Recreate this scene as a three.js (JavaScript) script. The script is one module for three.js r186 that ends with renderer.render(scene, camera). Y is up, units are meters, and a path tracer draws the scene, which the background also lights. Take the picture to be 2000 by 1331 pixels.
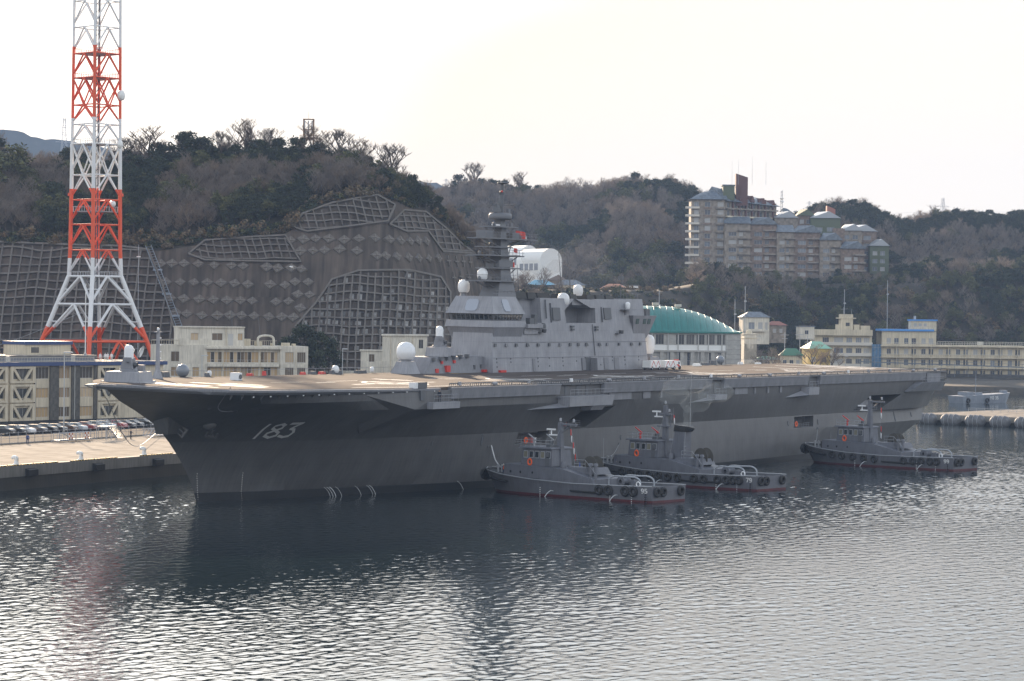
import * as THREE from 'three';
import { mergeGeometries, toCreasedNormals } from 'three/addons/utils/BufferGeometryUtils.js';
import { ConvexGeometry } from 'three/addons/geometries/ConvexGeometry.js';
import { FontLoader } from 'three/addons/loaders/FontLoader.js';
import { TextGeometry } from 'three/addons/geometries/TextGeometry.js';
import { MarchingCubes } from 'three/addons/objects/MarchingCubes.js';
import { Brush, Evaluator, SUBTRACTION } from 'three-bvh-csg';

// ---------------------------------------------------------------- camera, sky, sun, exposure
const scene = new THREE.Scene();
const camera = new THREE.PerspectiveCamera(14.586, 1024 / 681, 1, 20000);
camera.position.set(0, 27.29, 0);                      // a vantage point across the harbour, 27 m above the water
camera.rotation.order = 'YXZ';
camera.rotation.set(-0.01037, 0, 0.01057);
const renderer = new THREE.WebGLRenderer({ antialias: true });
renderer.toneMapping = THREE.LinearToneMapping;
renderer.toneMappingExposure = 2.5;
renderer.shadowMap.enabled = true;

const SUN_AZ = -14.5 * Math.PI / 180, SUN_EL = 15 * Math.PI / 180;   // low winter sun behind the harbour, a little left of the view
const sunDir = new THREE.Vector3(Math.sin(SUN_AZ) * Math.cos(SUN_EL), Math.sin(SUN_EL), -Math.cos(SUN_AZ) * Math.cos(SUN_EL));
const sun = new THREE.DirectionalLight(new THREE.Color(1.0, 0.77, 0.54), 5);
sun.position.copy(sunDir).multiplyScalar(1500).add(new THREE.Vector3(0, 0, -600));
sun.target.position.set(0, 0, -600);
sun.castShadow = true; sun.shadow.radius = 1.5;
sun.shadow.mapSize.set(4096, 4096);
Object.assign(sun.shadow.camera, { left: -700, right: 700, top: 500, bottom: -500, near: 10, far: 4000 });
scene.add(sun, sun.target);

const hash2 = (x, y, s) => { let h = Math.imul(x | 0, 374761393) ^ Math.imul(y | 0, 668265263) ^ Math.imul(s | 0, 1442695041); h = Math.imul(h ^ (h >>> 13), 1274126177); return ((h ^ (h >>> 16)) >>> 0) / 4294967296; };
function vnoise(x, y, per, s) {   // value noise, periodic when per > 0
  const xi = Math.floor(x), yi = Math.floor(y), fx = x - xi, fy = y - yi, m = (v) => per ? ((v % per) + per) % per : v;
  const u = fx * fx * (3 - 2 * fx), v = fy * fy * (3 - 2 * fy);
  const a = hash2(m(xi), m(yi), s), b = hash2(m(xi + 1), m(yi), s), c = hash2(m(xi), m(yi + 1), s), d = hash2(m(xi + 1), m(yi + 1), s);
  return a + (b - a) * u + (c - a) * v + (a - b - c + d) * u * v;
}
const fbm = (x, y, per, s, oct = 4) => { let t = 0, a = 0.5, n = 0; for (let o = 0; o < oct; o++) { t += a * vnoise(x, y, per, s + o * 17); n += a; x *= 2; y *= 2; per *= 2; a *= 0.5; } return t / n; };
{ // hazy winter-afternoon sky: thin high cloud, cream near the horizon, an added bright band above the view, pale blue higher up, a wide glow towards the sun
  const w = 1024, h = 512, d = new Float32Array(w * h * 4);
  const lerp3 = (a, b, t) => [a[0] + (b[0] - a[0]) * t, a[1] + (b[1] - a[1]) * t, a[2] + (b[2] - a[2]) * t];
  const ss = (a, b, x) => { const t = Math.min(1, Math.max(0, (x - a) / (b - a))); return t * t * (3 - 2 * t); };
  for (let j = 0; j < h; j++) for (let i = 0; i < w; i++) {
    const el = ((j + 0.5) / h - 0.5) * Math.PI, u = (i + 0.5) / w;
    const az = (u - 0.5) * Math.PI * 2;                 // three's equirect: u 0.5 looks to +x
    const dx = Math.cos(el) * Math.cos(az), dy = Math.sin(el), dz = Math.cos(el) * Math.sin(az);
    const c = Math.max(-1, Math.min(1, dx * sunDir.x + dy * sunDir.y + dz * sunDir.z)), ang = Math.acos(c);
    const e = Math.max(0, el) * 180 / Math.PI;
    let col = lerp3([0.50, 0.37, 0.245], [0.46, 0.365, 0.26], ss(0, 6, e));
    col = lerp3(col, [1.64, 1.76, 1.88], ss(5, 14, e));  // bright all-round band above the view, added to light water and facades
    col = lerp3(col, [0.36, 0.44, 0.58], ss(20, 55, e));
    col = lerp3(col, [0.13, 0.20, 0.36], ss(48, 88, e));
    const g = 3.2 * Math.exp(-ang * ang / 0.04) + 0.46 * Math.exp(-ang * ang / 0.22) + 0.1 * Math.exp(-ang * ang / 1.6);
    // thin streaky cloud veil
    const st = 2.6 * (fbm(az * 7 + el * 16 + 40, el * 38 - az * 2.5 + 20, 0, 501, 5) - 0.5) + 1.2 * (fbm(az * 3 + 10, el * 9 + 5, 0, 511, 3) - 0.5);
    const veil = 0.4 * (1 + 0.075 * st * ss(0, 6, e));
    const k = (i + j * w) * 4;
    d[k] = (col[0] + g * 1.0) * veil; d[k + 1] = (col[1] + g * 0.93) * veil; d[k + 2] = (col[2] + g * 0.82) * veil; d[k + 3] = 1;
    if (el < 0) { d[k] *= 0.6; d[k + 1] *= 0.6; d[k + 2] *= 0.6; }
  }
  const t = new THREE.DataTexture(d, w, h, THREE.RGBAFormat, THREE.FloatType);
  t.mapping = THREE.EquirectangularReflectionMapping; t.magFilter = t.minFilter = THREE.LinearFilter;
  t.colorSpace = THREE.LinearSRGBColorSpace; t.needsUpdate = true;
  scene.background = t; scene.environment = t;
}
scene.fog = new THREE.FogExp2(new THREE.Color(0.42, 0.62, 1.0), 0.000075);

// ---------------------------------------------------------------- helpers
const V = (x, y, z) => new THREE.Vector3(x, y, z);
function rng(seed) { let a = seed >>> 0; return () => { a = (a + 0x6D2B79F5) | 0; let t = Math.imul(a ^ (a >>> 15), 1 | a); t = (t + Math.imul(t ^ (t >>> 7), 61 | t)) ^ t; return ((t ^ (t >>> 14)) >>> 0) / 4294967296; }; }
const interp = (tab, x) => {   // piecewise linear table
  if (x <= tab[0][0]) return tab[0][1];
  for (let i = 1; i < tab.length; i++) if (x <= tab[i][0]) { const [a, b] = [tab[i - 1], tab[i]]; return b[0] === a[0] ? b[1] : a[1] + (b[1] - a[1]) * (x - a[0]) / (b[0] - a[0]); }
  return tab[tab.length - 1][1];
};
function texture(size, fn, metres, srgb = true) {   // fn(u, v) -> grey or [r, g, b] in 0..1; one repeat covers `metres`
  const d = new Uint8Array(size * size * 4);
  for (let j = 0; j < size; j++) for (let i = 0; i < size; i++) {
    const c = fn(i / size, j / size), k = (i + j * size) * 4, a = Array.isArray(c) ? c : [c, c, c];
    for (let q = 0; q < 3; q++) d[k + q] = Math.max(0, Math.min(255, Math.round(a[q] * 255)));
    d[k + 3] = 255;
  }
  const t = new THREE.DataTexture(d, size, size);
  t.wrapS = t.wrapT = THREE.RepeatWrapping; t.magFilter = THREE.LinearFilter; t.minFilter = THREE.LinearMipmapLinearFilter; t.generateMipmaps = true;
  if (srgb) t.colorSpace = THREE.SRGBColorSpace;
  t.repeat.set(1 / metres, 1 / metres); t.needsUpdate = true;
  return t;
}
const re = (t, metres, my = metres) => { const c = t.clone(); c.repeat.set(1 / metres, 1 / my); c.needsUpdate = true; return c; };
const T = {
  mottle: texture(512, (u, v) => 0.62 + 0.38 * fbm(u * 6, v * 6, 6, 3, 6), 9),
  grain: texture(512, (u, v) => 0.72 + 0.28 * (0.5 * fbm(u * 40, v * 40, 40, 9, 3) + 0.5 * fbm(u * 5, v * 5, 5, 4, 4)), 4),
  streak: texture(512, (u, v) => { const s = fbm(u * 60, v * 3, 60, 5, 3), m = fbm(u * 5, v * 4, 5, 8, 5); return 0.70 + 0.18 * s + 0.12 * m; }, 8),
  paint: texture(512, (u, v) => { const s = fbm(u * 48, v * 4, 48, 25, 3), m = fbm(u * 4, v * 4, 4, 28, 6); const seam = ((v * 4) % 1 < 0.012 ? 0.05 : 0) + ((u * 2 + Math.floor(v * 4) * 0.37) % 1 < 0.006 ? 0.04 : 0); return 0.74 + 0.13 * s + 0.15 * m - seam * 1.5; }, 10),
  deck: texture(512, (u, v) => { const tyre = fbm(u * 3, v * 70, 70, 42, 3), m = fbm(u * 7, v * 7, 7, 12, 6), g = hash2(u * 512, v * 512, 3); return 0.62 + 0.12 * tyre + 0.20 * m + 0.06 * g; }, 18),
};
const M = (r, g, b, o = {}) => { const { map, m, my, rough = 0.75, metal = 0, ...rest } = o; const c = new (rest.specularIntensity !== undefined ? THREE.MeshPhysicalMaterial : THREE.MeshStandardMaterial)({ color: new THREE.Color().setRGB(r, g, b), roughness: rough, metalness: metal, ...rest }); if (map) c.map = m ? re(map, m, my || m) : map; return c; };

function metricUV(g) {   // uv in metres from the dominant axis of each face
  const p = g.attributes.position, uv = new Float32Array(p.count * 2), a = V(), b = V(), c = V(), n = V();
  for (let i = 0; i < p.count; i += 3) {
    a.fromBufferAttribute(p, i); b.fromBufferAttribute(p, i + 1); c.fromBufferAttribute(p, i + 2);
    n.subVectors(b, a).cross(c.clone().sub(a));
    const ax = Math.abs(n.x), ay = Math.abs(n.y), az = Math.abs(n.z);
    [a, b, c].forEach((q, k) => { const [s, t] = ay > ax && ay > az ? [q.x, q.z] : ax > az ? [q.z, q.y] : [q.x, q.y]; uv[(i + k) * 2] = s; uv[(i + k) * 2 + 1] = t; });
  }
  g.setAttribute('uv', new THREE.BufferAttribute(uv, 2));
  return g;
}
function plain(g) { let q = g.index ? g.toNonIndexed() : g; for (const k of Object.keys(q.attributes)) if (!['position', 'normal', 'color'].includes(k)) q.deleteAttribute(k); if (!q.attributes.normal) q.computeVertexNormals(); q.clearGroups?.(); return q; }
const join = (gs) => { gs = (Array.isArray(gs) ? gs.flat(3) : [gs]).map(plain); return metricUV(gs.length === 1 ? gs[0] : mergeGeometries(gs)); };
const taken = {};
function numbered(n) { const k = taken[n] = (taken[n] ?? -1) + 1; return k ? `${n}_${String(k).padStart(3, '0')}` : n; }
const shadowed = (m) => { m.castShadow = true; m.receiveShadow = true; return m; };
function part(name, gs, mat, parent, label) { const m = shadowed(new THREE.Mesh(gs.isBufferGeometry && gs.userData.ready ? gs : join(gs), mat)); m.name = name; parent.add(m); if (label) m.userData.label = label; return m; }
const ready = (gs) => { const g = join(gs); g.userData.ready = true; return g; };   // a geometry shared between alike pieces
function thing(name, label, category, [x, y, z] = [0, 0, 0], turn = 0, group) { const o = new THREE.Group(); o.name = numbered(name); o.position.set(x, y, z); o.rotation.y = turn; o.userData = { label, category }; if (group) o.userData.group = group; scene.add(o); return o; }
function solo(name, gs, mat, label, category, group) { const m = part(numbered(name), gs, mat, scene); m.userData = { label, category }; if (group) m.userData.group = group; return m; }
function struct(name, gs, mat) { const m = part(numbered(name), gs, mat, scene); m.userData = { kind: 'structure' }; return m; }
function copy(o, pos, turn, label) { const c = o.clone(); c.name = numbered(o.name.replace(/_\d\d\d$/, '')); c.position.set(...pos); if (turn !== undefined) c.rotation.y = turn; c.userData = { ...o.userData }; if (label) c.userData.label = label; scene.add(c); return c; }
// geometry makers
const bb = (x0, x1, y0, y1, z0, z1) => new THREE.BoxGeometry(x1 - x0, y1 - y0, z1 - z0).translate((x0 + x1) / 2, (y0 + y1) / 2, (z0 + z1) / 2);
function bar(p, q, r, seg = 6, r2 = r) { const a = Array.isArray(p) ? V(...p) : p, b = Array.isArray(q) ? V(...q) : q, d = b.clone().sub(a), L = d.length(); const g = new THREE.CylinderGeometry(r2, r, L, seg, 1); g.applyQuaternion(new THREE.Quaternion().setFromUnitVectors(V(0, 1, 0), d.normalize())); return g.translate((a.x + b.x) / 2, (a.y + b.y) / 2, (a.z + b.z) / 2); }
const tube = (pts, r, n = 12, seg = 5, closed = false) => new THREE.TubeGeometry(new THREE.CatmullRomCurve3(pts.map((p) => V(...p)), closed), n, r, seg, closed);
const poly = (pts, r, seg = 5) => pts.slice(1).map((q, i) => bar(pts[i], q, r, seg));
const lathe = (prof, x, y, z, seg = 20) => new THREE.LatheGeometry(prof.map(([r, h]) => new THREE.Vector2(r, h)), seg).translate(x, y, z);
const hull8 = (pts) => plain(new ConvexGeometry(pts.map((p) => V(...p))));
const box8 = (x0, x1, y0, z0, z1, X0, X1, y1, Z0, Z1) => hull8([[x0, y0, z0], [x1, y0, z0], [x0, y0, z1], [x1, y0, z1], [X0, y1, Z0], [X1, y1, Z0], [X0, y1, Z1], [X1, y1, Z1]]);
function prism(pts, lo, hi, axis = 'z') {   // outline in the plane across `axis`, from lo to hi
  const s = new THREE.Shape(pts.map(([a, b]) => new THREE.Vector2(axis === 'x' ? -a : a, b)));
  const g = new THREE.ExtrudeGeometry(s, { depth: hi - lo, bevelEnabled: false });
  if (axis === 'z') return g.translate(0, 0, lo);
  if (axis === 'y') { g.rotateX(Math.PI / 2); return g.translate(0, hi, 0); }          // (x, z) outline
  g.rotateY(Math.PI / 2); return g.translate(lo, 0, 0);   // (z, y) outline
}
const sheet = (quads) => { const pos = []; for (const [a, b, c, d] of quads) pos.push(...a, ...b, ...c, ...a, ...c, ...d); const g = new THREE.BufferGeometry(); g.setAttribute('position', new THREE.Float32BufferAttribute(pos, 3)); g.computeVertexNormals(); return g; };
function gridGeo(nu, nv, fn) { const pos = [], idx = []; for (let j = 0; j <= nv; j++) for (let i = 0; i <= nu; i++) pos.push(...fn(i / nu, j / nv)); for (let j = 0; j < nv; j++) for (let i = 0; i < nu; i++) { const a = j * (nu + 1) + i, b = a + 1, c = a + nu + 1, d = c + 1; idx.push(a, b, d, a, d, c); } const g = new THREE.BufferGeometry(); g.setAttribute('position', new THREE.Float32BufferAttribute(pos, 3)); g.setIndex(idx); g.computeVertexNormals(); return g; }
const font = await new FontLoader().loadAsync('fonts/droid/droid_sans_bold.typeface.json');
const lettering = (text, size, depth = 0.04, slant = 0) => { const g = new TextGeometry(text, { font, size, depth, curveSegments: 5, bevelEnabled: false }); if (slant) { const p = g.attributes.position; for (let i = 0; i < p.count; i++) p.setX(i, p.getX(i) + slant * p.getY(i)); } g.computeBoundingBox(); return g; };
// ---------------------------------------------------------------- water
const patch = (x, d) => { const a = fbm(x / 70 + 3.1, d / 46 + 1.7, 0, 77, 3), b = fbm(x / 23 + 9, d / 30, 0, 78, 3); return Math.max(0, Math.min(1, (a * 0.65 + b * 0.35 - 0.36) / 0.28)); };
const WAVES = (() => { const r = rng(5), w = []; for (let i = 0; i < 40; i++) { const L = 0.7 * Math.pow(5.5, Math.pow(r(), 1.4)), a = (r() - 0.5) * 3.0 + 0.35, k = 2 * Math.PI / L; w.push([k * Math.sin(a), k * Math.cos(a), r() * 6.283, 0.0088 / k * (0.55 + 0.9 * r()) * (L > 2 ? 0.42 : 1)]); } return w; })();
function waterHeight(x, d) {
  let s = 0; const wash = 0.9 * Math.exp(-((x - 31) ** 2 / 500 + (d - 384) ** 2 / 160)) + 0.9 * Math.exp(-((x - 47) ** 2 / 300 + (d - 412) ** 2 / 160)) + 1.0 * Math.exp(-((x - 92) ** 2 / 500 + (d - 466) ** 2 / 400)), m = 0.95 + 1.3 * patch(x, d) + 0.8 * wash + 1.5 * Math.exp(-((x - 72) ** 2 / 2600 + (d - 405) ** 2 / 6000)) + 1.7 * Math.exp(-((x + 68) ** 2 / 900 + (d - 362) ** 2 / 1500)), wx = x + 1.6 * (fbm(x / 9, d / 9, 0, 31, 2) - 0.5), wd = d + 1.6 * (fbm(x / 9 + 40, d / 9, 0, 32, 2) - 0.5);
  for (const [kx, kd, p, a] of WAVES) s += a * Math.sin(kx * wx + kd * wd + p);
  return s * m;
}
{
  const rows = [-900, -200, 0, 60, 110, 150, 175]; for (let d = 190; d < 760; d *= 1.0015) rows.push(d); for (let d = 760; d < 1300; d *= 1.006) rows.push(d); rows.push(1400, 1800, 2600, 4400);
  const cols = [-8, -3, -1.2, -0.6, -0.35, -0.26]; for (let i = 0; i <= 480; i++) cols.push(-0.215 + 0.43 * i / 480); cols.push(0.26, 0.35, 0.6, 1.2, 3, 8);
  const pos = [], idx = [], n = cols.length;
  for (const d of rows) for (const c of cols) { const s = Math.max(d, 190), x = c * s; const fine = d >= 190 && d < 1300 && Math.abs(c) <= 0.216; pos.push(x, fine ? waterHeight(x, d) : 0, -d); }
  for (let j = 0; j < rows.length - 1; j++) for (let i = 0; i < n - 1; i++) { const a = j * n + i, b = a + 1, c = a + n, e = c + 1; idx.push(a, b, e, a, e, c); }
  const g = new THREE.BufferGeometry(); g.setAttribute('position', new THREE.Float32BufferAttribute(pos, 3)); g.setIndex(idx); g.computeVertexNormals();
  const uv = new Float32Array(pos.length / 3 * 2); for (let i = 0; i < pos.length / 3; i++) { uv[2 * i] = pos[3 * i]; uv[2 * i + 1] = pos[3 * i + 2]; }
  g.setAttribute('uv', new THREE.BufferAttribute(uv, 2)); g.userData.ready = true;
  const ripple = texture(1024, (u, v) => { let s = 0; for (let o = 0, f = 9, a = 0.5; o < 4; o++, f *= 2, a *= 0.5) s += a * (1 - Math.abs(2 * vnoise(u * f + 0.3 * Math.sin(v * 12.566), v * f, f, 60 + o) - 1)); return s / 0.94; }, 11, false);
  const water = new THREE.MeshPhysicalMaterial({ color: new THREE.Color().setRGB(0.010, 0.021, 0.026), roughness: 0.04, ior: 1.333, bumpMap: ripple, bumpScale: 0.018 });
  const m = part('water', g, water, scene); m.userData = { kind: 'structure' };
}
// ---------------------------------------------------------------- land, quay
const mat = {
  ground: M(0.15, 0.135, 0.11, { map: T.mottle, m: 14, rough: 1, specularIntensity: 0.2 }),
  asphalt: M(0.06, 0.06, 0.064, { map: T.grain, m: 9, rough: 0.95, specularIntensity: 0.06 }),
  apron: M(0.40, 0.36, 0.315, { map: T.mottle, m: 11, rough: 0.95, specularIntensity: 0.06 }),
  concrete: M(0.33, 0.31, 0.28, { map: T.streak, m: 6, rough: 0.9 }),
  wetConcrete: M(0.085, 0.08, 0.068, { map: T.streak, m: 5, rough: 0.75 }),
  rubber: M(0.018, 0.018, 0.02, { rough: 0.7 }),
  white: M(0.78, 0.78, 0.76, { rough: 0.45 }),
  steel: M(0.34, 0.35, 0.37, { rough: 0.55 }),
  darkSteel: M(0.07, 0.075, 0.085, { rough: 0.55 }),
  yellow: M(0.75, 0.48, 0.06, { rough: 0.6 }),
  orange: M(0.85, 0.13, 0.025, { rough: 0.5 }),
  red: M(0.55, 0.04, 0.03, { rough: 0.5 }),
  black: M(0.012, 0.012, 0.013, { rough: 0.6 }),
  pole: M(0.42, 0.43, 0.44, { rough: 0.5, metal: 0.3 }),
};
const QD = V(0.445, 0, -0.8955), QN = V(-0.8955, 0, -0.445), QO = V(-75.74, 0, -394.7), QY = 3.6;   // along the quay (away from the camera), inland, a point on its edge
const Q = (t, n, y = QY) => QO.clone().addScaledVector(QD, t).addScaledVector(QN, n).setY(y);
const QTURN = Math.atan2(QD.x, QD.z) - Math.PI / 2;    // turns local +x onto the quay direction
{
  const e0 = Q(-330, 0), e1 = Q(262, 0);
  const edge = [[e1.x, e1.z], [100, -900], [162, -1082], [208, -1050], [420, -930], [2500, -700], [2500, -4400], [-2500, -4400], [-1500, -100], [e0.x, e0.z]];
  const inset = (k) => edge.map(([x, z], i) => i === 0 || i === edge.length - 1 ? [x + QN.x * k, z + QN.z * k] : [x - 0.3 * k, z - k]);
  struct('ground', prism(inset(0.45), -3, 3.52, 'y'), mat.ground);
  // quay: concrete cope over a tide-stained wall, apron slabs, parking asphalt
  const q = (t0, t1, n0, n1, y0, y1) => hull8([[t0, n0], [t1, n0], [t0, n1], [t1, n1]].flatMap(([t, n]) => [Q(t, n, y0).toArray(), Q(t, n, y1).toArray()]));
  struct('quay_wall', [q(-330, 262, 0.12, 0.9, -3, 1.95)], mat.wetConcrete);
  const cope = struct('quay_cope', [q(-330, -60, 0, 1.6, 1.95, 3.6), q(200, 262, 0, 1.6, 1.95, 3.6)], mat.concrete);
  for (let t = -60; t < 200; t += 6.5) part('cope_block', q(t + 0.03, t + 6.47, 0, 1.6, 1.95, 3.6 + 0.008 * (t % 3)), mat.concrete, cope);
  const apron = struct('pavement', q(-330, 262, 1.55, 38, 3.3, 3.56), mat.apron);
  for (let t = -30; t < 110; t += 10) for (let n = 1.66; n < 34; n += 11.4) part('slab', q(t + 0.04, t + 9.96, n + 0.04, n + 11.36, 3.54, 3.6), mat.apron, apron);
  struct('car_park_road', q(-330, 262, 38, 130, 3.3, 3.58), mat.asphalt);
  // black and yellow kerb pieces along the edge
  const kb = ready([bb(-1.45, 1.45, 0, 0.16, -0.14, 0.14)]), ks = ready([-1.2, -0.4, 0.4, 1.2].map((x) => bb(x - 0.18, x + 0.18, 0.004, 0.167, -0.147, 0.147)));
  let n = 0;
  for (let t = -12; t < 52; t += 3.15) { if ([2, 3, 9, 14, 15].includes(n++ % 17)) continue;
    const k = thing('wheel_kerb', 'black and yellow wheel stop along the quay edge', 'kerb', Q(t, 0.35, 3.61).toArray(), QTURN, 'striped wheel stops on the quay edge');
    part('beam', kb, mat.black, k); part('stripe', ks, mat.yellow, k); }
  // bollards, rubber fenders
  const bolBase = ready(lathe([[0.62, 0], [0.62, 0.12], [0.36, 0.25], [0.31, 0.75]], 0, 0, 0, 14)), bolHead = ready(tube([[0, 0.6, 0], [0, 1.02, 0.05], [0, 1.12, -0.25], [0, 1.06, -0.72]], 0.3, 10, 10));
  const bl = ['white hooked mooring bollard nearest the left edge of the quay', 'white hooked mooring bollard between the two others on the quay edge', 'white hooked mooring bollard closest to the ship\'s bow'];
  [5.6, 22.1, 39.4].forEach((t, i) => { const b = thing('mooring_bollard', bl[i], 'bollard', Q(t, 1.3, 3.6).toArray(), QTURN, 'white bollards on the quay'); part('base', bolBase, mat.white, b); part('head', bolHead, mat.white, b); });
  const fe = ready([prism([[0, 0], [0, 1.25], [0.75, 1.05], [0.75, 0.2]], -1.15, 1.15, 'x')]), fp = ready([bb(-1.2, 1.2, 0.05, 1.2, -0.02, 0.06)]);
  [[7.2, 'black rubber quay fender below the leftmost bollard'], [24.5, 'black rubber quay fender on the middle of the quay wall'], [41, 'black rubber quay fender closest to the ship\'s bow']].forEach(([t, l]) => { const f = thing('quay_fender', l, 'fender', Q(t, -0.03, 1.85).toArray(), QTURN, 'rubber fenders on the quay wall'); part('rubber_block', fe, mat.rubber, f); part('backing_plate', fp, mat.darkSteel, f); });
}
// seawall and embankment of the far shore
struct('seawall', [hull8([[95, -2, -903], [101, -2, -903], [165, -2, -1084], [159, -2, -1084], [96.5, 5, -903], [101, 5, -903], [165, 5, -1084], [160.5, 5, -1084]]), hull8([[161, -2, -1078], [162, 4.6, -1083], [210, -2, -1046], [210.5, 4.6, -1050], [163, -2, -1092], [163, 4.6, -1092], [213, -2, -1060], [213, 4.6, -1060]]), hull8([[209.6, -2, -1046], [211, 4.6, -1050], [420, -2, -926], [420, 4.6, -929], [213, -2, -1062], [213, 4.6, -1062], [425, -2, -950], [425, 4.6, -950]])], M(0.085, 0.08, 0.075, { map: T.mottle, m: 5, rough: 0.95 }));

// ---------------------------------------------------------------- hills
const soil = M(0.075, 0.06, 0.042, { map: T.mottle, m: 7, rough: 1 });
const shot = M(0.185, 0.147, 0.12, { map: texture(512, (u, v) => { const s = fbm(u * 30, v * 3, 30, 91, 4), m = fbm(u * 4, v * 4, 4, 92, 6); return 0.22 + 0.46 * s + 0.42 * m; }, 31), rough: 0.95 });
const BROW = [[-300, 50], [-163, 46.2], [-145, 45.8], [-128, 45.1], [-111, 44.8], [-102, 43.6], [-92, 45.1], [-83, 47.3], [-73, 48.2], [-64.4, 48.9], [-62, 51.7], [-58.9, 56], [-50, 59.4], [-39.4, 61], [-34.4, 59.6], [-30, 57.4], [-25, 56.9], [-20.8, 53.1], [-15.6, 48.1], [-11, 44.6], [-6.5, 37.8], [-1, 28], [6, 16], [14, 4]];
const RIDGE_A = [[-300, 74], [-193, 79], [-168, 77.5], [-161, 75], [-155, 69.5], [-143, 69], [-118, 70], [-111, 71], [-101, 74], [-92, 72.5], [-76, 74], [-67, 72], [-59, 71], [-50, 69], [-40, 65], [-34, 62.5], [-25.6, 58.5], [-20, 54], [-12, 45.2], [-6.9, 38.2], [6, 16.5], [14, 4.4]];
const faceD = (X) => 735 + 0.045 * Math.pow(Math.max(0, X + 45), 2);
const bulge = (X, Y) => 2.2 * (fbm(X / 17 + 5, Y / 14, 0, 41, 3) - 0.5);
const faceP = (X, Y, out = 0) => [X, Y + out * 0.447, -(faceD(X) + 0.5 * (Y - 3) + bulge(X, Y)) + out * 0.894];
function hillA(X, s) {   // s 0..1 up the concrete face, 1..2 up the wooded slope, 2..3 down behind
  const yb = interp(BROW, X), yr = Math.max(yb + 0.4, interp(RIDGE_A, X));
  if (s <= 1) return faceP(X, 2 + (yb - 2) * s);
  const b = faceP(X, yb), dd = (yr - yb) * 2.1 + 6;
  if (s <= 2) { const t = s - 1; return [X, yb + (yr - yb) * t + 1.5 * Math.sin(t * 3.1416) * (fbm(X / 8, t * 4, 0, 55, 2)), b[2] - dd * t - 0.3]; }
  const t = s - 2; return [X, yr - (yr - 2) * t, b[2] - dd - 120 * t - 0.3];
}
const slope = struct('hill_face', gridGeo(150, 26, (u, v) => hillA(-300 + 314 * u, v)), shot);
const hillTop = struct('hill', [gridGeo(150, 14, (u, v) => hillA(-300 + 314 * u, 1 + v)), gridGeo(60, 6, (u, v) => hillA(-300 + 314 * u, 2 + v))], soil);
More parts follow.
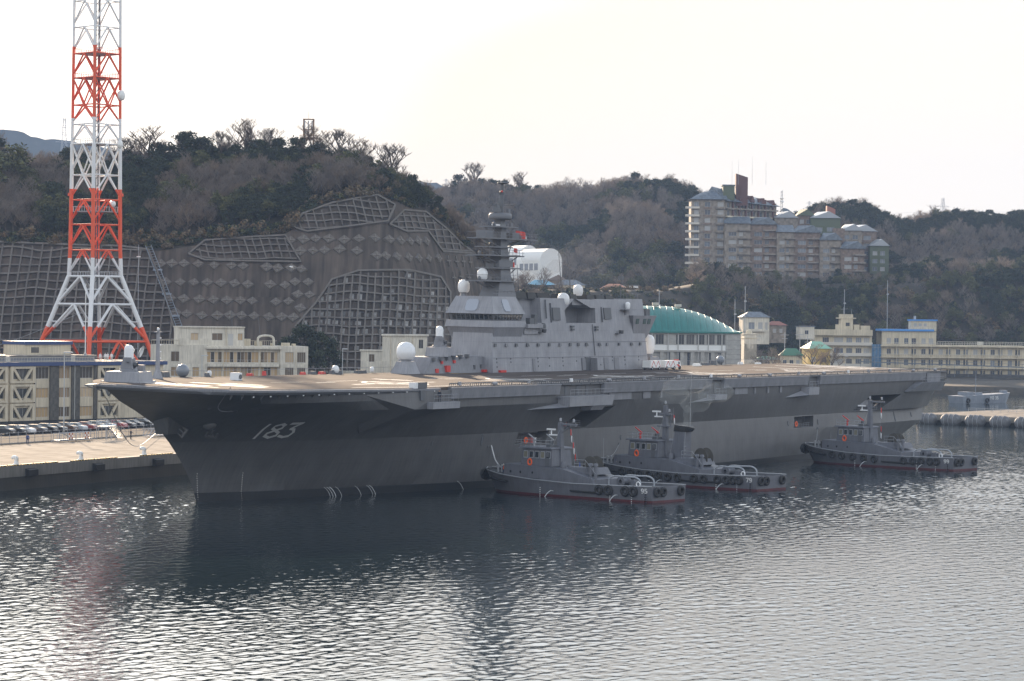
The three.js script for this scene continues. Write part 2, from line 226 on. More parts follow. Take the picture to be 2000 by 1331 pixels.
{ // shotcrete face: precast lattice frames, anchor pads and cross beams
  const beamMats = [M(0.22, 0.198, 0.176, { map: T.streak, m: 4, rough: 0.9 }), M(0.185, 0.165, 0.148, { map: T.streak, m: 4, rough: 0.9 })];
  const inside = (pg, x, y) => { let c = false; for (let i = 0, j = pg.length - 1; i < pg.length; j = i++) { const [xi, yi] = pg[i], [xj, yj] = pg[j]; if ((yi > y) !== (yj > y) && x < (xj - xi) * (y - yi) / (yj - yi) + xi) c = !c; } return c; };
  function beam(pts, w, dep) {   // a concrete beam lying on the face
    const quads = [], ring = pts.map((p, i) => { const a = pts[Math.max(0, i - 1)], b = pts[Math.min(pts.length - 1, i + 1)]; let dx = b[0] - a[0], dy = b[1] - a[1]; const l = Math.hypot(dx, dy) || 1; dx /= l; dy /= l; const L = [p[0] - dy * w / 2, p[1] + dx * w / 2], R = [p[0] + dy * w / 2, p[1] - dx * w / 2]; return [faceP(...L, -0.1), faceP(...L, dep), faceP(...R, dep), faceP(...R, -0.1)]; });
    for (let i = 0; i + 1 < ring.length; i++) for (let k = 0; k < 3; k++) quads.push([ring[i][k], ring[i][k + 1], ring[i + 1][k + 1], ring[i + 1][k]]);
    const e = ring[0], f = ring[ring.length - 1]; quads.push([e[3], e[2], e[1], e[0]], [f[0], f[1], f[2], f[3]]);
    return sheet(quads);
  }
  function lattice(label, pg, cx, cy, shear, w, seed, fill) {
    const r = rng(seed), t = thing('lattice_frame', label, 'slope frame');
    const xs = pg.map((p) => p[0]), ys = pg.map((p) => p[1]), x0 = Math.min(...xs), x1 = Math.max(...xs), y0 = Math.min(...ys), y1 = Math.max(...ys);
    const wob = (x, y) => [x + 0.5 * (fbm(x / 6, y / 6, 0, seed, 2) - 0.5) + shear * (y - y0), y + 1.5 * (fbm(x / 9 + 7, y / 11, 0, seed + 3, 2) - 0.5)];
    const run = (f, lo, hi) => { let cur = []; const out = []; for (let s = lo; s <= hi; s += 0.9) { const p = f(s); if (inside(pg, ...p)) cur.push(p); else { if (cur.length > 2) out.push(cur); cur = []; } } if (cur.length > 2) out.push(cur); return out; };
    for (let y = y0 - 1; y < y1 + 2; y += cy) for (const p of run((s) => wob(s, y), x0 - 15, x1 + 15)) part('lattice_beam', beam(p, w, 0.8), beamMats[r() < 0.5 ? 0 : 1], t);
    for (let x = x0 - 12; x < x1 + 12; x += cx) for (const p of run((s) => wob(x, s), y0 - 2, y1 + 3)) part('lattice_beam', beam(p, w, 0.86), beamMats[r() < 0.5 ? 0 : 1], t);
    const rim = pg.concat([pg[0]]), pts = []; for (let i = 0; i + 1 < rim.length; i++) { const n = Math.max(2, Math.round(Math.hypot(rim[i + 1][0] - rim[i][0], rim[i + 1][1] - rim[i][1]) / 1.5)); for (let k = 0; k < n; k++) pts.push([rim[i][0] + (rim[i + 1][0] - rim[i][0]) * k / n, rim[i][1] + (rim[i + 1][1] - rim[i][1]) * k / n]); } pts.push(pts[0]);
    part('rim_beam', beam(pts, w * 1.2, 0.95), beamMats[0], t);
    if (fill) for (let x = x0; x < x1; x += cx) for (let y = y0; y < y1; y += cy) {   // some cells hold paler infill blocks
      const c = wob(x + cx / 2, y + cy / 2 - 1); if (!inside(pg, ...c) || r() > fill(c[0], c[1])) continue;
      const a = cx * (0.30 + 0.16 * r()), b = cy * (0.26 + 0.2 * r()), o = 0.12 + 0.1 * r();
      part('infill_block', hull8([[-a, -b * 0.8], [a * 0.9, -b], [a, b * 0.9], [-a * 0.85, b]].flatMap(([p, q]) => [faceP(c[0] + p, c[1] + q, -0.2), faceP(c[0] + p * 0.85, c[1] + q * 0.85, o)])), infill[Math.floor(r() * 3)], t);
    }
    return t;
  }
  const infill = [0.34, 0.24, 0.46].map((g) => M(g, g * 0.97, g * 0.93, { map: T.mottle, m: 3, rough: 0.9 }));
  lattice('wide concrete lattice behind the foot of the red and white tower', [[-165, 46], [-145.7, 45.6], [-128.2, 45.1], [-111.5, 44.8], [-103.4, 43.9], [-98.5, 33.7], [-93.6, 19.1], [-92.5, 8], [-165, 8]], 2.8, 2.3, 0.04, 0.42, 11);
  lattice('small concrete lattice left of centre, under the wooded brow', [[-92, 42.8], [-87.6, 46.7], [-73.1, 47.9], [-64.7, 48.4], [-60, 40.8], [-77.1, 40.9], [-87.2, 41.1]], 2.3, 1.9, -0.35, 0.36, 12);
  lattice('lens shaped concrete lattice highest on the cut hillside', [[-62.5, 50.8], [-60.3, 54.7], [-51.7, 58], [-39, 60.5], [-34.1, 57.9], [-35.9, 53], [-44.1, 51.6], [-58.6, 49.6]], 2.4, 2.0, -0.3, 0.36, 13);
  lattice('concrete lattice running down the right shoulder of the cut hill', [[-35.3, 52.1], [-31.5, 56.4], [-25.5, 56.3], [-20, 52], [-14.9, 47.3], [-11.4, 44.9], [-20.4, 44.9], [-24.6, 50.6], [-30.6, 50.2]], 2.0, 1.8, -0.25, 0.34, 14);
  lattice('large arched concrete lattice with pale infill behind the ship\'s bridge', [[-60.6, 22.6], [-54.8, 29.8], [-51, 35.9], [-43.6, 38.5], [-29.6, 39], [-20.9, 37.3], [-18.2, 33], [-17.2, 10], [-66, 10]], 2.15, 2.3, 0.02, 0.4, 15, (x, y) => Math.max(0.06, 0.95 - Math.abs(y - 26) / 13) * (0.35 + 0.65 * fbm(x / 9, y / 7, 0, 7, 2)));
  // diamond anchor pads
  const padPts = [[-99.8, 40.1], [-96.5, 40.2], [-93.1, 40.2], [-89.1, 40.2], [-84.5, 39.9], [-79.6, 39.8], [-76.3, 39.7], [-98, 34.9], [-93.8, 34.9], [-89.9, 34.9], [-86.1, 34.9], [-82.3, 34.8], [-78.4, 34.7], [-74.7, 34.5], [-96.1, 30.3], [-92.4, 30.2], [-88.1, 30.1], [-84.1, 30], [-80.3, 29.9], [-76.5, 29.9], [-73.2, 29.8], [-94.4, 26.2], [-91.3, 26], [-87, 25.6], [-82.7, 25.6], [-79.2, 25.7], [-76, 25.7], [-72.4, 25.6], [-63.3, 47.2], [-59.6, 47.5], [-56.2, 47.8], [-52.4, 47.8], [-48, 47.5], [-43.9, 47.9], [-39.5, 48.2], [-35.5, 47.9], [-32.5, 47.7], [-29.8, 47.6], [-27.7, 47.9], [-25.4, 47.8], [-60.4, 44.1], [-56.8, 44.3], [-53.5, 44.5], [-49.2, 44.8], [-44.3, 44.4], [-38.8, 43.1], [-36.3, 43.1], [-33.2, 43], [-30.1, 42.9], [-27.3, 42.8], [-24.6, 42.9], [-21.9, 43], [-69.6, 39.5], [-66.5, 39.2], [-62.7, 39.3], [-59.8, 39], [-68.4, 34.5], [-64.2, 34.4], [-61.4, 35.3], [-57.7, 35.3], [-60.4, 31.8], [-57.1, 31.7], [-66.5, 29.6], [-62.9, 29.8], [-59.5, 27.9], [-68.3, 25.4], [-64.6, 25.4], [-61.3, 25.3]];
  const padMat = M(0.205, 0.182, 0.162, { map: T.grain, m: 3, rough: 0.9 }), padMat2 = M(0.19, 0.17, 0.15, { rough: 0.85 });
  const r = rng(8), padGeo = ready([hull8([[-1.95, 0.15, -0.3], [-1.95, -0.15, -0.3], [-0.2, -1.55, -0.3], [0.2, -1.55, -0.3], [1.95, -0.15, -0.3], [1.95, 0.15, -0.3], [0.2, 1.55, -0.3], [-0.2, 1.55, -0.3], [-1.7, 0, 0.5], [0, -1.35, 0.5], [1.7, 0, 0.5], [0, 1.35, 0.5]])]);
  const ribGeo = ready([bb(-1.3, 1.3, -0.15, 0.15, 0.45, 0.66), bb(-0.15, 0.15, -1.0, 1.0, 0.45, 0.65), hull8([[-0.35, -0.35, 0.45], [0.35, -0.35, 0.45], [0.35, 0.35, 0.45], [-0.35, 0.35, 0.45], [-0.2, -0.2, 0.9], [0.2, -0.2, 0.9], [0.2, 0.2, 0.9], [-0.2, 0.2, 0.9]])]);
  const lay = (m, x, y) => { const p = faceP(x, y), a = faceP(x + 1, y), b = faceP(x, y + 1), X = V(a[0] - p[0], a[1] - p[1], a[2] - p[2]).normalize(), Y = V(b[0] - p[0], b[1] - p[1], b[2] - p[2]), Z = X.clone().cross(Y).normalize(); m.quaternion.setFromRotationMatrix(new THREE.Matrix4().makeBasis(X, Z.clone().cross(X), Z)); m.position.set(...p); };
  for (const [x, y] of padPts) { const m = part('anchor_pad', padGeo, padMat, slope); lay(m, x, y); m.rotateZ((r() - 0.5) * 0.3); m.scale.setScalar(0.92 + 0.2 * r()); part('cross_rib', ribGeo, padMat2, m); }
  const crossGeo = ready([bb(-1.5, 1.5, -0.22, 0.22, 0, 0.5), bb(-0.22, 0.22, -1.7, 1.7, 0, 0.48)]);
  for (const [x, y] of [[-19.2, 42.4], [-16.9, 42.3], [-15.1, 42.5], [-13.1, 42.4], [-17.6, 37.5], [-15.6, 37.9], [-13.4, 37.7]]) lay(part('cross_beam', crossGeo, padMat, slope), x, y);
  // steel stair climbing the face
  const st = thing('slope_stair', 'long steel stairway climbing the cut slope beside the tower', 'stairway'), railMat = M(0.22, 0.25, 0.29, { rough: 0.5 });
  for (const [a, b] of [[[-104.2, 44.6], [-93, 20.1]], [[-102.6, 44.8], [-91.4, 20.4]]]) for (const o of [0.5, 1.5]) part('rail', [bar(faceP(...a, o), faceP(...b, o), 0.09)], railMat, st);
  for (let k = 0; k <= 34; k++) { const f = k / 34, a = [-104.2 + 11.2 * f, 44.6 - 24.5 * f], b = [-102.6 + 11.2 * f, 44.8 - 24.4 * f]; part('tread', [bar(faceP(...a, 0.5), faceP(...b, 0.5), 0.09, 4)], railMat, st); }
  for (const f of [0.27, 0.55, 0.8]) { const c = [-103.4 + 11.2 * f, 44.7 - 24.4 * f]; part('landing', [hull8([[-1.3, -0.25], [1.3, -0.25], [1.3, 0.25], [-1.3, 0.25]].flatMap(([p, q]) => [faceP(c[0] + p, c[1] + q, 0.3), faceP(c[0] + p, c[1] + q, 0.75)]))], railMat, st); }
}
// hills of the background: one height field for the slopes behind the far shore
const RIDGE_B = [[-400, 62], [-110, 78], [-67.7, 80], [-51, 83], [-40, 86], [-20, 92], [-1, 88.5], [16, 87], [30, 90], [41, 89], [57.6, 93.5], [82.7, 94], [96.7, 90], [108, 81], [125, 68], [150, 62], [200, 60], [420, 60]];
const RIDGE_C = [[90, 20], [135, 55], [144.7, 64], [154, 72], [161, 77], [174, 80], [188, 78], [198.5, 71], [206.6, 70], [223, 75], [241, 74.5], [258, 73], [268, 75], [295, 77], [420, 80]];
const sstep = (a, b, x) => { const t = Math.min(1, Math.max(0, (x - a) / (b - a))); return t * t * (3 - 2 * t); };
function hillY(X, D) {
  // foot terrace rising from the shore to the plateau of houses and the hotel
  const shore = 1105 + 0.1 * Math.max(0, 160 - X), plateau = interp([[-400, 30], [-60, 34], [0, 37], [60, 37], [84, 41], [180, 43], [192, 44], [206, 43.5], [225, 44], [250, 46], [420, 46]], X);
  const start = interp([[-400, 960], [-20, 980], [60, 1020], [84, 1070], [130, 1110], [220, 1105], [420, 1100]], X), top = start + interp([[-400, 90], [60, 70], [130, 85], [200, 80], [420, 70]], X);
  let y = 3 + (plateau - 3) * sstep(start, top, D);
  const rb = interp(RIDGE_B, X), fade = X < 150 ? 1 : 0.8;
  if (D > 1262) y = Math.max(y, plateau + (rb - plateau) * sstep(1262, 1450, D) * fade);
  const rc = interp(RIDGE_C, X); if (X > 90 && D > 1285) y = Math.max(y, plateau + (rc - plateau) * sstep(1285, 1400, D));
  // a spur in front of the middle hill
  if (D > 1215) y = Math.max(y, 36 + 40 * Math.exp(-Math.pow((X - 62) / 42, 2)) * sstep(1215, 1350, D));
  if (D > 1470) y -= (D - 1470) * 0.25;
  return Math.max(2.2, y + 2.4 * (fbm(X / 26, D / 26, 0, 61, 4) - 0.5));
}
struct('hill', gridGeo(170, 150, (u, v) => { const D = 945 + 700 * v, X = -260 + 620 * u; return [X, hillY(X, D) - (v === 0 ? 3 : 0), -D]; }), soil);
{ // far wooded ridges
  const far = M(0.035, 0.04, 0.03, { map: T.mottle, m: 60, rough: 1 });
  const ridge = (tab, D, dep) => { const x0 = tab[0][0], x1 = tab[tab.length - 1][0]; return struct('far_hill', gridGeo(220, 14, (u, v) => { const X = x0 + (x1 - x0) * u, top = interp(tab, X), t = v * 2 - 1; return [X, -20 + (top + 20) * (1 - Math.abs(t)) + 9 * (fbm(X / 14, v * 20, 0, 71, 4) - 0.5), -D - dep * t]; }), far); };
  ridge([[-1900, 120], [-1300, 300], [-900, 296], [-711, 281], [-690, 272], [-653, 267], [-587, 257], [-521, 249], [-484, 228], [-400, 190], [-300, 160], [-200, 205], [-163, 214], [-134, 216], [-112, 210], [-83, 203], [-53, 181], [100, 120], [300, 90]], 3800, 320);
  ridge([[120, 60], [230, 105], [287, 138], [304, 147], [316, 142], [333, 128], [420, 100], [700, 40]], 3000, 200);
}
// ---------------------------------------------------------------- the helicopter carrier
// ship axes: x aft from the bow tip, y up from the waterline, z to port (the side in view)
const SHIP_POS = [-56.15, 0, -358.57], SHIP_TURN = 1.01077, SHIP_HEEL = 0.01188;
const ship = thing('helicopter_carrier', 'huge grey flat-topped warship numbered 183 with its island amidships', 'warship', SHIP_POS, SHIP_TURN);
ship.rotation.order = 'YXZ'; ship.rotation.x = SHIP_HEEL;
const onShip = (x, y, z) => { ship.updateMatrixWorld(true); return ship.localToWorld(V(x, y, z)); };
const sm = {
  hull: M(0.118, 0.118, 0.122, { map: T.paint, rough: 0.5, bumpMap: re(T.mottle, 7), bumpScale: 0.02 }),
  grey: M(0.35, 0.355, 0.385, { map: T.paint, m: 8, rough: 0.6 }),
  grey2: M(0.255, 0.26, 0.285, { map: T.paint, m: 6, rough: 0.6 }),
  dark: M(0.10, 0.105, 0.115, { rough: 0.6 }),
  boot: M(0.022, 0.024, 0.028, { map: T.streak, m: 7, rough: 0.5 }),
  deck: M(0.165, 0.14, 0.128, { map: T.deck, rough: 0.95, specularIntensity: 0.06 }),
  line: M(0.72, 0.70, 0.66, { map: T.grain, m: 5, rough: 0.55 }),
  radome: M(0.74, 0.75, 0.76, { rough: 0.4 }),
  greyDome: M(0.20, 0.22, 0.25, { rough: 0.35 }),
  glass: new THREE.MeshPhysicalMaterial({ color: new THREE.Color(0.02, 0.025, 0.03), roughness: 0.08, clearcoat: 1 }),
  number: M(0.62, 0.62, 0.60, { rough: 0.6 }),
  mast: M(0.15, 0.155, 0.17, { rough: 0.6 }),
};
const HL = [   // levels of the hull: y, x at the stem, x at the stern, half breadth over x
  [-2, 22.4, 226, [[22.4, 0], [30, 3], [40, 5.4], [50, 8], [66, 12], [80, 14.4], [100, 16.3], [120, 17.4], [150, 17.8], [180, 16], [205, 14], [226, 12]]],
  [0, 22, 228, [[22, 0], [30.4, 3.7], [39.8, 6.1], [49.3, 8.6], [65, 12.6], [76, 14.6], [95, 16.6], [115, 17.9], [143, 18.3], [161, 18], [181, 16.7], [205, 15.2], [228, 13.4]]],
  [1.3, 21.4, 230, [[21.4, 0], [30.6, 4], [39.8, 6.4], [49.3, 8.9], [65, 12.9], [76, 14.9], [95, 16.8], [115, 18], [143, 18.3], [161, 18.1], [181, 17], [205, 15.7], [230, 14]]],
  [3.5, 20.1, 234, [[20.1, 0], [28, 3.8], [36, 6.8], [45, 9.4], [58, 12.6], [77, 15.4], [97, 16.9], [120, 17.9], [143, 18.1], [181, 17.6], [210, 16.6], [234, 15]]],
  [6.2, 18, 240, [[18, 0], [25, 3.9], [32, 7], [40, 9.6], [49, 11.6], [60, 13.8], [78, 15.8], [100, 17], [120, 17.6], [143, 17.8], [200, 17.8], [240, 16.4]]],
  [8.75, 15.5, 242.5, [[15.5, 0], [22, 4.6], [28, 7.7], [34, 10.2], [43, 12.2], [50, 13.2], [60, 14.8], [79, 16.2], [108, 17.1], [143, 17.4], [200, 17.4], [242.5, 15.5]]],
  [8.8, 15.4, 247, [[15.4, 0], [22, 4.65], [28, 7.75], [34, 10.25], [43, 12.25], [50, 13.25], [60, 14.85], [79, 16.25], [108, 17.15], [143, 17.45], [200, 17.45], [236, 17.2], [247, 14.6]]],
  [11, 13, 247, [[13, 0], [16, 4.2], [20, 7.2], [26, 10.2], [32, 12.4], [38, 14], [44, 15], [50, 15.6], [60, 16.5], [80, 17.3], [108, 17.9], [143, 18.1], [236, 18], [247, 15.6]]],
  [13.3, 8.2, 247, [[8.2, 0], [9.2, 4], [12, 7.8], [17.6, 12], [26, 15.2], [34, 17], [40, 17.8], [50, 18.5], [60, 18.75], [236, 18.75], [247, 17]]],
  [14.7, 4.9, 247, [[4.9, 0], [5.7, 5], [7.6, 10], [11, 14.2], [17, 16.9], [26, 18], [34, 18.4], [60, 18.8], [247, 18.8]]],
  [16.0, 1.6, 247, [[1.6, 0], [2.4, 5], [3.6, 11], [5.4, 15.5], [9, 17.9], [20, 18.5], [60, 18.8], [247, 18.8]]],
];
const hz = (x, y) => { let j = 0; while (j < HL.length - 2 && y > HL[j + 1][0]) j++; const a = HL[j], b = HL[j + 1], t = Math.min(1, Math.max(0, (y - a[0]) / (b[0] - a[0]))); return interp(a[3], x) * (1 - t) + interp(b[3], x) * t; };
const SHEER = [[0, 0.72], [4, 0.6], [17.6, 0.39], [34.5, 0.17], [47, 0], [260, 0]];
const deckY = (x, z) => 16.55 - 0.01 * z + interp(SHEER, x);
{
  const N = 110, ev = (t) => (t < 0.35 ? 0.25 * Math.pow(t / 0.35, 1.5) : 0.25 + 0.75 * (t - 0.35) / 0.65), pos = [], idx = [], id = {};
  const at = (side, j, i) => { const s = i === 0 ? 0 : side, k = `${s},${j},${i}`; if (!(k in id)) { const [y, xs, xe, tab] = HL[j], x = xs + (xe - xs) * ev(i / N), yy = j === HL.length - 1 ? y + interp(SHEER, x) : y; id[k] = pos.length / 3; const b = interp(tab, x); pos.push(x, yy, i === 0 ? 0 : side > 0 ? b : -Math.min(b, Math.max(0.02, (x - xs) * 0.86))); } return id[k]; };
  const quad = (a, b, c, d) => { for (const [p, q, r] of [[a, b, c], [a, c, d]]) if (p !== q && q !== r && p !== r) idx.push(p, q, r); };
  const J = HL.length - 1;
  for (let j = 0; j < J; j++) for (let i = 0; i < N; i++) { quad(at(1, j, i), at(1, j, i + 1), at(1, j + 1, i + 1), at(1, j + 1, i)); quad(at(-1, j + 1, i), at(-1, j + 1, i + 1), at(-1, j, i + 1), at(-1, j, i)); }
  for (let j = 0; j < J; j++) quad(at(1, j, N), at(-1, j, N), at(-1, j + 1, N), at(1, j + 1, N));
  for (let i = 0; i < N; i++) { quad(at(1, J, i), at(1, J, i + 1), at(-1, J, i + 1), at(-1, J, i)); quad(at(-1, 0, i), at(-1, 0, i + 1), at(1, 0, i + 1), at(1, 0, i)); }
  const g = new THREE.BufferGeometry(); g.setAttribute('position', new THREE.Float32BufferAttribute(pos, 3)); g.setIndex(idx); g.computeVertexNormals();
  g.setAttribute('uv', new THREE.Float32BufferAttribute(new Float32Array(pos.length / 3 * 2), 2));
  let base = new Brush(g); base.updateMatrixWorld(); const ev2 = new Evaluator(); ev2.attributes = ['position', 'normal', 'uv'];
  const cut = (pts, z0, z1 = 24) => { const b = new Brush(prism(pts, z0, z1)); b.updateMatrixWorld(); base = ev2.evaluate(base, b, SUBTRACTION); };
  cut([[108.6, 12.4], [101.2, 9], [93.3, 9.02], [98.2, 11.6]], 12.5);       // boat bay amidships
  cut([[225.2, 11.9], [216.6, 8.95], [203.4, 8.95], [210.5, 11.9]], 11.5);   // mooring bay aft
  cut([[81.9, 8.62], [90.6, 8.68], [89.5, 6.75], [81, 6.75]], 14);           // ladder recesses
  cut([[177.9, 8.5], [186.2, 8.55], [185.5, 6.5], [177.1, 6.45]], 15.2);
  const hg = toCreasedNormals(plain(base.geometry), 0.3); const hullG = metricUV(hg); hullG.userData.ready = true;
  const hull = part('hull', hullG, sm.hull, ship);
  // boot topping, a thin band round the waterline
  const bt = []; for (const s of [1, -1]) bt.push(gridGeo(90, 3, (u, v) => { const y = -1.2 + 2.5 * v, lev = HL[y < 0 ? 0 : 1], nxt = HL[y < 0 ? 1 : 2], t = (y - lev[0]) / (nxt[0] - lev[0]); const xs = lev[1] + (nxt[1] - lev[1]) * t, xe = lev[2] + (nxt[2] - lev[2]) * t, x = xs - 0.03 + (xe - xs) * ev(u); return [x, y, s > 0 ? hz(x, y) + 0.05 : -Math.min(hz(x, y), Math.max(0.02, (x - xs) * 0.86)) - 0.05]; }));
  part('boot_topping', bt, sm.boot, ship, 'black waterline band');
  // painted hull number following the flare
  const DIGITS = [[[[0.1, 0], [0.1, 1]]], [[[0.31, 0.53], [0.08, 0.68], [0.08, 0.88], [0.31, 1], [0.54, 0.88], [0.54, 0.68], [0.31, 0.53], [0.04, 0.34], [0.04, 0.14], [0.31, 0], [0.58, 0.14], [0.58, 0.34], [0.31, 0.53]]], [[[0.02, 1], [0.6, 1], [0.3, 0.6], [0.5, 0.54], [0.6, 0.32], [0.5, 0.06], [0.26, 0], [0.0, 0.1]]]];
  DIGITS.forEach((strokes, d) => { for (const [dx, dy, off, mt, nm] of [[0.14, -0.16, 0.06, sm.dark, 'number_shadow'], [0, 0, 0.11, sm.number, 'hull_number']]) {
    const q = [], w = 0.17, at = (a, b) => { const x = [25.2, 26.5, 28.7][d] + dx + a * 3.0 - b * 0.7, y = 9.25 + dy + b * 2.1 + (x - 25) * 0.03; return [x, y, hz(x, y) + off]; };
    for (const st of strokes) for (let i = 0; i + 1 < st.length; i++) { const [a, b] = [st[i], st[i + 1]], L = Math.hypot((b[0] - a[0]) * 3.0, (b[1] - a[1]) * 2.1), nx = -(b[1] - a[1]) * 2.1 / L * w / 3.0, ny = (b[0] - a[0]) * 3.0 / L * w / 2.1, ex = (b[0] - a[0]) / L * w * 0.7, ey = (b[1] - a[1]) / L * w * 0.7; for (let k = 0; k < 3; k++) { const f = k / 3, g = (k + 1) / 3, p = (t, s) => { const e = t === 0 ? -1 : t === 1 ? 1 : 0; return at(a[0] + (b[0] - a[0]) * t + e * ex + s * nx, a[1] + (b[1] - a[1]) * t + e * ey + s * ny); }; q.push([p(f, -1), p(g, -1), p(g, 1), p(f, 1)]); } }
    part(nm, sheet(q), mt, ship); } });
  // draught marks at the stem
  for (const x of [21.75, 28.2]) { const gs = []; for (let k = 0; k < 14; k++) { const y = -0.4 + k * 0.34, xx = x - 0.28 * Math.max(0, y) + 0.35; gs.push(bb(xx, xx + 0.16, y, y + 0.14, hz(xx, y) + 0.07, hz(xx, y) + 0.09)); } part('draught_mark', gs, sm.line, ship); }
  // hull openings: fairleads, scuttles, drains
  for (const [x, y, w, h] of [[9.6, 14.1, 0.5, 0.35], [11.5, 13.9, 0.5, 0.35], [13.6, 13.7, 0.5, 0.35], [15.6, 13.5, 0.75, 0.8], [18.3, 13.8, 0.7, 0.5], [60.2, 7.6, 0.35, 0.6], [59.6, 6.6, 0.4, 0.5], [72.4, 7.8, 0.4, 1.5], [74.2, 6.7, 0.3, 0.3], [112.5, 6.9, 0.4, 0.7], [111.8, 5.8, 0.35, 0.4], [175, 7.4, 0.4, 0.8], [187.8, 7.3, 0.4, 0.8], [187.3, 6.1, 0.35, 0.4], [225.8, 7.3, 0.35, 1.7], [235, 7.4, 0.4, 0.8], [128, 7.2, 0.25, 0.25], [64.5, 3.2, 0.25, 0.25]]) {
    const z = hz(x, y), zx = hz(x + 0.5, y); const m = part('fairlead', [new THREE.TorusGeometry(0.5, 0.09, 6, 16).scale(w * 1.1, h * 1.1, 0.8), new THREE.CylinderGeometry(0.5, 0.5, 0.08, 14).rotateX(Math.PI / 2).scale(w, h, 1)], sm.dark, ship); m.position.set(x, y, z + 0.03); m.rotation.set(Math.atan2(hz(x, y + 0.5) - z, 0.5), -Math.atan2(zx - z, 0.5), 0, 'YXZ'); }
  // drain water falling from the side
  const drain = M(0.75, 0.78, 0.8, { rough: 0.3, transparent: true, opacity: 0.6 });
  for (const [x, n] of [[42.5, 3], [44.6, 1], [48.2, 1], [50.4, 2], [68.5, 1]]) for (let k = 0; k < n; k++) { const xx = x + k * 0.5, z = hz(xx, 1.4); part('drain_jet', tube([[xx, 1.5, z], [xx + 0.25, 1.2, z + 0.35], [xx + 0.55, 0.5, z + 0.7], [xx + 0.7, -0.1, z + 0.85]], 0.03 + 0.012 * k, 8, 5), drain, ship); }
  // anchors on their bolsters
  const anchorGeo = () => [bb(-0.14, 0.14, -1.3, 0.5, 0.05, 0.35), box8(-1.2, 1.2, -1.5, 0, 0.5, -0.5, 0.5, -0.9, 0, 0.5), box8(-1.25, -0.75, -1.4, 0.1, 0.45, -1.0, -0.8, 0.1, 0.3, 0.5), box8(0.75, 1.25, -1.4, 0.1, 0.45, 0.8, 1.0, 0.1, 0.3, 0.5)];
  const an = part('anchor_bolster', [new THREE.SphereGeometry(0.85, 18, 12).scale(1.15, 0.85, 0.8)], sm.hull, ship); an.position.set(17.2, 11.3, hz(17.2, 11.3) - 0.1); an.rotation.set(0.75, -0.9, 0.25, 'YXZ');
  const an1 = part('anchor', anchorGeo(), sm.hull, an); an1.position.set(0.35, -0.4, 0.9); an1.rotation.z = -0.5; an1.scale.setScalar(0.72);
  const bs = part('anchor_bolster', [box8(12.4, 16, 10.0, 0.2, 2.4, 11, 13.4, 12.7, 0.6, 3.6)], sm.hull, ship); const an2 = part('anchor', anchorGeo(), sm.hull, bs); an2.position.set(14.2, 10.6, 3.2); an2.rotation.set(0, -1.2, 0.9); an2.scale.setScalar(0.6);
  // mooring line looped along the bow
  part('mooring_line', tube([[7.5, 17.1, 16.2], [8.6, 15.4, 14.6], [10.6, 14.2, 12.5], [13, 13.55, 11.3], [15.4, 13.5, hz(15.4, 13.5) + 0.2]].map(([x, y, z]) => [x, y, Math.max(z, hz(x, y) + 0.12)]), 0.06, 24), sm.grey, ship);
  // faceted fairing that carries the forward gallery
  part('gallery_fairing', [hull8([[34.5, 15.95, 18.4], [48, 13.25, 19.4], [57.6, 13.25, 19.4], [57.6, 15.9, 19.4], [34.5, 15.9, 16], [42.5, 9.6, 13.4], [57.6, 15.9, 15], [60, 12.6, 16.6], [57.6, 13.1, 16]])], sm.hull, ship);
  part('gallery_balcony', [box8(51.2, 58.4, 13.25, 18.5, 20.4, 51.2, 58.4, 14.25, 18.5, 20.5)], sm.grey, ship);
  // long gallery walls under the deck edge
  for (const [x0, x1] of [[57.5, 89], [103, 140.6], [145.4, 179.6], [184.6, 234.6]]) { const w = part('gallery_wall', [box8(x0, x1, 14.6, 18.2, 19.35, x0, x1, 16.2, 18.2, 19.65)], sm.grey2, ship); part('ledge', [bb(x0, x1, 16.2, 16.3, 18.3, 19.72)], sm.grey, w); }
  // galleries in the gaps between them
  part('gallery_floor', [bb(89, 103, 14.0, 14.2, 18, 19.4)], sm.grey2, ship); part('boat_sponson', [box8(89.6, 103.2, 12.7, 18, 20.9, 89.4, 103.6, 14.3, 18, 21.1), box8(97.6, 101.6, 11.9, 18, 20, 97.6, 101.6, 12.7, 18, 20.6), hull8([[81, 12.3, 18.2], [90, 12.3, 18.2], [90, 12.65, 20.9], [90, 13.3, 18.2]])], sm.grey, ship);
  for (const [x0, x1, y0, y1, z1] of [[140.2, 144.6, 12.65, 13.55, 20.5], [177.8, 182.2, 12.75, 14.15, 20.5]]) part('balcony', [box8(x0, x1, y0, 18, z1 - 0.1, x0, x1, y1, 18, z1), hull8([[x0 - 7, y0 - 0.5, 18.2], [x0, y0 - 0.6, 18.2], [x0, y0, z1 - 0.1], [x0, y1 - 0.4, 18.2]])], sm.grey, ship);
  part('stern_sponson', [box8(226, 242.5, 12.4, 18, 19.6, 230.6, 242.8, 14.2, 18, 20.6), bb(236, 243, 12.5, 16.2, 18, 19.2)], sm.grey2, ship);
  for (const [x0, x1, y] of [[89.6, 103.2, 14.35], [51.5, 58, 14.3], [140.4, 144.4, 13.6], [178, 182, 14.2], [231, 242, 14.25]]) { const z = y > 14.3 && x0 > 80 ? 21 : 20.4, gs = []; for (let x = x0; x <= x1; x += 1.3) gs.push(bar([x, y, z], [x, y + 1.05, z], 0.03, 4)); gs.push(bar([x0, y + 1.05, z], [x1, y + 1.05, z], 0.035, 4), bar([x0, y + 0.55, z], [x1, y + 0.55, z], 0.03, 4)); part('gallery_railing', gs, sm.grey, ship); }
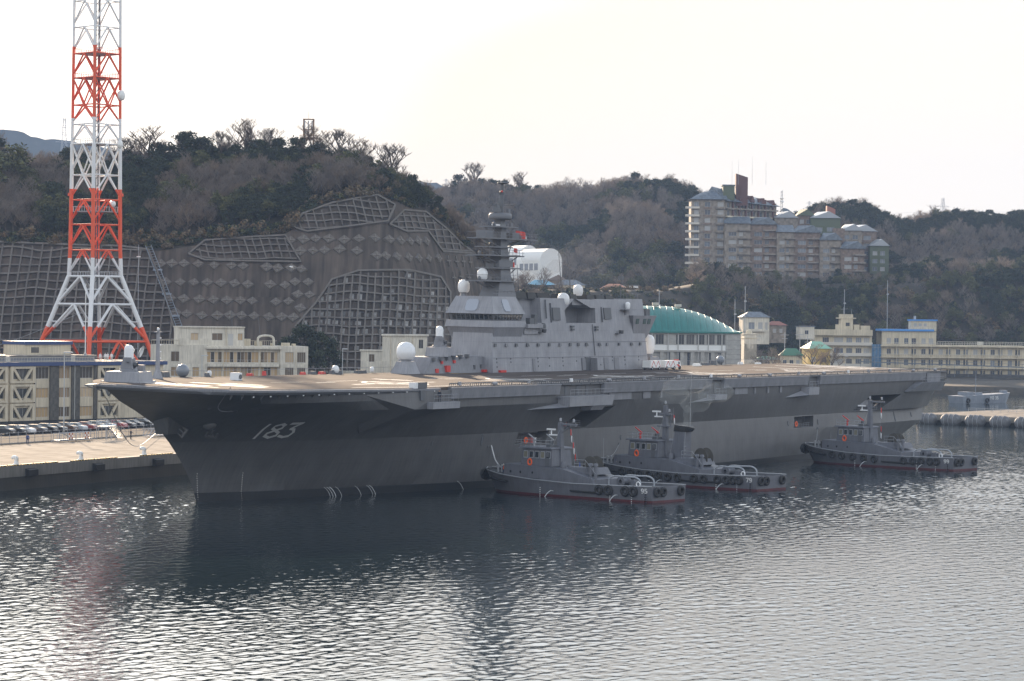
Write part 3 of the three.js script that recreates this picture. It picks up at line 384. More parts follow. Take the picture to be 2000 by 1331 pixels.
  for (const [x, y, w, h] of [[49.5, 14.5, 1.1, 1.5], [91.5, 14.3, 1.0, 1.6], [95, 14.3, 1.4, 1.6], [98, 14.3, 0.9, 1.6], [142.5, 13.8, 1.1, 1.9], [181, 14.2, 1.1, 1.8]]) part('gallery_door', [bb(x, x + w, y, y + h, 18.7, x < 60 ? 19.42 : 18.86)], sm.dark, ship);
  for (const [x0, x1] of [[105.5, 113], [150.5, 155.5], [158.2, 158.8], [163.5, 164.2], [168.6, 169.4], [123, 123.7], [117, 119.5]]) part('stiffener_panel', [bb(x0, x1, 13.35, 14.5, 18.7, 18.95)], sm.grey2, ship);
  // contents of the recesses
  const boat = part('work_boat', [box8(205.5, 213, 9.7, 15, 16.6, 204.6, 213.8, 11, 14.4, 17), box8(206, 212, 11, 15, 16.5, 206.4, 211.6, 11.4, 15.2, 16.2)], sm.grey, ship); part('outboard', [bb(213.6, 214.2, 10, 11.2, 15.2, 15.8)], sm.black || mat.black, boat);
  const rackRows = (x0, x1, y0, y1, z, n) => { const gs = []; for (let k = 0; k <= n; k++) { const y = y0 + (y1 - y0) * k / n; gs.push(bar([x0, y, z], [x1, y, z], 0.035, 4)); } for (let x = x0; x <= x1; x += 1.1) gs.push(bar([x, y0, z], [x, y1, z], 0.03, 4)); return gs; };
  part('ladder_railing', rackRows(81.2, 89.6, 6.8, 7.5, 15.9, 2), sm.grey, ship); part('ladder_railing', rackRows(177.4, 185.4, 6.55, 7.2, 17, 2), sm.grey, ship);
  part('bay_railing', rackRows(94, 101, 9.05, 10, 16.2, 3), sm.grey, ship); part('bay_railing', rackRows(204.4, 217, 9, 9.9, 16.8, 3), sm.grey, ship);
  for (const [x, y, z] of [[84.5, 7.3, 15.98], [179.5, 7.1, 17.08]]) { const m = part('lifebuoy', [new THREE.TorusGeometry(0.42, 0.13, 8, 18)], mat.orange, ship); m.position.set(x, y, z); }
  part('ladder_rack', [...rackRows(81.6, 90, 7.6, 8.5, 14.6, 4), bb(81.8, 90, 8.3, 8.5, 14.2, 14.8)], sm.grey2, ship); part('ladder_rack', [...rackRows(178, 185.8, 7.4, 8.4, 15.8, 4)], sm.grey2, ship);
  for (const [x, y, z, c] of [[86.8, 7.2, 15.4, mat.red], [88.2, 7.2, 15.2, mat.white], [87.6, 7.1, 15.2, mat.red], [97, 9.6, 15.5, mat.red]]) part('equipment_locker', [bb(x - 0.3, x + 0.3, y - 0.4, y + 0.4, z - 0.3, z + 0.3)], c, ship);
}
{ // flight deck
  const PORT = [[0, 0], [0.6, 3], [2.2, 6], [2.8, 9.5], [3.2, 13], [4.2, 16.2], [6, 17.6], [10, 18.5], [18, 18.8], [247, 18.8]], STBD = [[0, 0], [5, -5], [12, -11], [24, -17.5], [34, -18.8], [110, -19], [182, -19], [182.6, -20.2], [204, -20.2], [204.6, -19], [247, -19]];
  const xs = [0, 0.3, 0.6, 1.4, 2.2, 2.5, 2.8, 3, 3.2, 3.7, 4.2, 5, 6, 8, 10, 14, 18, 24, 30, 34, 40, 47]; for (let x = 55; x <= 247; x += 8) xs.push(x);
  const row = (x) => { const a = interp(STBD, x), b = interp(PORT, x); return Array.from({ length: 9 }, (_, k) => a + (b - a) * k / 8); };
  const q = []; const TH = 0.5;
  for (let i = 0; i + 1 < xs.length; i++) { const r0 = row(xs[i]), r1 = row(xs[i + 1]), p = (x, z, d = 0) => [x, deckY(x, z) - d, z];
    for (let k = 0; k < 8; k++) { q.push([p(xs[i], r0[k]), p(xs[i], r0[k + 1]), p(xs[i + 1], r1[k + 1]), p(xs[i + 1], r1[k])]); q.push([p(xs[i], r0[k], TH), p(xs[i + 1], r1[k], TH), p(xs[i + 1], r1[k + 1], TH), p(xs[i], r0[k + 1], TH)]); }
    q.push([p(xs[i], r0[8]), p(xs[i], r0[8], TH), p(xs[i + 1], r1[8], TH), p(xs[i + 1], r1[8])], [p(xs[i], r0[0], TH), p(xs[i], r0[0]), p(xs[i + 1], r1[0]), p(xs[i + 1], r1[0], TH)]); }
  { const r = row(247), p = (z, d) => [247, deckY(247, z) - d, z]; q.push([p(r[0], 0), p(r[8], 0), p(r[8], TH), p(r[0], TH)]); }
  const deck = part('flight_deck', sheet(q), sm.deck, ship, 'long flat sunlit flight deck');
  // markings
  const flat = (x0, x1, z0, z1) => { const qs = [], n = Math.max(1, Math.ceil((x1 - x0) / 6)); for (let k = 0; k < n; k++) { const a = x0 + (x1 - x0) * k / n, b = x0 + (x1 - x0) * (k + 1) / n, p = (x, z) => [x, deckY(x, z) + 0.014, z]; qs.push([p(a, z0), p(a, z1), p(b, z1), p(b, z0)]); } return sheet(qs); };
  const dm = (g) => part('deck_marking', g, sm.line, deck);
  const ring = (cx, cz, r0, r1, a0 = 0, a1 = Math.PI * 2) => { const qs = [], n = 40, p = (r, a) => { const x = cx + r * Math.cos(a), z = cz + r * Math.sin(a); return [x, deckY(x, z) + 0.014, z]; }; for (let k = 0; k < n; k++) { const a = a0 + (a1 - a0) * k / n, b = a0 + (a1 - a0) * (k + 1) / n; qs.push([p(r0, a), p(r0, b), p(r1, b), p(r1, a)]); } return sheet(qs); };
  for (const cx of [60, 95, 130, 165, 205]) { dm(ring(cx, 7.5, 4.5, 5.2)); dm(flat(cx - 11, cx + 11, 7.1, 7.9)); dm(flat(cx - 0.6, cx + 0.6, 1.2, 13.8)); dm(flat(cx - 12, cx - 7, 1.2, 1.7)); dm(flat(cx + 7, cx + 12, 13.6, 14.1)); }
  dm(flat(36, 240, 16.3, 16.8)); for (let x = 40; x < 238; x += 14) dm(flat(x, x + 8, -1.1, -0.75));
  dm(flat(10.5, 14, -1, 9)); dm(flat(18, 20, 6, 14)); dm(flat(22, 23.2, -2, 12)); dm(flat(15.2, 16, -8, 2)); dm(flat(9, 9.8, 4, 13.5)); dm(flat(26, 27.2, 1, 8));
  dm(flat(244.8, 246.6, -18, 18.4)); dm(flat(214, 243, 4.4, 4.9)); dm(flat(214, 215, -10, 14)); dm(flat(228, 229.2, -12, 12)); dm(flat(70, 71.2, -4, 3.5)); dm(flat(236, 240, -9, 6));
  // deck edge coaming at the bow with its net brackets
  const edge = []; for (const x of xs.filter((v) => v <= 57)) edge.push([x, interp(PORT, x)]);
  const cq = []; for (let i = 0; i + 1 < edge.length; i++) { const P = (e, o, d) => { const n = e[0] < 4 ? [-0.8, 0.6] : [0, 1]; return [e[0] + n[0] * o, deckY(e[0], e[1]) - d, e[1] + n[1] * o]; }; const a = edge[i], b = edge[i + 1]; cq.push([P(a, 0.45, 0.12), P(b, 0.45, 0.12), P(b, 0, 0.05), P(a, 0, 0.05)], [P(a, 0.45, 0.12), P(a, 0.42, 0.42), P(b, 0.42, 0.42), P(b, 0.45, 0.12)], [P(a, 0.42, 0.42), P(a, -0.1, 0.8), P(b, -0.1, 0.8), P(b, 0.42, 0.42)]); }
  part('deck_edge_gutter', sheet(cq), sm.grey2, ship);
  for (let x = 7; x < 56; x += 1.9) part('net_bracket', [hull8([[x, 16.1, 18], [x + 0.12, 16.1, 18], [x, 15.4, 18], [x + 0.12, 15.4, 18], [x, deckY(x, 18) - 0.15, interp(PORT, x) + 0.4], [x + 0.12, deckY(x, 18) - 0.15, interp(PORT, x) + 0.4]].map(([a, b, c], k) => [a, b, k < 4 ? interp(PORT, x) - 0.5 : c]))], sm.hull, ship);
  // folded safety nets along the port edge
  const netGeo = ready([bar([0, 0, 0], [2.7, 0, 0], 0.05, 4), bar([0, 0.5, 0.1], [2.7, 0.5, 0.1], 0.085, 4), ...[0, 0.54, 1.08, 1.62, 2.16, 2.7].map((x) => bar([x, 0, 0], [x, 0.5, 0.1], 0.065, 4)), bb(-0.05, 2.75, -0.3, -0.05, -0.1, 0.35)]);
  for (let x = 57.5; x < 243.5; x += 2.95) { const m = part('safety_net', netGeo, sm.dark, ship); m.position.set(x, deckY(x, 19) + 0.02, 19); }
  const can = ready([new THREE.CapsuleGeometry(0.33, 0.9, 4, 10).rotateZ(Math.PI / 2)]), box = ready([bb(-0.3, 0.3, -0.2, 0.55, -0.25, 0.25)]);
  const rr = rng(4); for (let x = 60; x < 240; x += 9 + 4 * rr()) { const c = rr() < 0.4; const m = part(c ? 'raft_canister' : 'deck_edge_light', c ? can : box, c || rr() < 0.6 ? sm.grey : sm.radome, ship); m.scale.setScalar(c ? 0.8 : 0.75); m.position.set(x, deckY(x, 19) + 0.35, 19.25); }
  part('winch_box', [bb(49.2, 51.4, 16.3, 17.2, 18.0, 19.2)], sm.dark, ship); part('winch_cover', [bb(48.4, 49.15, 16.3, 17.15, 18, 19.1)], sm.radome, ship);
  for (let x = 10; x < 56; x += 3.6) part('edge_lamp', [bb(x, x + 0.16, 15.78, 15.92, interp(PORT, x) + 0.36, interp(PORT, x) + 0.5)], sm.radome, ship);
  // jackstaff platform at the bow tip
  part('bow_platform', [hull8([[-2.6, 17.0, 0.2], [-2.6, 17.1, 0.2], [0.4, 16.9, -0.8], [0.4, 17.2, -0.8], [0.4, 16.9, 0.9], [0.4, 17.2, 0.9]]), bar([-2.5, 17, 0.2], [1, 16.2, 0.2], 0.08)], sm.grey2, ship);
  // starboard edge: stanchions and stores
  const gs = []; for (let x = 30; x < 108; x += 2.4) gs.push(bar([x, deckY(x, -18.9), -18.9], [x, deckY(x, -18.9) + 1.0, -19.0], 0.035, 4)); gs.push(bar([30, deckY(30, -19) + 0.95, -19], [47, deckY(47, -19) + 0.95, -19], 0.03, 4), bar([47, deckY(47, -19) + 0.95, -19], [108, deckY(108, -19) + 0.95, -19], 0.03, 4)); part('starboard_rail', gs, sm.grey, ship);
  const gs2 = []; for (let x = 182; x < 246; x += 2.2) gs2.push(bar([x, deckY(x, -18.9), -19], [x, deckY(x, -18.9) + 1.0, -19.0], 0.035, 4)); gs2.push(bar([182, 17.7, -19], [246, 17.7, -19], 0.03, 4)); part('starboard_rail', gs2, sm.grey, ship);
  for (const [x, c, w, h] of [[37, sm.dark, 1.6, 0.9], [47.5, sm.dark, 1, 0.6], [58, mat.red, 1.2, 0.4], [62, mat.red, 0.5, 0.7], [72, mat.red, 1.0, 0.4], [74.5, sm.dark, 1.4, 0.5], [77, mat.red, 1.4, 0.4], [80, sm.dark, 3, 0.6], [87, sm.dark, 3, 0.5], [29, mat.red, 0.5, 0.6], [206, mat.white, 2.4, 0.4], [209.5, sm.dark, 2.8, 0.5], [214, sm.dark, 1.4, 0.9], [226, mat.white, 1.6, 0.5], [234, mat.white, 2, 0.3]]) part('deck_store', [box8(x, x + w, 16.6, -19.6, -18.9, x + 0.1, x + w - 0.1, 16.75 + h, -19.5, -19)], c, ship);
  part('threshold_lamp', [bb(200.5, 203.6, 16.74, 16.95, -16.6, -16.1)], mat.white, ship);
  part('deck_arrow', [hull8([[104.5, 16.7, -12], [108.2, 16.7, -10.2], [107.8, 16.72, -9.8], [105.2, 16.72, -11.8]])], mat.yellow, ship);
}
{ // radomes, guns, mast pole on deck
  const dome = (x, y, z, r, h, mt = sm.radome, name = 'radome') => part(name, [lathe([[0.01, h], [r * 0.38, h - r * 0.07], [r * 0.7, h - r * 0.28], [r * 0.93, h - r * 0.62], [r, h - r], [r, h * 0.32], [r * 0.9, h * 0.12], [r * 0.72, 0]], x, y, z, 22)], mt, ship);
  dome(96, 19.1, -15.2, 1.62, 2.95); part('radome_pedestal', [box8(94, 98, 16.4, -17, -13.4, 94.7, 97.3, 18.75, -16.2, -14.2), lathe([[0.9, 0], [0.9, 0.4]], 96, 18.72, -15.2, 14)], sm.grey, ship);
  dome(120.6, 30.6, -19.9, 1.06, 2.3); part('radome_foot', [lathe([[0.7, 0], [0.55, 0.7]], 120.6, 29.95, -19.9, 12)], sm.grey2, ship);
  dome(119.3, 32.95, -15.2, 0.95, 2.0); dome(144.6, 28.7, -13.7, 1.12, 2.25); dome(152, 30.45, -15, 0.92, 2.1); dome(165.8, 28.15, -12.2, 0.5, 1.35); dome(177.6, 19.5, -14, 1.15, 3.7);
  part('radome_pedestal', [box8(175.6, 180.4, 16.5, -16.5, -12, 176, 179.5, 18.9, -15.8, -12.8), lathe([[0.8, 0], [0.7, 0.7]], 177.6, 18.85, -14, 12)], sm.grey2, ship);
  part('radome_bracket', [bb(164, 167.6, 27.9, 28.05, -13.4, -11.4), bb(165.4, 165.9, 27, 27.9, -12.9, -12.4)], sm.grey2, ship);
  for (const [x, r, z] of [[42, 1.02, -19.3], [218, 0.85, -19.4]]) { const d = part('antenna_sphere', [new THREE.SphereGeometry(r, 22, 16)], sm.greyDome, ship); d.position.set(x, 17.75, z); part('stem', [lathe([[0.5, -1.6], [0.35, -0.6]], 0, 0, 0, 10)], sm.dark, d); }
  dome(48.4, 16.8, -19.2, 0.36, 0.95); dome(81.4, 16.9, -19.2, 0.62, 1.25); dome(91, 16.95, -18.6, 0.35, 0.9); 
  const sign = part('deck_sign_box', [box8(40.2, 41.1, 16.7, -8.8, -7.2, 40.3, 41.1, 17.85, -8.8, -7.2)], sm.radome, ship); part('sign_disc', [new THREE.CylinderGeometry(0.36, 0.36, 0.05, 18).rotateX(Math.PI / 2).translate(40.7, 17.25, -7.17)], sm.dark, sign);
  const pole = part('bow_mast', [box8(29.0, 30.4, 16.5, -14.7, -13.3, 29.45, 29.95, 18.2, -14.25, -13.75), box8(29.45, 29.95, 18.2, -14.25, -13.75, 29.52, 29.85, 24, -14.17, -13.83), bb(29.0, 30.4, 23.7, 23.85, -14.2, -13.8)], sm.grey, ship);
  part('mast_lamp', [new THREE.SphereGeometry(0.22, 10, 8).translate(29.7, 24.2, -14), ...[19.8, 20.8, 21.8, 22.8].map((y) => bb(30, 30.35, y, y + 0.18, -14.1, -13.9))], sm.radome, pole);
  const ciws = (x, y, z, turn, full) => {   // close-in gun: base, cradle, barrels, white radar drum
    const grp = part('gun_base', full ? [box8(-2.9, 2.9, 0, -2.6, 2.6, -2.6, 2.7, 1.55, -2.4, 2.4), box8(-3.3, 3.3, -0.1, -3, 3, -3.2, 3.2, 0.25, -2.9, 2.9)] : [box8(-2.6, 2.6, 0, -2, 2, -2.4, 2.4, 1.6, -1.8, 1.8)], sm.grey, ship); grp.position.set(x, y, z); grp.rotation.y = turn;
    part('gun_mount', [lathe([[1.25, 1.55], [1.25, 1.85], [1.0, 1.95]], 0, 0, 0, 20), box8(-0.95, -0.5, 1.9, -0.9, 0.9, -0.85, -0.55, 3.5, -0.5, 0.6), box8(0.5, 0.95, 1.9, -0.9, 0.9, 0.55, 0.85, 3.5, -0.5, 0.6), box8(-0.55, 0.55, 2.3, -0.8, 0.7, -0.5, 0.5, 3.3, -0.7, 0.7)], sm.grey2, grp);
    part('gun_barrels', [0, 1, 2, 3, 4, 5].map((k) => bar([0.09 * Math.cos(k * 1.047) - 0.4, 2.75 + 0.09 * Math.sin(k * 1.047), 0.2], [0.09 * Math.cos(k * 1.047) - 2.2, 2.95 + 0.09 * Math.sin(k * 1.047), 0.5], 0.035, 5)).concat([lathe([[0.3, 0], [0.3, 0.7]], 0, 0, 0, 12).rotateX(Math.PI / 2).translate(0, 2.5, 0.6)]), sm.dark, grp);
    part('radar_drum', [lathe([[0.01, 2.1], [0.3, 2.05], [0.55, 1.85], [0.66, 1.5], [0.66, 0]], 0, 3.15, 0, 20), lathe([[0.01, 0.3], [0.3, 0.28], [0.34, 0]], 0, 0, 0, 12).rotateZ(-1.2).translate(0.75, 4.4, 0.2)], sm.radome, grp);
    part('ammunition_locker', full ? [bb(2.4, 3.5, 0.3, 2.4, -1, 1.2)] : [bb(1.8, 2.6, 1.6, 2.2, -0.6, 0.8)], sm.grey2, grp);
  };
  ciws(11.6, 17.0, -4.2, 0.35, true); ciws(107, 19.5, -15.8, 0.4, false);
}
{ // the island
  const W = part('island_trunk', [box8(117.6, 173.4, 16.2, -21, -11.5, 118.4, 172.6, 25.4, -20.3, -12.4)], sm.grey, ship, 'tall grey superstructure');
  const A = (name, gs, m = sm.grey) => part(name, gs, m, W);
  part('forward_deckhouse', [box8(98.6, 118, 16.2, -20.6, -13, 101.6, 118, 19.45, -20, -13.7)], sm.grey2, ship);
  const br = part('bridge_tower', [box8(119.2, 127.6, 21.4, -20.6, -12.6, 117.8, 128.1, 24.6, -21.6, -11.7)], sm.grey2, ship);
  part('bridge_ledge', [box8(117.6, 128.7, 24.6, -21.8, -11.6, 117.8, 128.5, 25.75, -21.6, -11.8)], sm.grey, br); part('window_band', [box8(118.4, 127.8, 25.75, -21.1, -12.3, 118.0, 128, 26.95, -21.4, -12)], sm.dark, br); part('bridge_roof_tier', [box8(117.6, 128.3, 26.95, -21.7, -11.7, 119.2, 126.9, 30, -20.6, -13)], sm.grey, br);
  for (let k = 0; k < 9; k++) { const x = 118.9 + k * 0.99; part('bridge_window', [box8(x, x + 0.72, 25.95, -12.3, -12.22, x, x + 0.72, 26.8, -12.12, -12.02)], sm.glass, br); }
  for (let k = 0; k < 9; k++) { const z = -20.6 + k * 0.96; part('bridge_window', [box8(118.28, 118.4, 25.95, z, z + 0.7, 118.0, 118.15, 26.8, z, z + 0.7)], sm.glass, br); }
  const pan = (dx) => [[-1.25, -0.75], [-1.25, 0.75], [-0.85, 1.15], [0.85, 1.15], [1.25, 0.75], [1.25, -0.75], [0.85, -1.15], [-0.85, -1.15]];
  const rp = part('radar_panel', [prism(pan(), -0.1, 0.14)], M(0.33, 0.36, 0.42, { rough: 0.5 }), br); rp.position.set(122.6, 28.4, -12.3); rp.rotation.x = -0.4; rp.scale.x = 0.85;
  const rp2 = part('radar_panel', [prism(pan(), -0.1, 0.14)], rp.material, br); rp2.position.set(118.35, 28.4, -16.6); rp2.rotation.set(0, -Math.PI / 2, 0.45, 'YXZ'); rp2.rotation.order = 'YXZ'; rp2.rotation.set(-0.45, -Math.PI / 2, 0);
  // upper works: funnels with the gap between them
  A('funnel_casing', [box8(127.6, 135.2, 25.3, -20, -14.8, 128.4, 135.2, 29.8, -19.6, -15), box8(135.2, 143.8, 25.38, -20.2, -12.5, 135.2, 143.2, 29.9, -19.6, -13), box8(139.5, 143.4, 27.6, -19.8, -12.8, 139.5, 147.2, 29.85, -19.6, -13.02)]);
  A('funnel_casing', [box8(154.4, 167.2, 25.38, -20.2, -12.5, 154.8, 166.8, 29.9, -19.6, -13), box8(153, 156, 28.2, -19.8, -12.8, 148, 156, 29.8, -19.6, -13.02), box8(147.6, 154.5, 28.7, -19.6, -13.6, 147.6, 154.5, 29.7, -19.6, -13.6)]);
  A('funnel_gap_wall', [bb(143.4, 154.8, 25.38, 29.3, -20, -16.6)], sm.grey2);
  for (const [x0, x1, y1] of [[128.6, 132.4, 30.95], [132.9, 135.8, 30.85], [136.2, 140.4, 30.8], [147.8, 150.2, 30.7], [153.8, 156.6, 30.7], [157.2, 160.3, 30.65], [160.8, 163.8, 30.6]]) A('exhaust_outlet', [box8(x0, x1, 29.7, -18.6, -14, x0 + 0.15, x1 - 0.15, y1, -18.3, -14.3)], mat.black);
  for (const [x, y0, y1] of [[136.6, 26.2, 29.6], [138.4, 25.5, 29], [156.8, 25.6, 28.4]]) A('vertical_pipe', [bar([x, y0, -12.35], [x, y1, -12.75], 0.14)], sm.dark);
  A('intake_louvre', [box8(139, 141.6, 25.9, -12.6, -12.32, 139, 141.6, 28.2, -12.8, -12.62)], sm.dark); A('intake_louvre', [box8(157.6, 160.2, 26.2, -12.6, -12.34, 157.6, 160.2, 28.3, -12.8, -12.66)], sm.dark);
  // aft control station
  A('aft_block', [box8(166.6, 173.4, 25.3, -20.2, -12.5, 166.6, 173, 30.05, -19.6, -13.1)]);
  const ac = part('aft_control_room', [box8(168.2, 174.6, 23.8, -20.2, -12.2, 167.2, 176.4, 26.9, -20.4, -11.7), box8(168.6, 172.4, 21.4, -19.8, -12.6, 168.2, 174.7, 23.8, -20.2, -12.15)], sm.grey2, ship);
  for (const x of [168.6, 171.4, 173.1]) part('control_room_window', [box8(x, x + 1.05, 25.3, -11.95, -11.85, x, x + 1.05, 26.3, -11.85, -11.7)], M(0.06, 0.10, 0.10, { rough: 0.1 }), ac);
  for (let k = 0; k < 4; k++) part('control_room_window', [box8(174.9 + 0.3, 175.4, 25.3, -13.2 - k * 1.1, -12.5 - k * 1.1, 175.5, 175.95, 26.3, -13.2 - k * 1.1, -12.5 - k * 1.1)], sm.glass, ac);
  part('roof_searchlight', [bb(173.4, 174.4, 26.9, 28.2, -13.2, -12.4), lathe([[0.35, 0], [0.35, 1.2]], 175.3, 26.9, -13, 10)], sm.dark, ac);
  // platforms, fittings and doors on the port wall
  A('bridge_wing_platform', [bb(128.4, 134.6, 24.5, 25.2, -13, -11.2), bb(128.4, 133, 23.4, 24.5, -12.6, -11.9)], sm.grey); A('wing_equipment', [bb(129.5, 131, 25.2, 26.3, -12.4, -11.5), lathe([[0.45, 0], [0.5, 0.5], [0.3, 1]], 134, 24.4, -11.4, 10), bb(131.6, 132.6, 25.2, 26.9, -12.6, -11.8)], sm.dark);
  const r = rng(19); for (let x = 118.4; x < 172; x += 2.6 + 2.2 * r()) A('wall_fitting', [box8(x, x + 0.5 + 0.5 * r(), 21.2, -12.1, -11.7, x + 0.1, x + 0.6, 21.75, -12.1, -11.75)], r() < 0.6 ? sm.dark : sm.grey2);
  for (let x = 119; x < 172; x += 3.6 + 2 * r()) for (const y of [17.5, 18.3, 18.9]) if (r() < 0.6) A('wall_fitting', [bb(x, x + 0.22, y, y + 0.3, -12, -11.45 - (y - 16.2) * 0.1)], sm.dark);
  for (const [x, y] of [[134.6, 23.6], [162.6, 23.4]]) A('wall_searchlight', [lathe([[0.1, 0], [0.4, 0.1], [0.45, 0.7]], x, y, -11.6, 12), bb(x - 1.4, x, y, y + 0.12, -12.3, -11.4)], sm.dark);
  for (const [x, y] of [[144.8, 24.6], [144.9, 24.05], [153.6, 24.5], [153.6, 24.0]]) A('sensor_housing', [bb(x, x + 1, y, y + 0.35, -12.5, -11.9)], sm.dark);
  A('wall_cable', [bar([152.8, 25.2, -12.25], [153.2, 19.4, -11.72], 0.07, 5)], sm.dark);
  A('seam', [box8(118, 173.2, 21.9, -12.2, -11.985, 118, 173.2, 21.98, -12.2, -11.97), box8(118, 173.2, 19.2, -12, -11.72, 118, 173.2, 19.26, -12, -11.72)], sm.grey2);
  const dr = A('hangar_door', [bb(149.4, 151.2, 16.7, 19.1, -12, -11.45)], sm.dark); part('door_leaf', [box8(148.2, 149.4, 16.75, -11.5, -11.35, 148.2, 149.4, 19, -11.7, -11.55), box8(151.2, 151.5, 16.75, -11.5, -10, 151.2, 151.5, 19, -11.7, -10.2)], sm.grey2, dr);
  for (const [x, w] of [[156.4, 1.6], [160.2, 1.8], [131, 0.9]]) A('side_door', [box8(x, x + w, 16.8, -11.7, -11.42, x, x + w, 19.0, -11.8, -11.66)], sm.grey2);
  for (const [x, y, z, w, h, c] of [[105, 16.9, -13.2, 1.2, 1.1, mat.red], [102, 16.8, -13.4, 0.9, 0.7, mat.red], [116.4, 16.75, -13, 1.1, 0.45, mat.red], [119.5, 16.7, -11.4, 1.8, 0.4, mat.red], [104, 18.3, -13.6, 0.5, 0.5, mat.red], [107.8, 18.4, -13.6, 0.6, 0.5, mat.red]]) part('fire_gear', [bb(x, x + w, y, y + h, z - 0.3, z + 0.35)], c, ship);
  for (let x = 101.5; x < 117; x += 2.1) part('deckhouse_fitting', [bb(x, x + 0.4, 17.2 + (x % 2), 17.9 + (x % 2), -13.9, -13.1)], sm.dark, ship);
  // roof rails and whip antennas
  const rail = []; for (let x = 119.6; x < 127; x += 1.2) rail.push(bar([x, 30, -13.1], [x, 31, -13.1], 0.03, 4)); for (let x = 166; x < 173; x += 1.4) rail.push(bar([x, 30, -13.3], [x, 31, -13.3], 0.03, 4)); rail.push(bar([119.6, 31, -13.1], [126.8, 31, -13.1], 0.03, 4), bar([119.6, 30.5, -13.1], [126.8, 30.5, -13.1], 0.03, 4), bar([166, 31, -13.3], [172.8, 31, -13.3], 0.03, 4)); part('roof_rail', rail, sm.grey2, ship);
  for (const [x0, x1, y0, y1] of [[146.3, 144.4, 30, 40], [149.6, 147.3, 30, 39.7], [129.6, 128.9, 30.5, 35.6], [131.2, 130.4, 30.5, 35.8]]) part('whip_antenna', [bar([x0, y0, -15], [x1, y1, -15], 0.11, 6, 0.04)], sm.dark, ship);
  part('stern_light_mast', [bar([168, 30, -15], [168, 34.6, -15], 0.09), bb(167.5, 168.5, 33.6, 34.4, -15.4, -14.6)], sm.dark, ship);
  // mast
  const ms = part('mast', [box8(121, 127.2, 29.9, -17, -13, 122.2, 126.6, 32.6, -16.6, -13.4), box8(122.7, 126.3, 32.6, -16.5, -13.5, 123.6, 125.4, 41.6, -15.7, -14.3), box8(123.7, 125.3, 41.6, -15.8, -14.2, 123.9, 125.2, 44.2, -15.5, -14.5)], sm.mast, ship, 'tapering mast crowded with antenna platforms');
  const plat = (x0, x1, y, z0, z1, rails = true) => { const gs = [bb(x0, x1, y, y + 0.22, z0, z1)]; for (const [a, b] of [[x0, 123], [x1, 126]]) for (const z of [-15.8, -14.2]) gs.push(bar([a + (b - a) * 0.15, y, z], [b, y - 1.3, z], 0.11, 4)); const p = part('mast_platform', gs, sm.mast, ms); if (rails) { const rg = []; for (let x = x0; x <= x1 + 0.01; x += 1.1) rg.push(bar([x, y + 0.2, z1], [x, y + 1.15, z1], 0.035, 4)); rg.push(bar([x0, y + 1.15, z1], [x1, y + 1.15, z1], 0.035, 4), bar([x0, y + 0.7, z1], [x1, y + 0.7, z1], 0.03, 4), bar([x0, y + 1.15, z0], [x0, y + 1.15, z1], 0.03, 4)); part('platform_rail', rg, sm.mast, p); } return p; };
  plat(117.2, 126.6, 32.6, -17.4, -12.8); plat(119.6, 128.8, 34.9, -17, -13.2, false); plat(116.9, 129.6, 37.1, -17.2, -13); plat(118.6, 126.8, 38.6, -16.6, -13.6, false); plat(116.8, 134, 40.1, -17, -13); plat(120.4, 128, 42.2, -16.8, -13.4, false);
  part('radar_drum', [lathe([[0.2, 0], [1.9, 0.1], [2.05, 0.45], [2.05, 0.95], [1.85, 1.25], [0.4, 1.4]], 124.4, 43.5, -15, 24)], sm.mast, ms);
  part('antenna_box', [bb(118.2, 120.8, 40.35, 41.6, -16, -14)], sm.mast, ms); part('antenna_box', [bb(127, 129.4, 40.35, 41.4, -16, -14)], sm.mast, ms);
  { const r = rng(77); for (const [y, x0, x1] of [[32.82, 118, 122.5], [35.1, 120, 128.4], [37.3, 117.4, 129], [38.8, 119, 126.4], [40.3, 117.4, 133.4], [42.4, 121, 127.6], [44.9, 123, 126]]) for (let k = 0; k < 6; k++) { const x = x0 + (x1 - x0) * r(), z = -16.4 + 2.8 * r(), q = r(); part('mast_antenna', q < 0.35 ? [bar([x, y, z], [x, y + 0.9 + 1.3 * r(), z], 0.07, 5)] : q < 0.7 ? [lathe([[0.05, 0], [0.28, 0.08], [0.3, 0.5], [0.1, 0.75]], x, y, z, 10)] : [bb(x, x + 0.6, y, y + 0.7, z, z + 0.5), bar([x + 0.3, y + 0.7, z + 0.2], [x + 0.3, y + 1.1, z + 0.2], 0.05, 4)], q < 0.5 ? sm.dark : sm.mast, ms); } } part('antenna_box', [bb(122.2, 126.8, 35.2, 36.4, -16.4, -13.6)], sm.mast, ms); part('navigation_radar', [bb(121, 123.4, 42.5, 42.75, -14.6, -14.3), bar([122.2, 42.2, -14.5], [122.2, 42.6, -14.5], 0.12)], sm.radome, ms);
  part('topmast', [bar([124.6, 44.8, -15], [124.9, 50, -15], 0.5, 8, 0.28), lathe([[0.3, 0], [0.9, 0.12], [0.9, 0.32], [0.2, 0.4]], 124.9, 49.9, -15, 14), lathe([[0.25, 0], [0.45, 0.2], [0.45, 0.7], [0.2, 0.9]], 124.8, 47.9, -15, 10), box8(122.6, 123.8, 44.9, -15.6, -14.4, 122.9, 123.5, 46.4, -15.3, -14.7)], sm.dark, ms);
  part('yardarm', [bar([121.8, 46.1, -15], [127.4, 46.3, -15], 0.07), bar([121.8, 46.1, -15], [121.8, 47, -15], 0.05), bar([127.4, 46.3, -15], [127.4, 47.1, -15], 0.05), bar([124.7, 46.2, -17.6], [124.7, 46.2, -12.4], 0.07), bar([123.8, 48.3, -15], [126, 48.3, -15], 0.06)], sm.dark, ms);
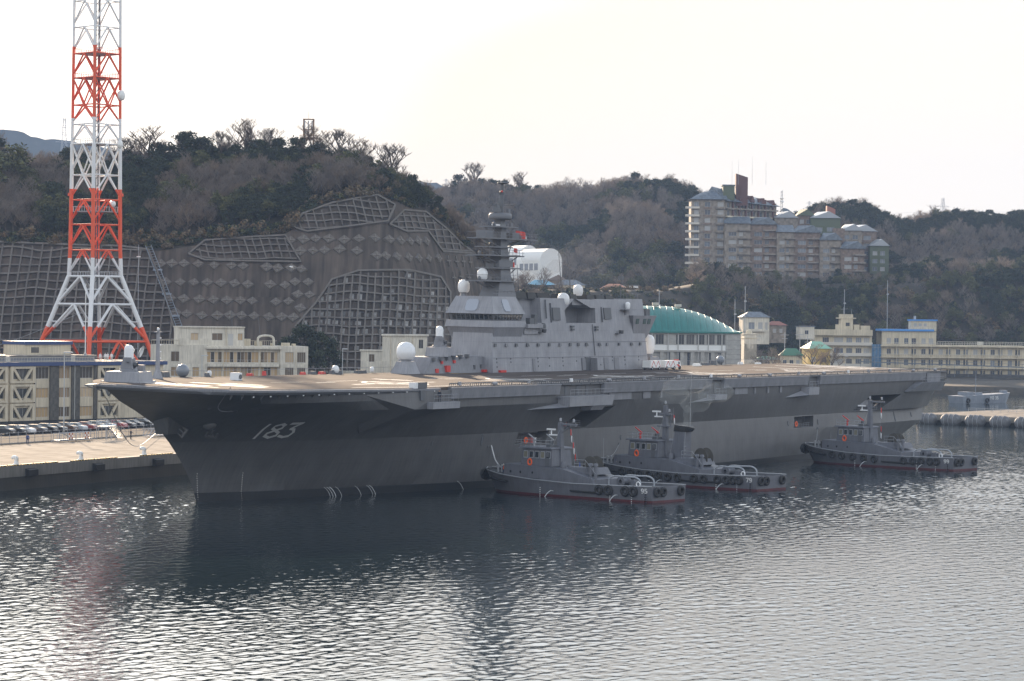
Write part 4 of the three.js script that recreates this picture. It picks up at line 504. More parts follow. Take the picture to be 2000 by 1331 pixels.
  part('yardarm', [bar([113, 36.9, -15], [131.2, 37.4, -15], 0.08), bar([124.4, 37.2, -19.4], [124.4, 37.2, -10.6], 0.08), bar([130.5, 33, -15], [126.4, 31, -15], 0.08)], sm.dark, ms);
  for (const [x, y, w, h, c] of [[128.8, 41.3, 1.6, 0.5, mat.red], [130.6, 40.4, 1.0, 1.3, mat.red], [131.3, 40.2, 0.7, 0.9, sm.radome], [128.2, 38, 0.8, 0.7, mat.red], [127.6, 35.4, 0.5, 0.8, mat.red]]) part('signal_flag', [hull8([[x, y, -14.4], [x, y + h, -14.4], [x + w, y - 0.25, -14.1], [x + w, y + h - 0.25, -14.1], [x + w / 2, y - 0.2, -14.05], [x + w / 2, y + h - 0.05, -14.05]])], c, ms);
  part('mast_light', [new THREE.SphereGeometry(0.2, 8, 6).translate(124.2, 48.6, -14.6)], mat.red, ms);
}
// ---------------------------------------------------------------- people: one continuous body each, meshed from a jointed skeleton
const personGeo = (() => {
  const cache = {};
  return (pose, cols) => {
    if (!cache[pose]) {
      const A = pose === 'reach' ? [[0.2, 1.42, 0], [0.34, 1.2, 0.14], [0.3, 1.14, 0.4]] : [[0.2, 1.42, 0], [0.27, 1.13, -0.02], [0.25, 0.87, 0.08]], B = [[-0.2, 1.42, 0], [-0.27, 1.13, -0.02], [-0.25, 0.87, 0.08]];
      const bones = [[[0, 1.0, 0], [0, 1.3, 0], 0.15, 0.17], [[0, 1.3, 0], [0, 1.44, 0], 0.17, 0.12], [[-0.17, 1.4, 0], [0.17, 1.4, 0], 0.085, 0.085], [[0, 1.46, 0], [0, 1.56, 0.01], 0.06, 0.055], [[0, 1.6, 0.015], [0, 1.7, 0.0], 0.092, 0.098],
        [[0.1, 0.95, 0], [0.12, 0.5, 0.02], 0.1, 0.065], [[0.12, 0.5, 0.02], [0.13, 0.1, -0.02], 0.062, 0.045], [[0.13, 0.05, -0.03], [0.14, 0.04, 0.13], 0.05, 0.04], [[-0.1, 0.95, 0], [-0.12, 0.5, 0.02], 0.1, 0.065], [[-0.12, 0.5, 0.02], [-0.13, 0.1, -0.02], 0.062, 0.045], [[-0.13, 0.05, -0.03], [-0.14, 0.04, 0.13], 0.05, 0.04],
        [A[0], A[1], 0.06, 0.048], [A[1], A[2], 0.046, 0.036], [A[2], [A[2][0], A[2][1] - 0.1, A[2][2] + 0.04], 0.04, 0.028], [B[0], B[1], 0.06, 0.048], [B[1], B[2], 0.046, 0.036], [B[2], [B[2][0], B[2][1] - 0.1, B[2][2] + 0.04], 0.04, 0.028], [[0, 1.62, 0.1], [0, 1.6, 0.115], 0.02, 0.016]];
      const n = 56, mc = new MarchingCubes(n, new THREE.MeshBasicMaterial(), false, false, 60000); mc.isolation = 0;
      for (let k = 0; k < n; k++) for (let j = 0; j < n; j++) for (let i = 0; i < n; i++) {
        const x = (i - n / 2) / (n / 2), y = (j - n / 2) / (n / 2), z = (k - n / 2) / (n / 2), px = x, py = y + 0.92, pz = z; let d = 9;
        for (const [a, b, r0, r1] of bones) { const ab = [b[0] - a[0], b[1] - a[1], b[2] - a[2]], ap = [px - a[0], py - a[1], pz - a[2]], t = Math.max(0, Math.min(1, (ab[0] * ap[0] + ab[1] * ap[1] + ab[2] * ap[2]) / (ab[0] ** 2 + ab[1] ** 2 + ab[2] ** 2))); const q = Math.hypot(ap[0] - ab[0] * t, ap[1] - ab[1] * t, ap[2] - ab[2] * t) - (r0 + (r1 - r0) * t), h = Math.max(0, 0.05 - Math.abs(d - q)); d = Math.min(d, q) - h * h / 0.2; }
        mc.field[i + j * n + k * n * n] = -d;
      }
      mc.update(); const c = mc.count, pos = mc.positionArray.slice(0, c * 3); for (let i = 0; i < c; i++) pos[3 * i + 1] += 0.92; cache[pose] = pos;
    }
    const pos = cache[pose], col = new Float32Array(pos.length), g = new THREE.BufferGeometry();
    for (let i = 0; i < pos.length; i += 3) { const y = pos[i + 1], ax = Math.abs(pos[i]), c = y > 1.69 ? cols.hat : y > 1.5 ? [0.42, 0.27, 0.19] : y < 0.09 ? [0.02, 0.02, 0.02] : y < 0.96 && ax < 0.215 ? cols.legs : y < 0.9 ? [0.42, 0.27, 0.19] : ax < 0.2 && y < 1.44 ? cols.vest || cols.top : cols.top; col.set(c, i); }
    g.setAttribute('position', new THREE.BufferAttribute(new Float32Array(pos), 3)); g.setAttribute('color', new THREE.BufferAttribute(col, 3)); g.computeVertexNormals(); return ready(g);
  };
})();
const clothMat = new THREE.MeshStandardMaterial({ vertexColors: true, roughness: 0.85 });
const OUTFIT = { deckhand: { hat: [0.75, 0.75, 0.75], legs: [0.03, 0.04, 0.08], top: [0.05, 0.06, 0.1], vest: [0.8, 0.14, 0.03] }, white: { hat: [0.7, 0.7, 0.7], legs: [0.55, 0.55, 0.55], top: [0.7, 0.7, 0.72] }, dark: { hat: [0.02, 0.02, 0.03], legs: [0.02, 0.02, 0.03], top: [0.02, 0.025, 0.04] }, blue: { hat: [0.03, 0.03, 0.05], legs: [0.03, 0.04, 0.1], top: [0.04, 0.07, 0.2] } };
function person(p, turn, outfit, label, pose = 'stand', group) { const m = solo('person', personGeo(pose, OUTFIT[outfit]), clothMat, label, 'person', group); m.position.copy(p); m.rotation.y = turn; return m; }

// ---------------------------------------------------------------- harbour tugs
const tm = { arch: M(0.30, 0.32, 0.35, { rough: 0.5 }), hull: M(0.15, 0.155, 0.18, { map: T.paint, m: 6, rough: 0.55 }), house: M(0.165, 0.172, 0.20, { map: T.paint, m: 5, rough: 0.6 }), red: M(0.11, 0.012, 0.02, { map: T.streak, m: 5, rough: 0.6 }), deck: M(0.10, 0.11, 0.12, { map: T.grain, m: 3, rough: 0.8 }), fender: M(0.05, 0.052, 0.055, { map: T.mottle, m: 2, rough: 0.85 }), text: M(0.62, 0.62, 0.62, { rough: 0.6 }), frame: M(0.3, 0.31, 0.33, { rough: 0.5 }), net: M(0.055, 0.05, 0.042, { rough: 0.95 }) };
const tyreGeo = ready([new THREE.TorusGeometry(0.46, 0.21, 8, 18)]), TL = 35;
const TB = [[0, 0.5], [0.8, 1.9], [2.2, 3.0], [4.5, 3.9], [8, 4.4], [28, 4.5], [33, 4.3], [35, 4.0]], TS = [[0, 3.55], [3, 3.2], [6, 2.85], [12, 2.4], [20, 2.15], [35, 2.35]];
function tug(o) {
  const t = thing('tugboat', o.label, 'tugboat', o.pos, o.turn, 'grey harbour tugs pushing the warship');
  const lev = (u, f) => { const x = TL * u, top = interp(TS, x), y = f < 0.4 ? -1.2 + (0.35 + 1.2) * f / 0.4 : 0.35 + (top - 0.35) * (f - 0.4) / 0.6; const k = 1 - 0.6 * Math.pow(1 - u, 5) * (1 - f), rake = 2.6 * (1 - f) * Math.pow(1 - u, 3); return [x + rake, y, interp(TB, x) * k * (0.93 + 0.07 * f)]; };
  const side = (f0, f1, off) => [gridGeo(46, 5, (u, v) => { const p = lev(u, f0 + (f1 - f0) * v); return [p[0], p[1], p[2] + off]; }), gridGeo(46, 5, (u, v) => { const p = lev(u, f0 + (f1 - f0) * v); return [p[0], p[1], -p[2] - off]; }), sheet([0, 1, 2, 3, 4].map((k) => { const a = lev(1, f0 + (f1 - f0) * k / 5), b = lev(1, f0 + (f1 - f0) * (k + 1) / 5); return [[a[0] + off, a[1], a[2]], [a[0] + off, a[1], -a[2]], [b[0] + off, b[1], -b[2]], [b[0] + off, b[1], b[2]]]; })), sheet([0, 1, 2, 3, 4].map((k) => { const a = lev(0, f0 + (f1 - f0) * k / 5), b = lev(0, f0 + (f1 - f0) * (k + 1) / 5); return [[a[0] - off, a[1], -a[2]], [a[0] - off, a[1], a[2]], [b[0] - off, b[1], b[2]], [b[0] - off, b[1], -b[2]]]; }))];
  const hull = part('hull', side(0.39, 1, 0), tm.hull, t); part('antifouling', side(0, 0.39, 0.01), tm.red, hull, 'dark red lower hull');
  const dk = gridGeo(46, 1, (u, v) => { const p = lev(u, 1); return [p[0], p[1] - 0.35, (v * 2 - 1) * p[2]]; }); part('deck', dk, tm.deck, t);
  part('gunwale', [1, -1].map((s) => tube(Array.from({ length: 24 }, (_, i) => { const p = lev(i / 23, 1); return [p[0], p[1], s * p[2]]; }), 0.09, 46, 5)), tm.frame, hull);
  part('bow_fender', [gridGeo(16, 8, (u, v) => { const a = (u - 0.5) * 2.5, b = v * Math.PI * 2, R = 2.15 + 0.62 * Math.cos(b); return [2.6 - R * Math.cos(a) * 1.25, 2.55 + 0.95 * Math.sin(b), R * Math.sin(a) * 1.25]; })], tm.fender, t, 'bulky dark rubber bow fender');
  part('rubbing_strake', [1].map((s) => tube([[20, 1.1, 4.5], [24, 1.05, 4.55], [28, 1.1, 4.55]], 0.16, 8, 5)).concat([tube([[3.6, 2.2, 3.7], [5.5, 1.95, 4.15], [7.5, 1.8, 4.4]], 0.2, 8, 5)]), mat.rubber, hull);
  for (const x of o.tyres) { const m = part('tyre_fender', tyreGeo, mat.rubber, t); const y = interp(TS, x) - 0.75; m.position.set(x, y, interp(TB, x) + 0.12); m.scale.setScalar(o.tyreSize || 1.1); m.rotation.y = 0.04; }
  for (const z of [-2.6, 1.6, 3.0]) { const m = part('tyre_fender', tyreGeo, mat.rubber, t); m.position.set(35.25, 1.55, z); m.rotation.y = Math.PI / 2; m.scale.setScalar(1.15); }
  // deckhouse, pilot house
  const dh = part('deckhouse', [hull8([[5.8, 2.2, -3.2], [5.8, 2.2, 3.4], [23.6, 1.9, -3.4], [23.6, 1.9, 3.6], [5.8, 4.05, -3], [5.8, 4.05, 3.2], [17.5, 3.75, -3.2], [17.5, 3.75, 3.4], [23.6, 2.7, -3.4], [23.6, 2.7, 3.5]])], tm.house, t);
  for (const x of [7.2, 9.2, 11.6, 14.4, 17]) part('porthole', [new THREE.CylinderGeometry(0.17, 0.17, 0.08, 12).rotateX(Math.PI / 2).translate(x, 3.1, 3.36)], mat.black, dh);
  part('vent_slot', [bb(9, 17.4, 2.28, 2.4, 3.3, 3.46)], mat.black, dh);
  const px = o.houseX || 8.4, ph = part('pilot_house', [box8(px, px + 6.2, 3.9, -2.3, 2.4, px + 0.2, px + 6, 6.05, -2.1, 2.2), box8(px - 0.4, px + 6.2, 6.05, -2.5, 2.6, px - 0.2, px + 6, 6.25, -2.4, 2.5)], tm.house, t);
  for (let k = 0; k < 5; k++) { const x = px + 0.5 + k * 1.12; const w = part('window_frame', [box8(x, x + 0.85, 4.85, 2.2, 2.37, x, x + 0.85, 5.75, 2.1, 2.29)], tm.frame, ph); part('pane', [box8(x + 0.1, x + 0.75, 4.95, 2.25, 2.39, x + 0.1, x + 0.75, 5.65, 2.15, 2.32)], k === 3 || k === 0 ? M(0.20, 0.19, 0.14, { rough: 0.15 }) : sm.glass, w); }
  for (let k = 0; k < 4; k++) { const z = -1.8 + k * 1.0; part('window_frame', [box8(px - 0.03, px + 0.1, 4.85, z, z + 0.75, px + 0.06, px + 0.2, 5.75, z, z + 0.75)], sm.glass, ph); }
  const lb = part('lifebuoy', [new THREE.TorusGeometry(0.36, 0.12, 8, 18)], mat.orange, ph); lb.position.set(px + 1.9, 4.35, 2.5);
  part('door', [box8(px + 4.9, px + 5.6, 3.95, 2.3, 2.48, px + 4.9, px + 5.6, 5.6, 2.15, 2.33)], sm.dark, ph);
  const rl = []; for (let k = 0; k <= 6; k++) rl.push(bar([px + k, 6.25, 2.4], [px + k, 7.1, 2.4], 0.03, 4)); rl.push(bar([px, 7.1, 2.4], [px + 6, 7.1, 2.4], 0.03, 4), bar([px, 6.7, 2.4], [px + 6, 6.7, 2.4], 0.03, 4)); part('roof_railing', rl, tm.frame, ph);
  for (const [x, z] of [[px + 1.6, 1.2], [px + 3.6, -0.6]]) part('fire_monitor', [bar([x, 6.2, z], [x, 7.1, z], 0.16), bar([x + 0.4, 7.0, z], [x - 1.1, 7.75, z], 0.11, 6, 0.07)], o.monitors === false ? tm.frame : mat.red, ph);
  part('searchlight', [lathe([[0.1, 0], [0.32, 0.08], [0.36, 0.5]], px + 4.9, 6.5, 1.0, 12), bb(px + 4.3, px + 5.5, 6.25, 6.6, 0.3, 1.6)], sm.dark, ph);
  // mast
  const mx = px + 5.4, mh = o.mastTop || 9.2, ms = part('mast', [box8(mx, mx + 0.9, 3.9, -0.4, 0.5, mx + 0.15, mx + 0.75, mh, -0.25, 0.3)], tm.house, t);
  if (o.gallows) part('mast_arm', [box8(mx, mx + 3.6, mh - 0.35, -0.2, 0.2, mx, mx + 3.6, mh - 0.1, -0.2, 0.2), bar([mx + 0.7, mh - 1.3, 0], [mx + 2.4, mh - 0.3, 0], 0.06)], tm.house, ms); else part('mast_arm', [bb(mx - 0.6, mx + 1.6, mh - 1.3, mh - 1.1, -0.5, 0.5), bb(mx - 0.9, mx + 1.4, mh - 2.9, mh - 2.7, -0.6, 0.6), bar([mx + 1.5, mh - 3.2, 0.2], [mx + 1.9, mh - 0.4, 0.2], 0.05)], tm.house, ms);
  part('navigation_radar', [bb(mx - 2.2, mx - 0.6, mh - 1.0, mh - 0.8, -0.1, 0.2), bar([mx - 1.4, mh - 1.5, 0], [mx - 1.4, mh - 0.9, 0], 0.1), bb(mx - 1.7, mx + 0.2, mh - 1.65, mh - 1.5, -0.25, 0.25)], sm.radome, ms);
  for (const [dx, dy] of [[0.4, 0.15], [o.gallows ? 3 : 1.2, o.gallows ? 0.1 : -0.9]]) part('mast_lamp', [lathe([[0.02, 0.42], [0.16, 0.36], [0.18, 0]], mx + dx, mh + dy, 0, 10)], tm.frame, ms);
  for (const [dx, y, c] of o.flags) part('signal_flag', [hull8([[mx + dx, y, 0.3], [mx + dx, y - 0.75, 0.3], [mx + dx + 0.28, y - 0.15, 0.38], [mx + dx + 0.3, y - 0.95, 0.4], [mx + dx + 0.14, y - 0.02, 0.45]])], c, ms);
  if (o.flags.length) part('halyard', [bar([mx + o.flags[0][0], mh - 0.3, 0.3], [mx + o.flags[0][0] + (o.gallows && !o.straight ? 2.2 : 0), 3.4, 0.6], 0.02, 4), bar([mx + 0.6, mh - 0.4, 0], [mx - 0.2, 5, 2.2], 0.02, 4)], tm.frame, ms);
  part('whip_antenna', [bar([o.whipX || 19, 3.2, -2], [(o.whipX || 19) - 0.05, o.whipTop || 8, -2], 0.035, 5, 0.015)], tm.frame, t);
  if (o.funnel) { const f = part('funnel', [hull8([[15.6, 3.6, -1], [18.2, 3.6, -1], [15.6, 3.6, 1], [18.2, 3.6, 1], [16.4, 7.4, -0.9], [18.4, 7.4, -0.9], [16.4, 7.4, 0.9], [18.4, 7.4, 0.9]])], tm.house, t); part('funnel_cap', [hull8([[16.2, 7.4, -0.95], [18.6, 7.4, -0.95], [16.2, 7.4, 0.95], [18.6, 7.4, 0.95], [16.4, 8.25, -0.9], [18.9, 8.1, -0.9], [16.4, 8.25, 0.9], [18.9, 8.1, 0.9], [19.8, 7.85, 0]])], mat.black, f); part('whistle_mast', [bar([18.8, 8, 0], [19, 15, 0], 0.05, 5, 0.02)], tm.frame, f); part('ladder', [...[0, 1, 2, 3, 4, 5, 6].map((k) => bar([18.3, 4 + k * 0.5, 0.3], [18.3, 4 + k * 0.5, 0.9], 0.03, 4)), bar([18.3, 3.8, 0.9], [18.6, 7.4, 0.9], 0.04, 4)], tm.frame, f); }
  // winches, net reel, vents, tow bitts, arch
  const wn = part('bow_winch', [lathe([[0.5, -0.8], [0.95, -0.78], [0.95, -0.6], [0.55, -0.55], [0.55, 0.55], [0.95, 0.6], [0.95, 0.8], [0.5, 0.82]], 0, 0, 0, 18).rotateX(Math.PI / 2).translate(5, 3.4, 0.6)], tm.net, t); part('bitts', [bar([2.4, 2.9, 0.8], [2.4, 4.1, 0.8], 0.16), bar([3.2, 2.9, 0.8], [3.2, 4.1, 0.8], 0.16), bar([2.1, 3.8, 0.8], [3.5, 3.8, 0.8], 0.1)], tm.frame, wn);
  part('rope_reel', [lathe([[0.3, -0.9], [1.35, -0.85], [1.35, -0.65], [0.95, -0.6], [0.95, 0.6], [1.35, 0.65], [1.35, 0.85], [0.3, 0.9]], 0, 0, 0, 20).rotateX(Math.PI / 2).translate(o.reelX || 20, 4.0, -0.8)], tm.net, t);
  part('engine_casing', [box8(17, 22.5, 3.2, -2, 2, 17.3, 22, 4.0, -1.8, 1.8), lathe([[0.5, 0], [0.5, 0.5], [0.35, 0.8]], 16.2, 3.8, 1.6, 12), lathe([[0.55, 0], [0.55, 0.45]], 21.2, 3.6, 1.5, 12)], tm.house, t);
  for (const x of [22.3, 23.3]) part('vent_pipe', [bar([x, 2.4, 2.6], [x, 4.3, 2.6], 0.26, 10), lathe([[0.01, 0.35], [0.34, 0.3], [0.36, 0]], x, 4.3, 2.6, 12)], tm.house, t);
  part('aft_railing', [bar([19.5, 4, 3], [19.5, 5, 3], 0.03, 4), bar([21.6, 4, 3], [21.6, 5, 3], 0.03, 4), bar([19.5, 5, 3], [21.6, 5, 3], 0.03, 4), bar([21.6, 5, 3], [23.6, 3.4, 3], 0.03, 4), bar([19.5, 4.5, 3], [21.6, 4.5, 3], 0.03, 4)], tm.frame, t);
  part('towing_arch', [1.6, -1.6].map((z) => tube([[25, 2.0, z], [25.1, 2.9, z], [25.8, 3.35, z], [28, 3.4, z], [30.2, 3.35, z], [30.9, 2.9, z], [31, 2.0, z]], 0.13, 26, 7)), tm.arch, t);
  part('towing_winch', [lathe([[0.3, -0.9], [0.75, -0.85], [0.75, -0.7], [0.4, -0.65], [0.4, 0.65], [0.75, 0.7], [0.75, 0.85], [0.3, 0.9]], 0, 0, 0, 16).rotateX(Math.PI / 2).translate(26.6, 2.6, 0)], tm.house, t); part('towing_hook', [bb(28.2, 29, 1.9, 2.9, -0.4, 0.5), lathe([[0.4, 0], [0.25, 0.2], [0.25, 0.5], [0.45, 0.7]], 29.9, 2.0, 0.9, 12)], tm.house, t);
  const mr = part('mooring_ring', [new THREE.TorusGeometry(0.35, 0.09, 6, 16)], sm.radome, t); mr.position.set(32, 2.55, 3.4);
  // lettering
  for (const [tx, x, y, s] of [[o.name, 3.2, 2.42, 0.62], [o.number, 33.2, 1.35, 0.72]]) { const g = lettering(tx, s, 0.03); const p = g.attributes.position; for (let i = 0; i < p.count; i++) { const X = x + p.getX(i); const f = (y + p.getY(i) - 0.6) / (interp(TS, X) - 0.6); p.setXYZ(i, X, y + p.getY(i) - (x < 10 ? (X - x) * 0.06 : 0), interp(TB, X) * (0.955 + 0.045 * f) * (1 - 0.25 * Math.pow(1 - X / TL, 5)) + (x < 10 ? 0.16 : 0.06) + p.getZ(i)); } g.computeVertexNormals(); part('lettering', g, tm.text, hull); }
  for (const x of [14, 27.5, 31.5, 34]) { const gs = []; for (let k = 0; k < 5; k++) gs.push(bb(x, x + 0.14, 0.05 + k * 0.28, 0.17 + k * 0.28, 4.4, interp(TB, x) + 0.05)); part('draught_mark', gs, tm.text, hull); }
  for (const x of [16.2, 28.6]) part('discharge_jet', tube([[x + 0.35, 0.85, 4.3], [x + 0.3, 0.9, 4.9], [x, 0.5, 5.3], [x - 0.3, -0.05, 5.5]], 0.06, 8, 6), M(0.75, 0.78, 0.8, { rough: 0.3, transparent: true, opacity: 0.65 }), t);
  for (const c of t.children) if (['deckhouse', 'pilot_house', 'mast', 'funnel', 'engine_casing', 'vent_pipe', 'rope_reel', 'whip_antenna', 'aft_railing'].includes(c.name)) { c.scale.y = 1.22; c.position.y = -0.48; }
  return t;
}
const heading = (bx, bz, sx, sz) => -Math.atan2(sz - bz, sx - bx);
const tug95 = tug({ label: 'grey tug marked 95 with red lower hull, nearest the camera', pos: [-3.2, 0, -410.2], turn: heading(-3.2, -411, 23.6, -387.4), name: 'YT 95', number: '95', gallows: true, mastTop: 9.3, tyres: [25.6, 27.4, 30.4, 31.9], tyreSize: 1.2, flags: [[2.6, 8.6, mat.red], [2.75, 7.8, sm.radome], [3.1, 7.0, mat.red], [3.25, 6.3, sm.radome], [3.5, 5.6, mat.red], [4.4, 4.6, M(0.03, 0.08, 0.35, { rough: 0.8 })]], monitors: false, whipX: 21, whipTop: 7.6 });
const tug79 = tug({ label: 'grey tug marked 79 with a black topped funnel and a row of tyres', pos: [14.6, 0, -438.6], turn: heading(14.6, -438.6, 40.25, -415.8), name: 'YT 79', number: '79', houseX: 8, mastTop: 10.8, funnel: true, tyres: [2.2, 4.4, 8.5, 10.4, 12.3, 14.2, 16.1, 18, 19.9, 23.2, 25.2, 27.9, 29.6, 30.8, 32], flags: [[2.3, 9.6, mat.red], [2.36, 9.2, sm.radome]], straight: true, reelX: 21, whipX: 6, whipTop: 5 });
const tug99 = tug({ label: 'grey tug pushing at the warship\'s stern, farthest from the camera', pos: [55.6, 0, -499], turn: heading(55.6, -499, 83.3, -473.3), name: 'YT 99', number: '99', gallows: true, straight: true, mastTop: 10.2, tyres: [9, 11.2, 13.6, 16, 18.4, 24.8, 26.8, 28.6, 30.4, 31.8], flags: [[3, 9.2, mat.red], [3, 8.4, sm.radome], [3, 6.4, mat.red], [3, 5.4, sm.radome]], reelX: 19.5, whipX: 4, whipTop: 5 });
const on = (g, x, y, z) => { g.updateMatrixWorld(true); return g.localToWorld(V(x, y, z)); };
person(on(tug95, 5.4, 2.55, 2.9), -2.2, 'deckhand', 'deckhand in orange vest on the foredeck of tug 95');
person(on(tug79, 6.2, 2.5, 3.1), 1.2, 'deckhand', 'deckhand in orange vest beside the bow winch of tug 79', 'reach');
person(on(tug99, 5.8, 2.55, 2.7), 2.4, 'deckhand', 'left of two deckhands in orange vests on the tug by the stern', 'stand', 'deckhands on the farthest tug');
person(on(tug99, 6.9, 2.5, 2.9), -2.2, 'deckhand', 'right of two deckhands in orange vests on the tug by the stern', 'stand', 'deckhands on the farthest tug');
person(onShip(53.8, 14.25, 19.8), 0.4, 'dark', 'sailor in dark uniform standing on the warship\'s forward side gallery');
{ // mooring hawsers from the tugs to the ship's side
  const lines = [[on(tug95, 2.6, 3.9, 0.8), onShip(75, 6.8, hz(75, 6.8)), 'pale towing rope rising from tug 95 to the warship'], [on(tug79, 2.6, 3.9, 0.8), onShip(112, 5.9, hz(112, 5.9)), 'thin towing rope between tug 79 and the warship'], [on(tug99, 2.6, 3.9, 0.8), onShip(187.4, 6.1, hz(187.4, 6.1)), 'thin towing rope between the farthest tug and the warship']];
  lines.forEach(([a, b, l], i) => { const m = a.clone().lerp(b, 0.5); m.y -= 0.6; solo('towing_rope', tube([a.toArray(), m.toArray(), b.toArray()], i ? 0.035 : 0.1, 14, 5), i ? tm.frame : sm.radome, l, 'rope'); });
}
// ---------------------------------------------------------------- service vehicles on the flight deck
{
  const wheel = ready([new THREE.CylinderGeometry(0.34, 0.34, 0.26, 16).rotateX(Math.PI / 2)]), hub = ready([new THREE.CylinderGeometry(0.18, 0.18, 0.28, 12).rotateX(Math.PI / 2)]);
  const veh = (x, z, L, cab, label) => { const p = onShip(x, deckY(x, z) + 0.02, z); const v = thing('tow_tractor', label, 'vehicle', p.toArray(), SHIP_TURN, 'white deck tractors'); v.rotation.order = 'YXZ'; v.rotation.x = SHIP_HEEL;
    part('body', [box8(0, L, 0.42, -0.9, 0.9, 0.08, L - 0.1, 1.75, -0.86, 0.86)], mat.white, v); part('chassis', [bb(-0.3, L + 0.1, 0.24, 0.44, -0.8, 0.8)], sm.dark, v);
    for (const wx of [0.75, L - 0.7]) for (const z of [0.78, -0.78]) { const w = part('wheel', wheel, mat.rubber, v); w.position.set(wx, 0.34, z); part('hub', hub, mat.steel, w); }
    for (let k = 0; k < 4; k++) { const a = 0.2 + k * (L - 0.5) / 4, b = a + (L - 0.5) / 4; part('stripe', [hull8([[a, k % 2 ? 1.65 : 0.5, 0.87], [a + 0.22, k % 2 ? 1.65 : 0.5, 0.87], [b, k % 2 ? 0.5 : 1.65, 0.87], [b + 0.22, k % 2 ? 0.5 : 1.65, 0.87], [a + 0.1, k % 2 ? 1.65 : 0.5, 0.93], [b + 0.1, k % 2 ? 0.5 : 1.65, 0.93]])], mat.red, v); }
    if (cab) { const c = part('cab', [box8(L, L + 2.2, 0.42, -0.85, 0.85, L, L + 1.7, 1.7, -0.8, 0.8)], mat.white, v); part('cab_window', [box8(L + 0.9, L + 1.65, 1.0, 0.8, 0.86, L + 0.9, L + 1.5, 1.5, 0.8, 0.84)], sm.glass, c); part('cab_stripe', [box8(L + 1.0, L + 2.1, 0.5, 0.8, 0.88, L + 0.2, L + 0.9, 1.0, 0.8, 0.87)], mat.red, c); part('lamp_bar', [bb(L + 1.2, L + 1.8, 1.7, 1.9, -0.3, 0.5)], mat.red, c); for (const z of [0.78, -0.78]) { const w = part('wheel', wheel, mat.rubber, v); w.position.set(L + 1.6, 0.34, z); } } };
  veh(167.2, -8.6, 4.2, false, 'white tractor with red chevrons parked against the island wall'); veh(172.2, -8.2, 4.4, true, 'white tractor with red chevrons and a driver\'s cab, aft of the other');
}
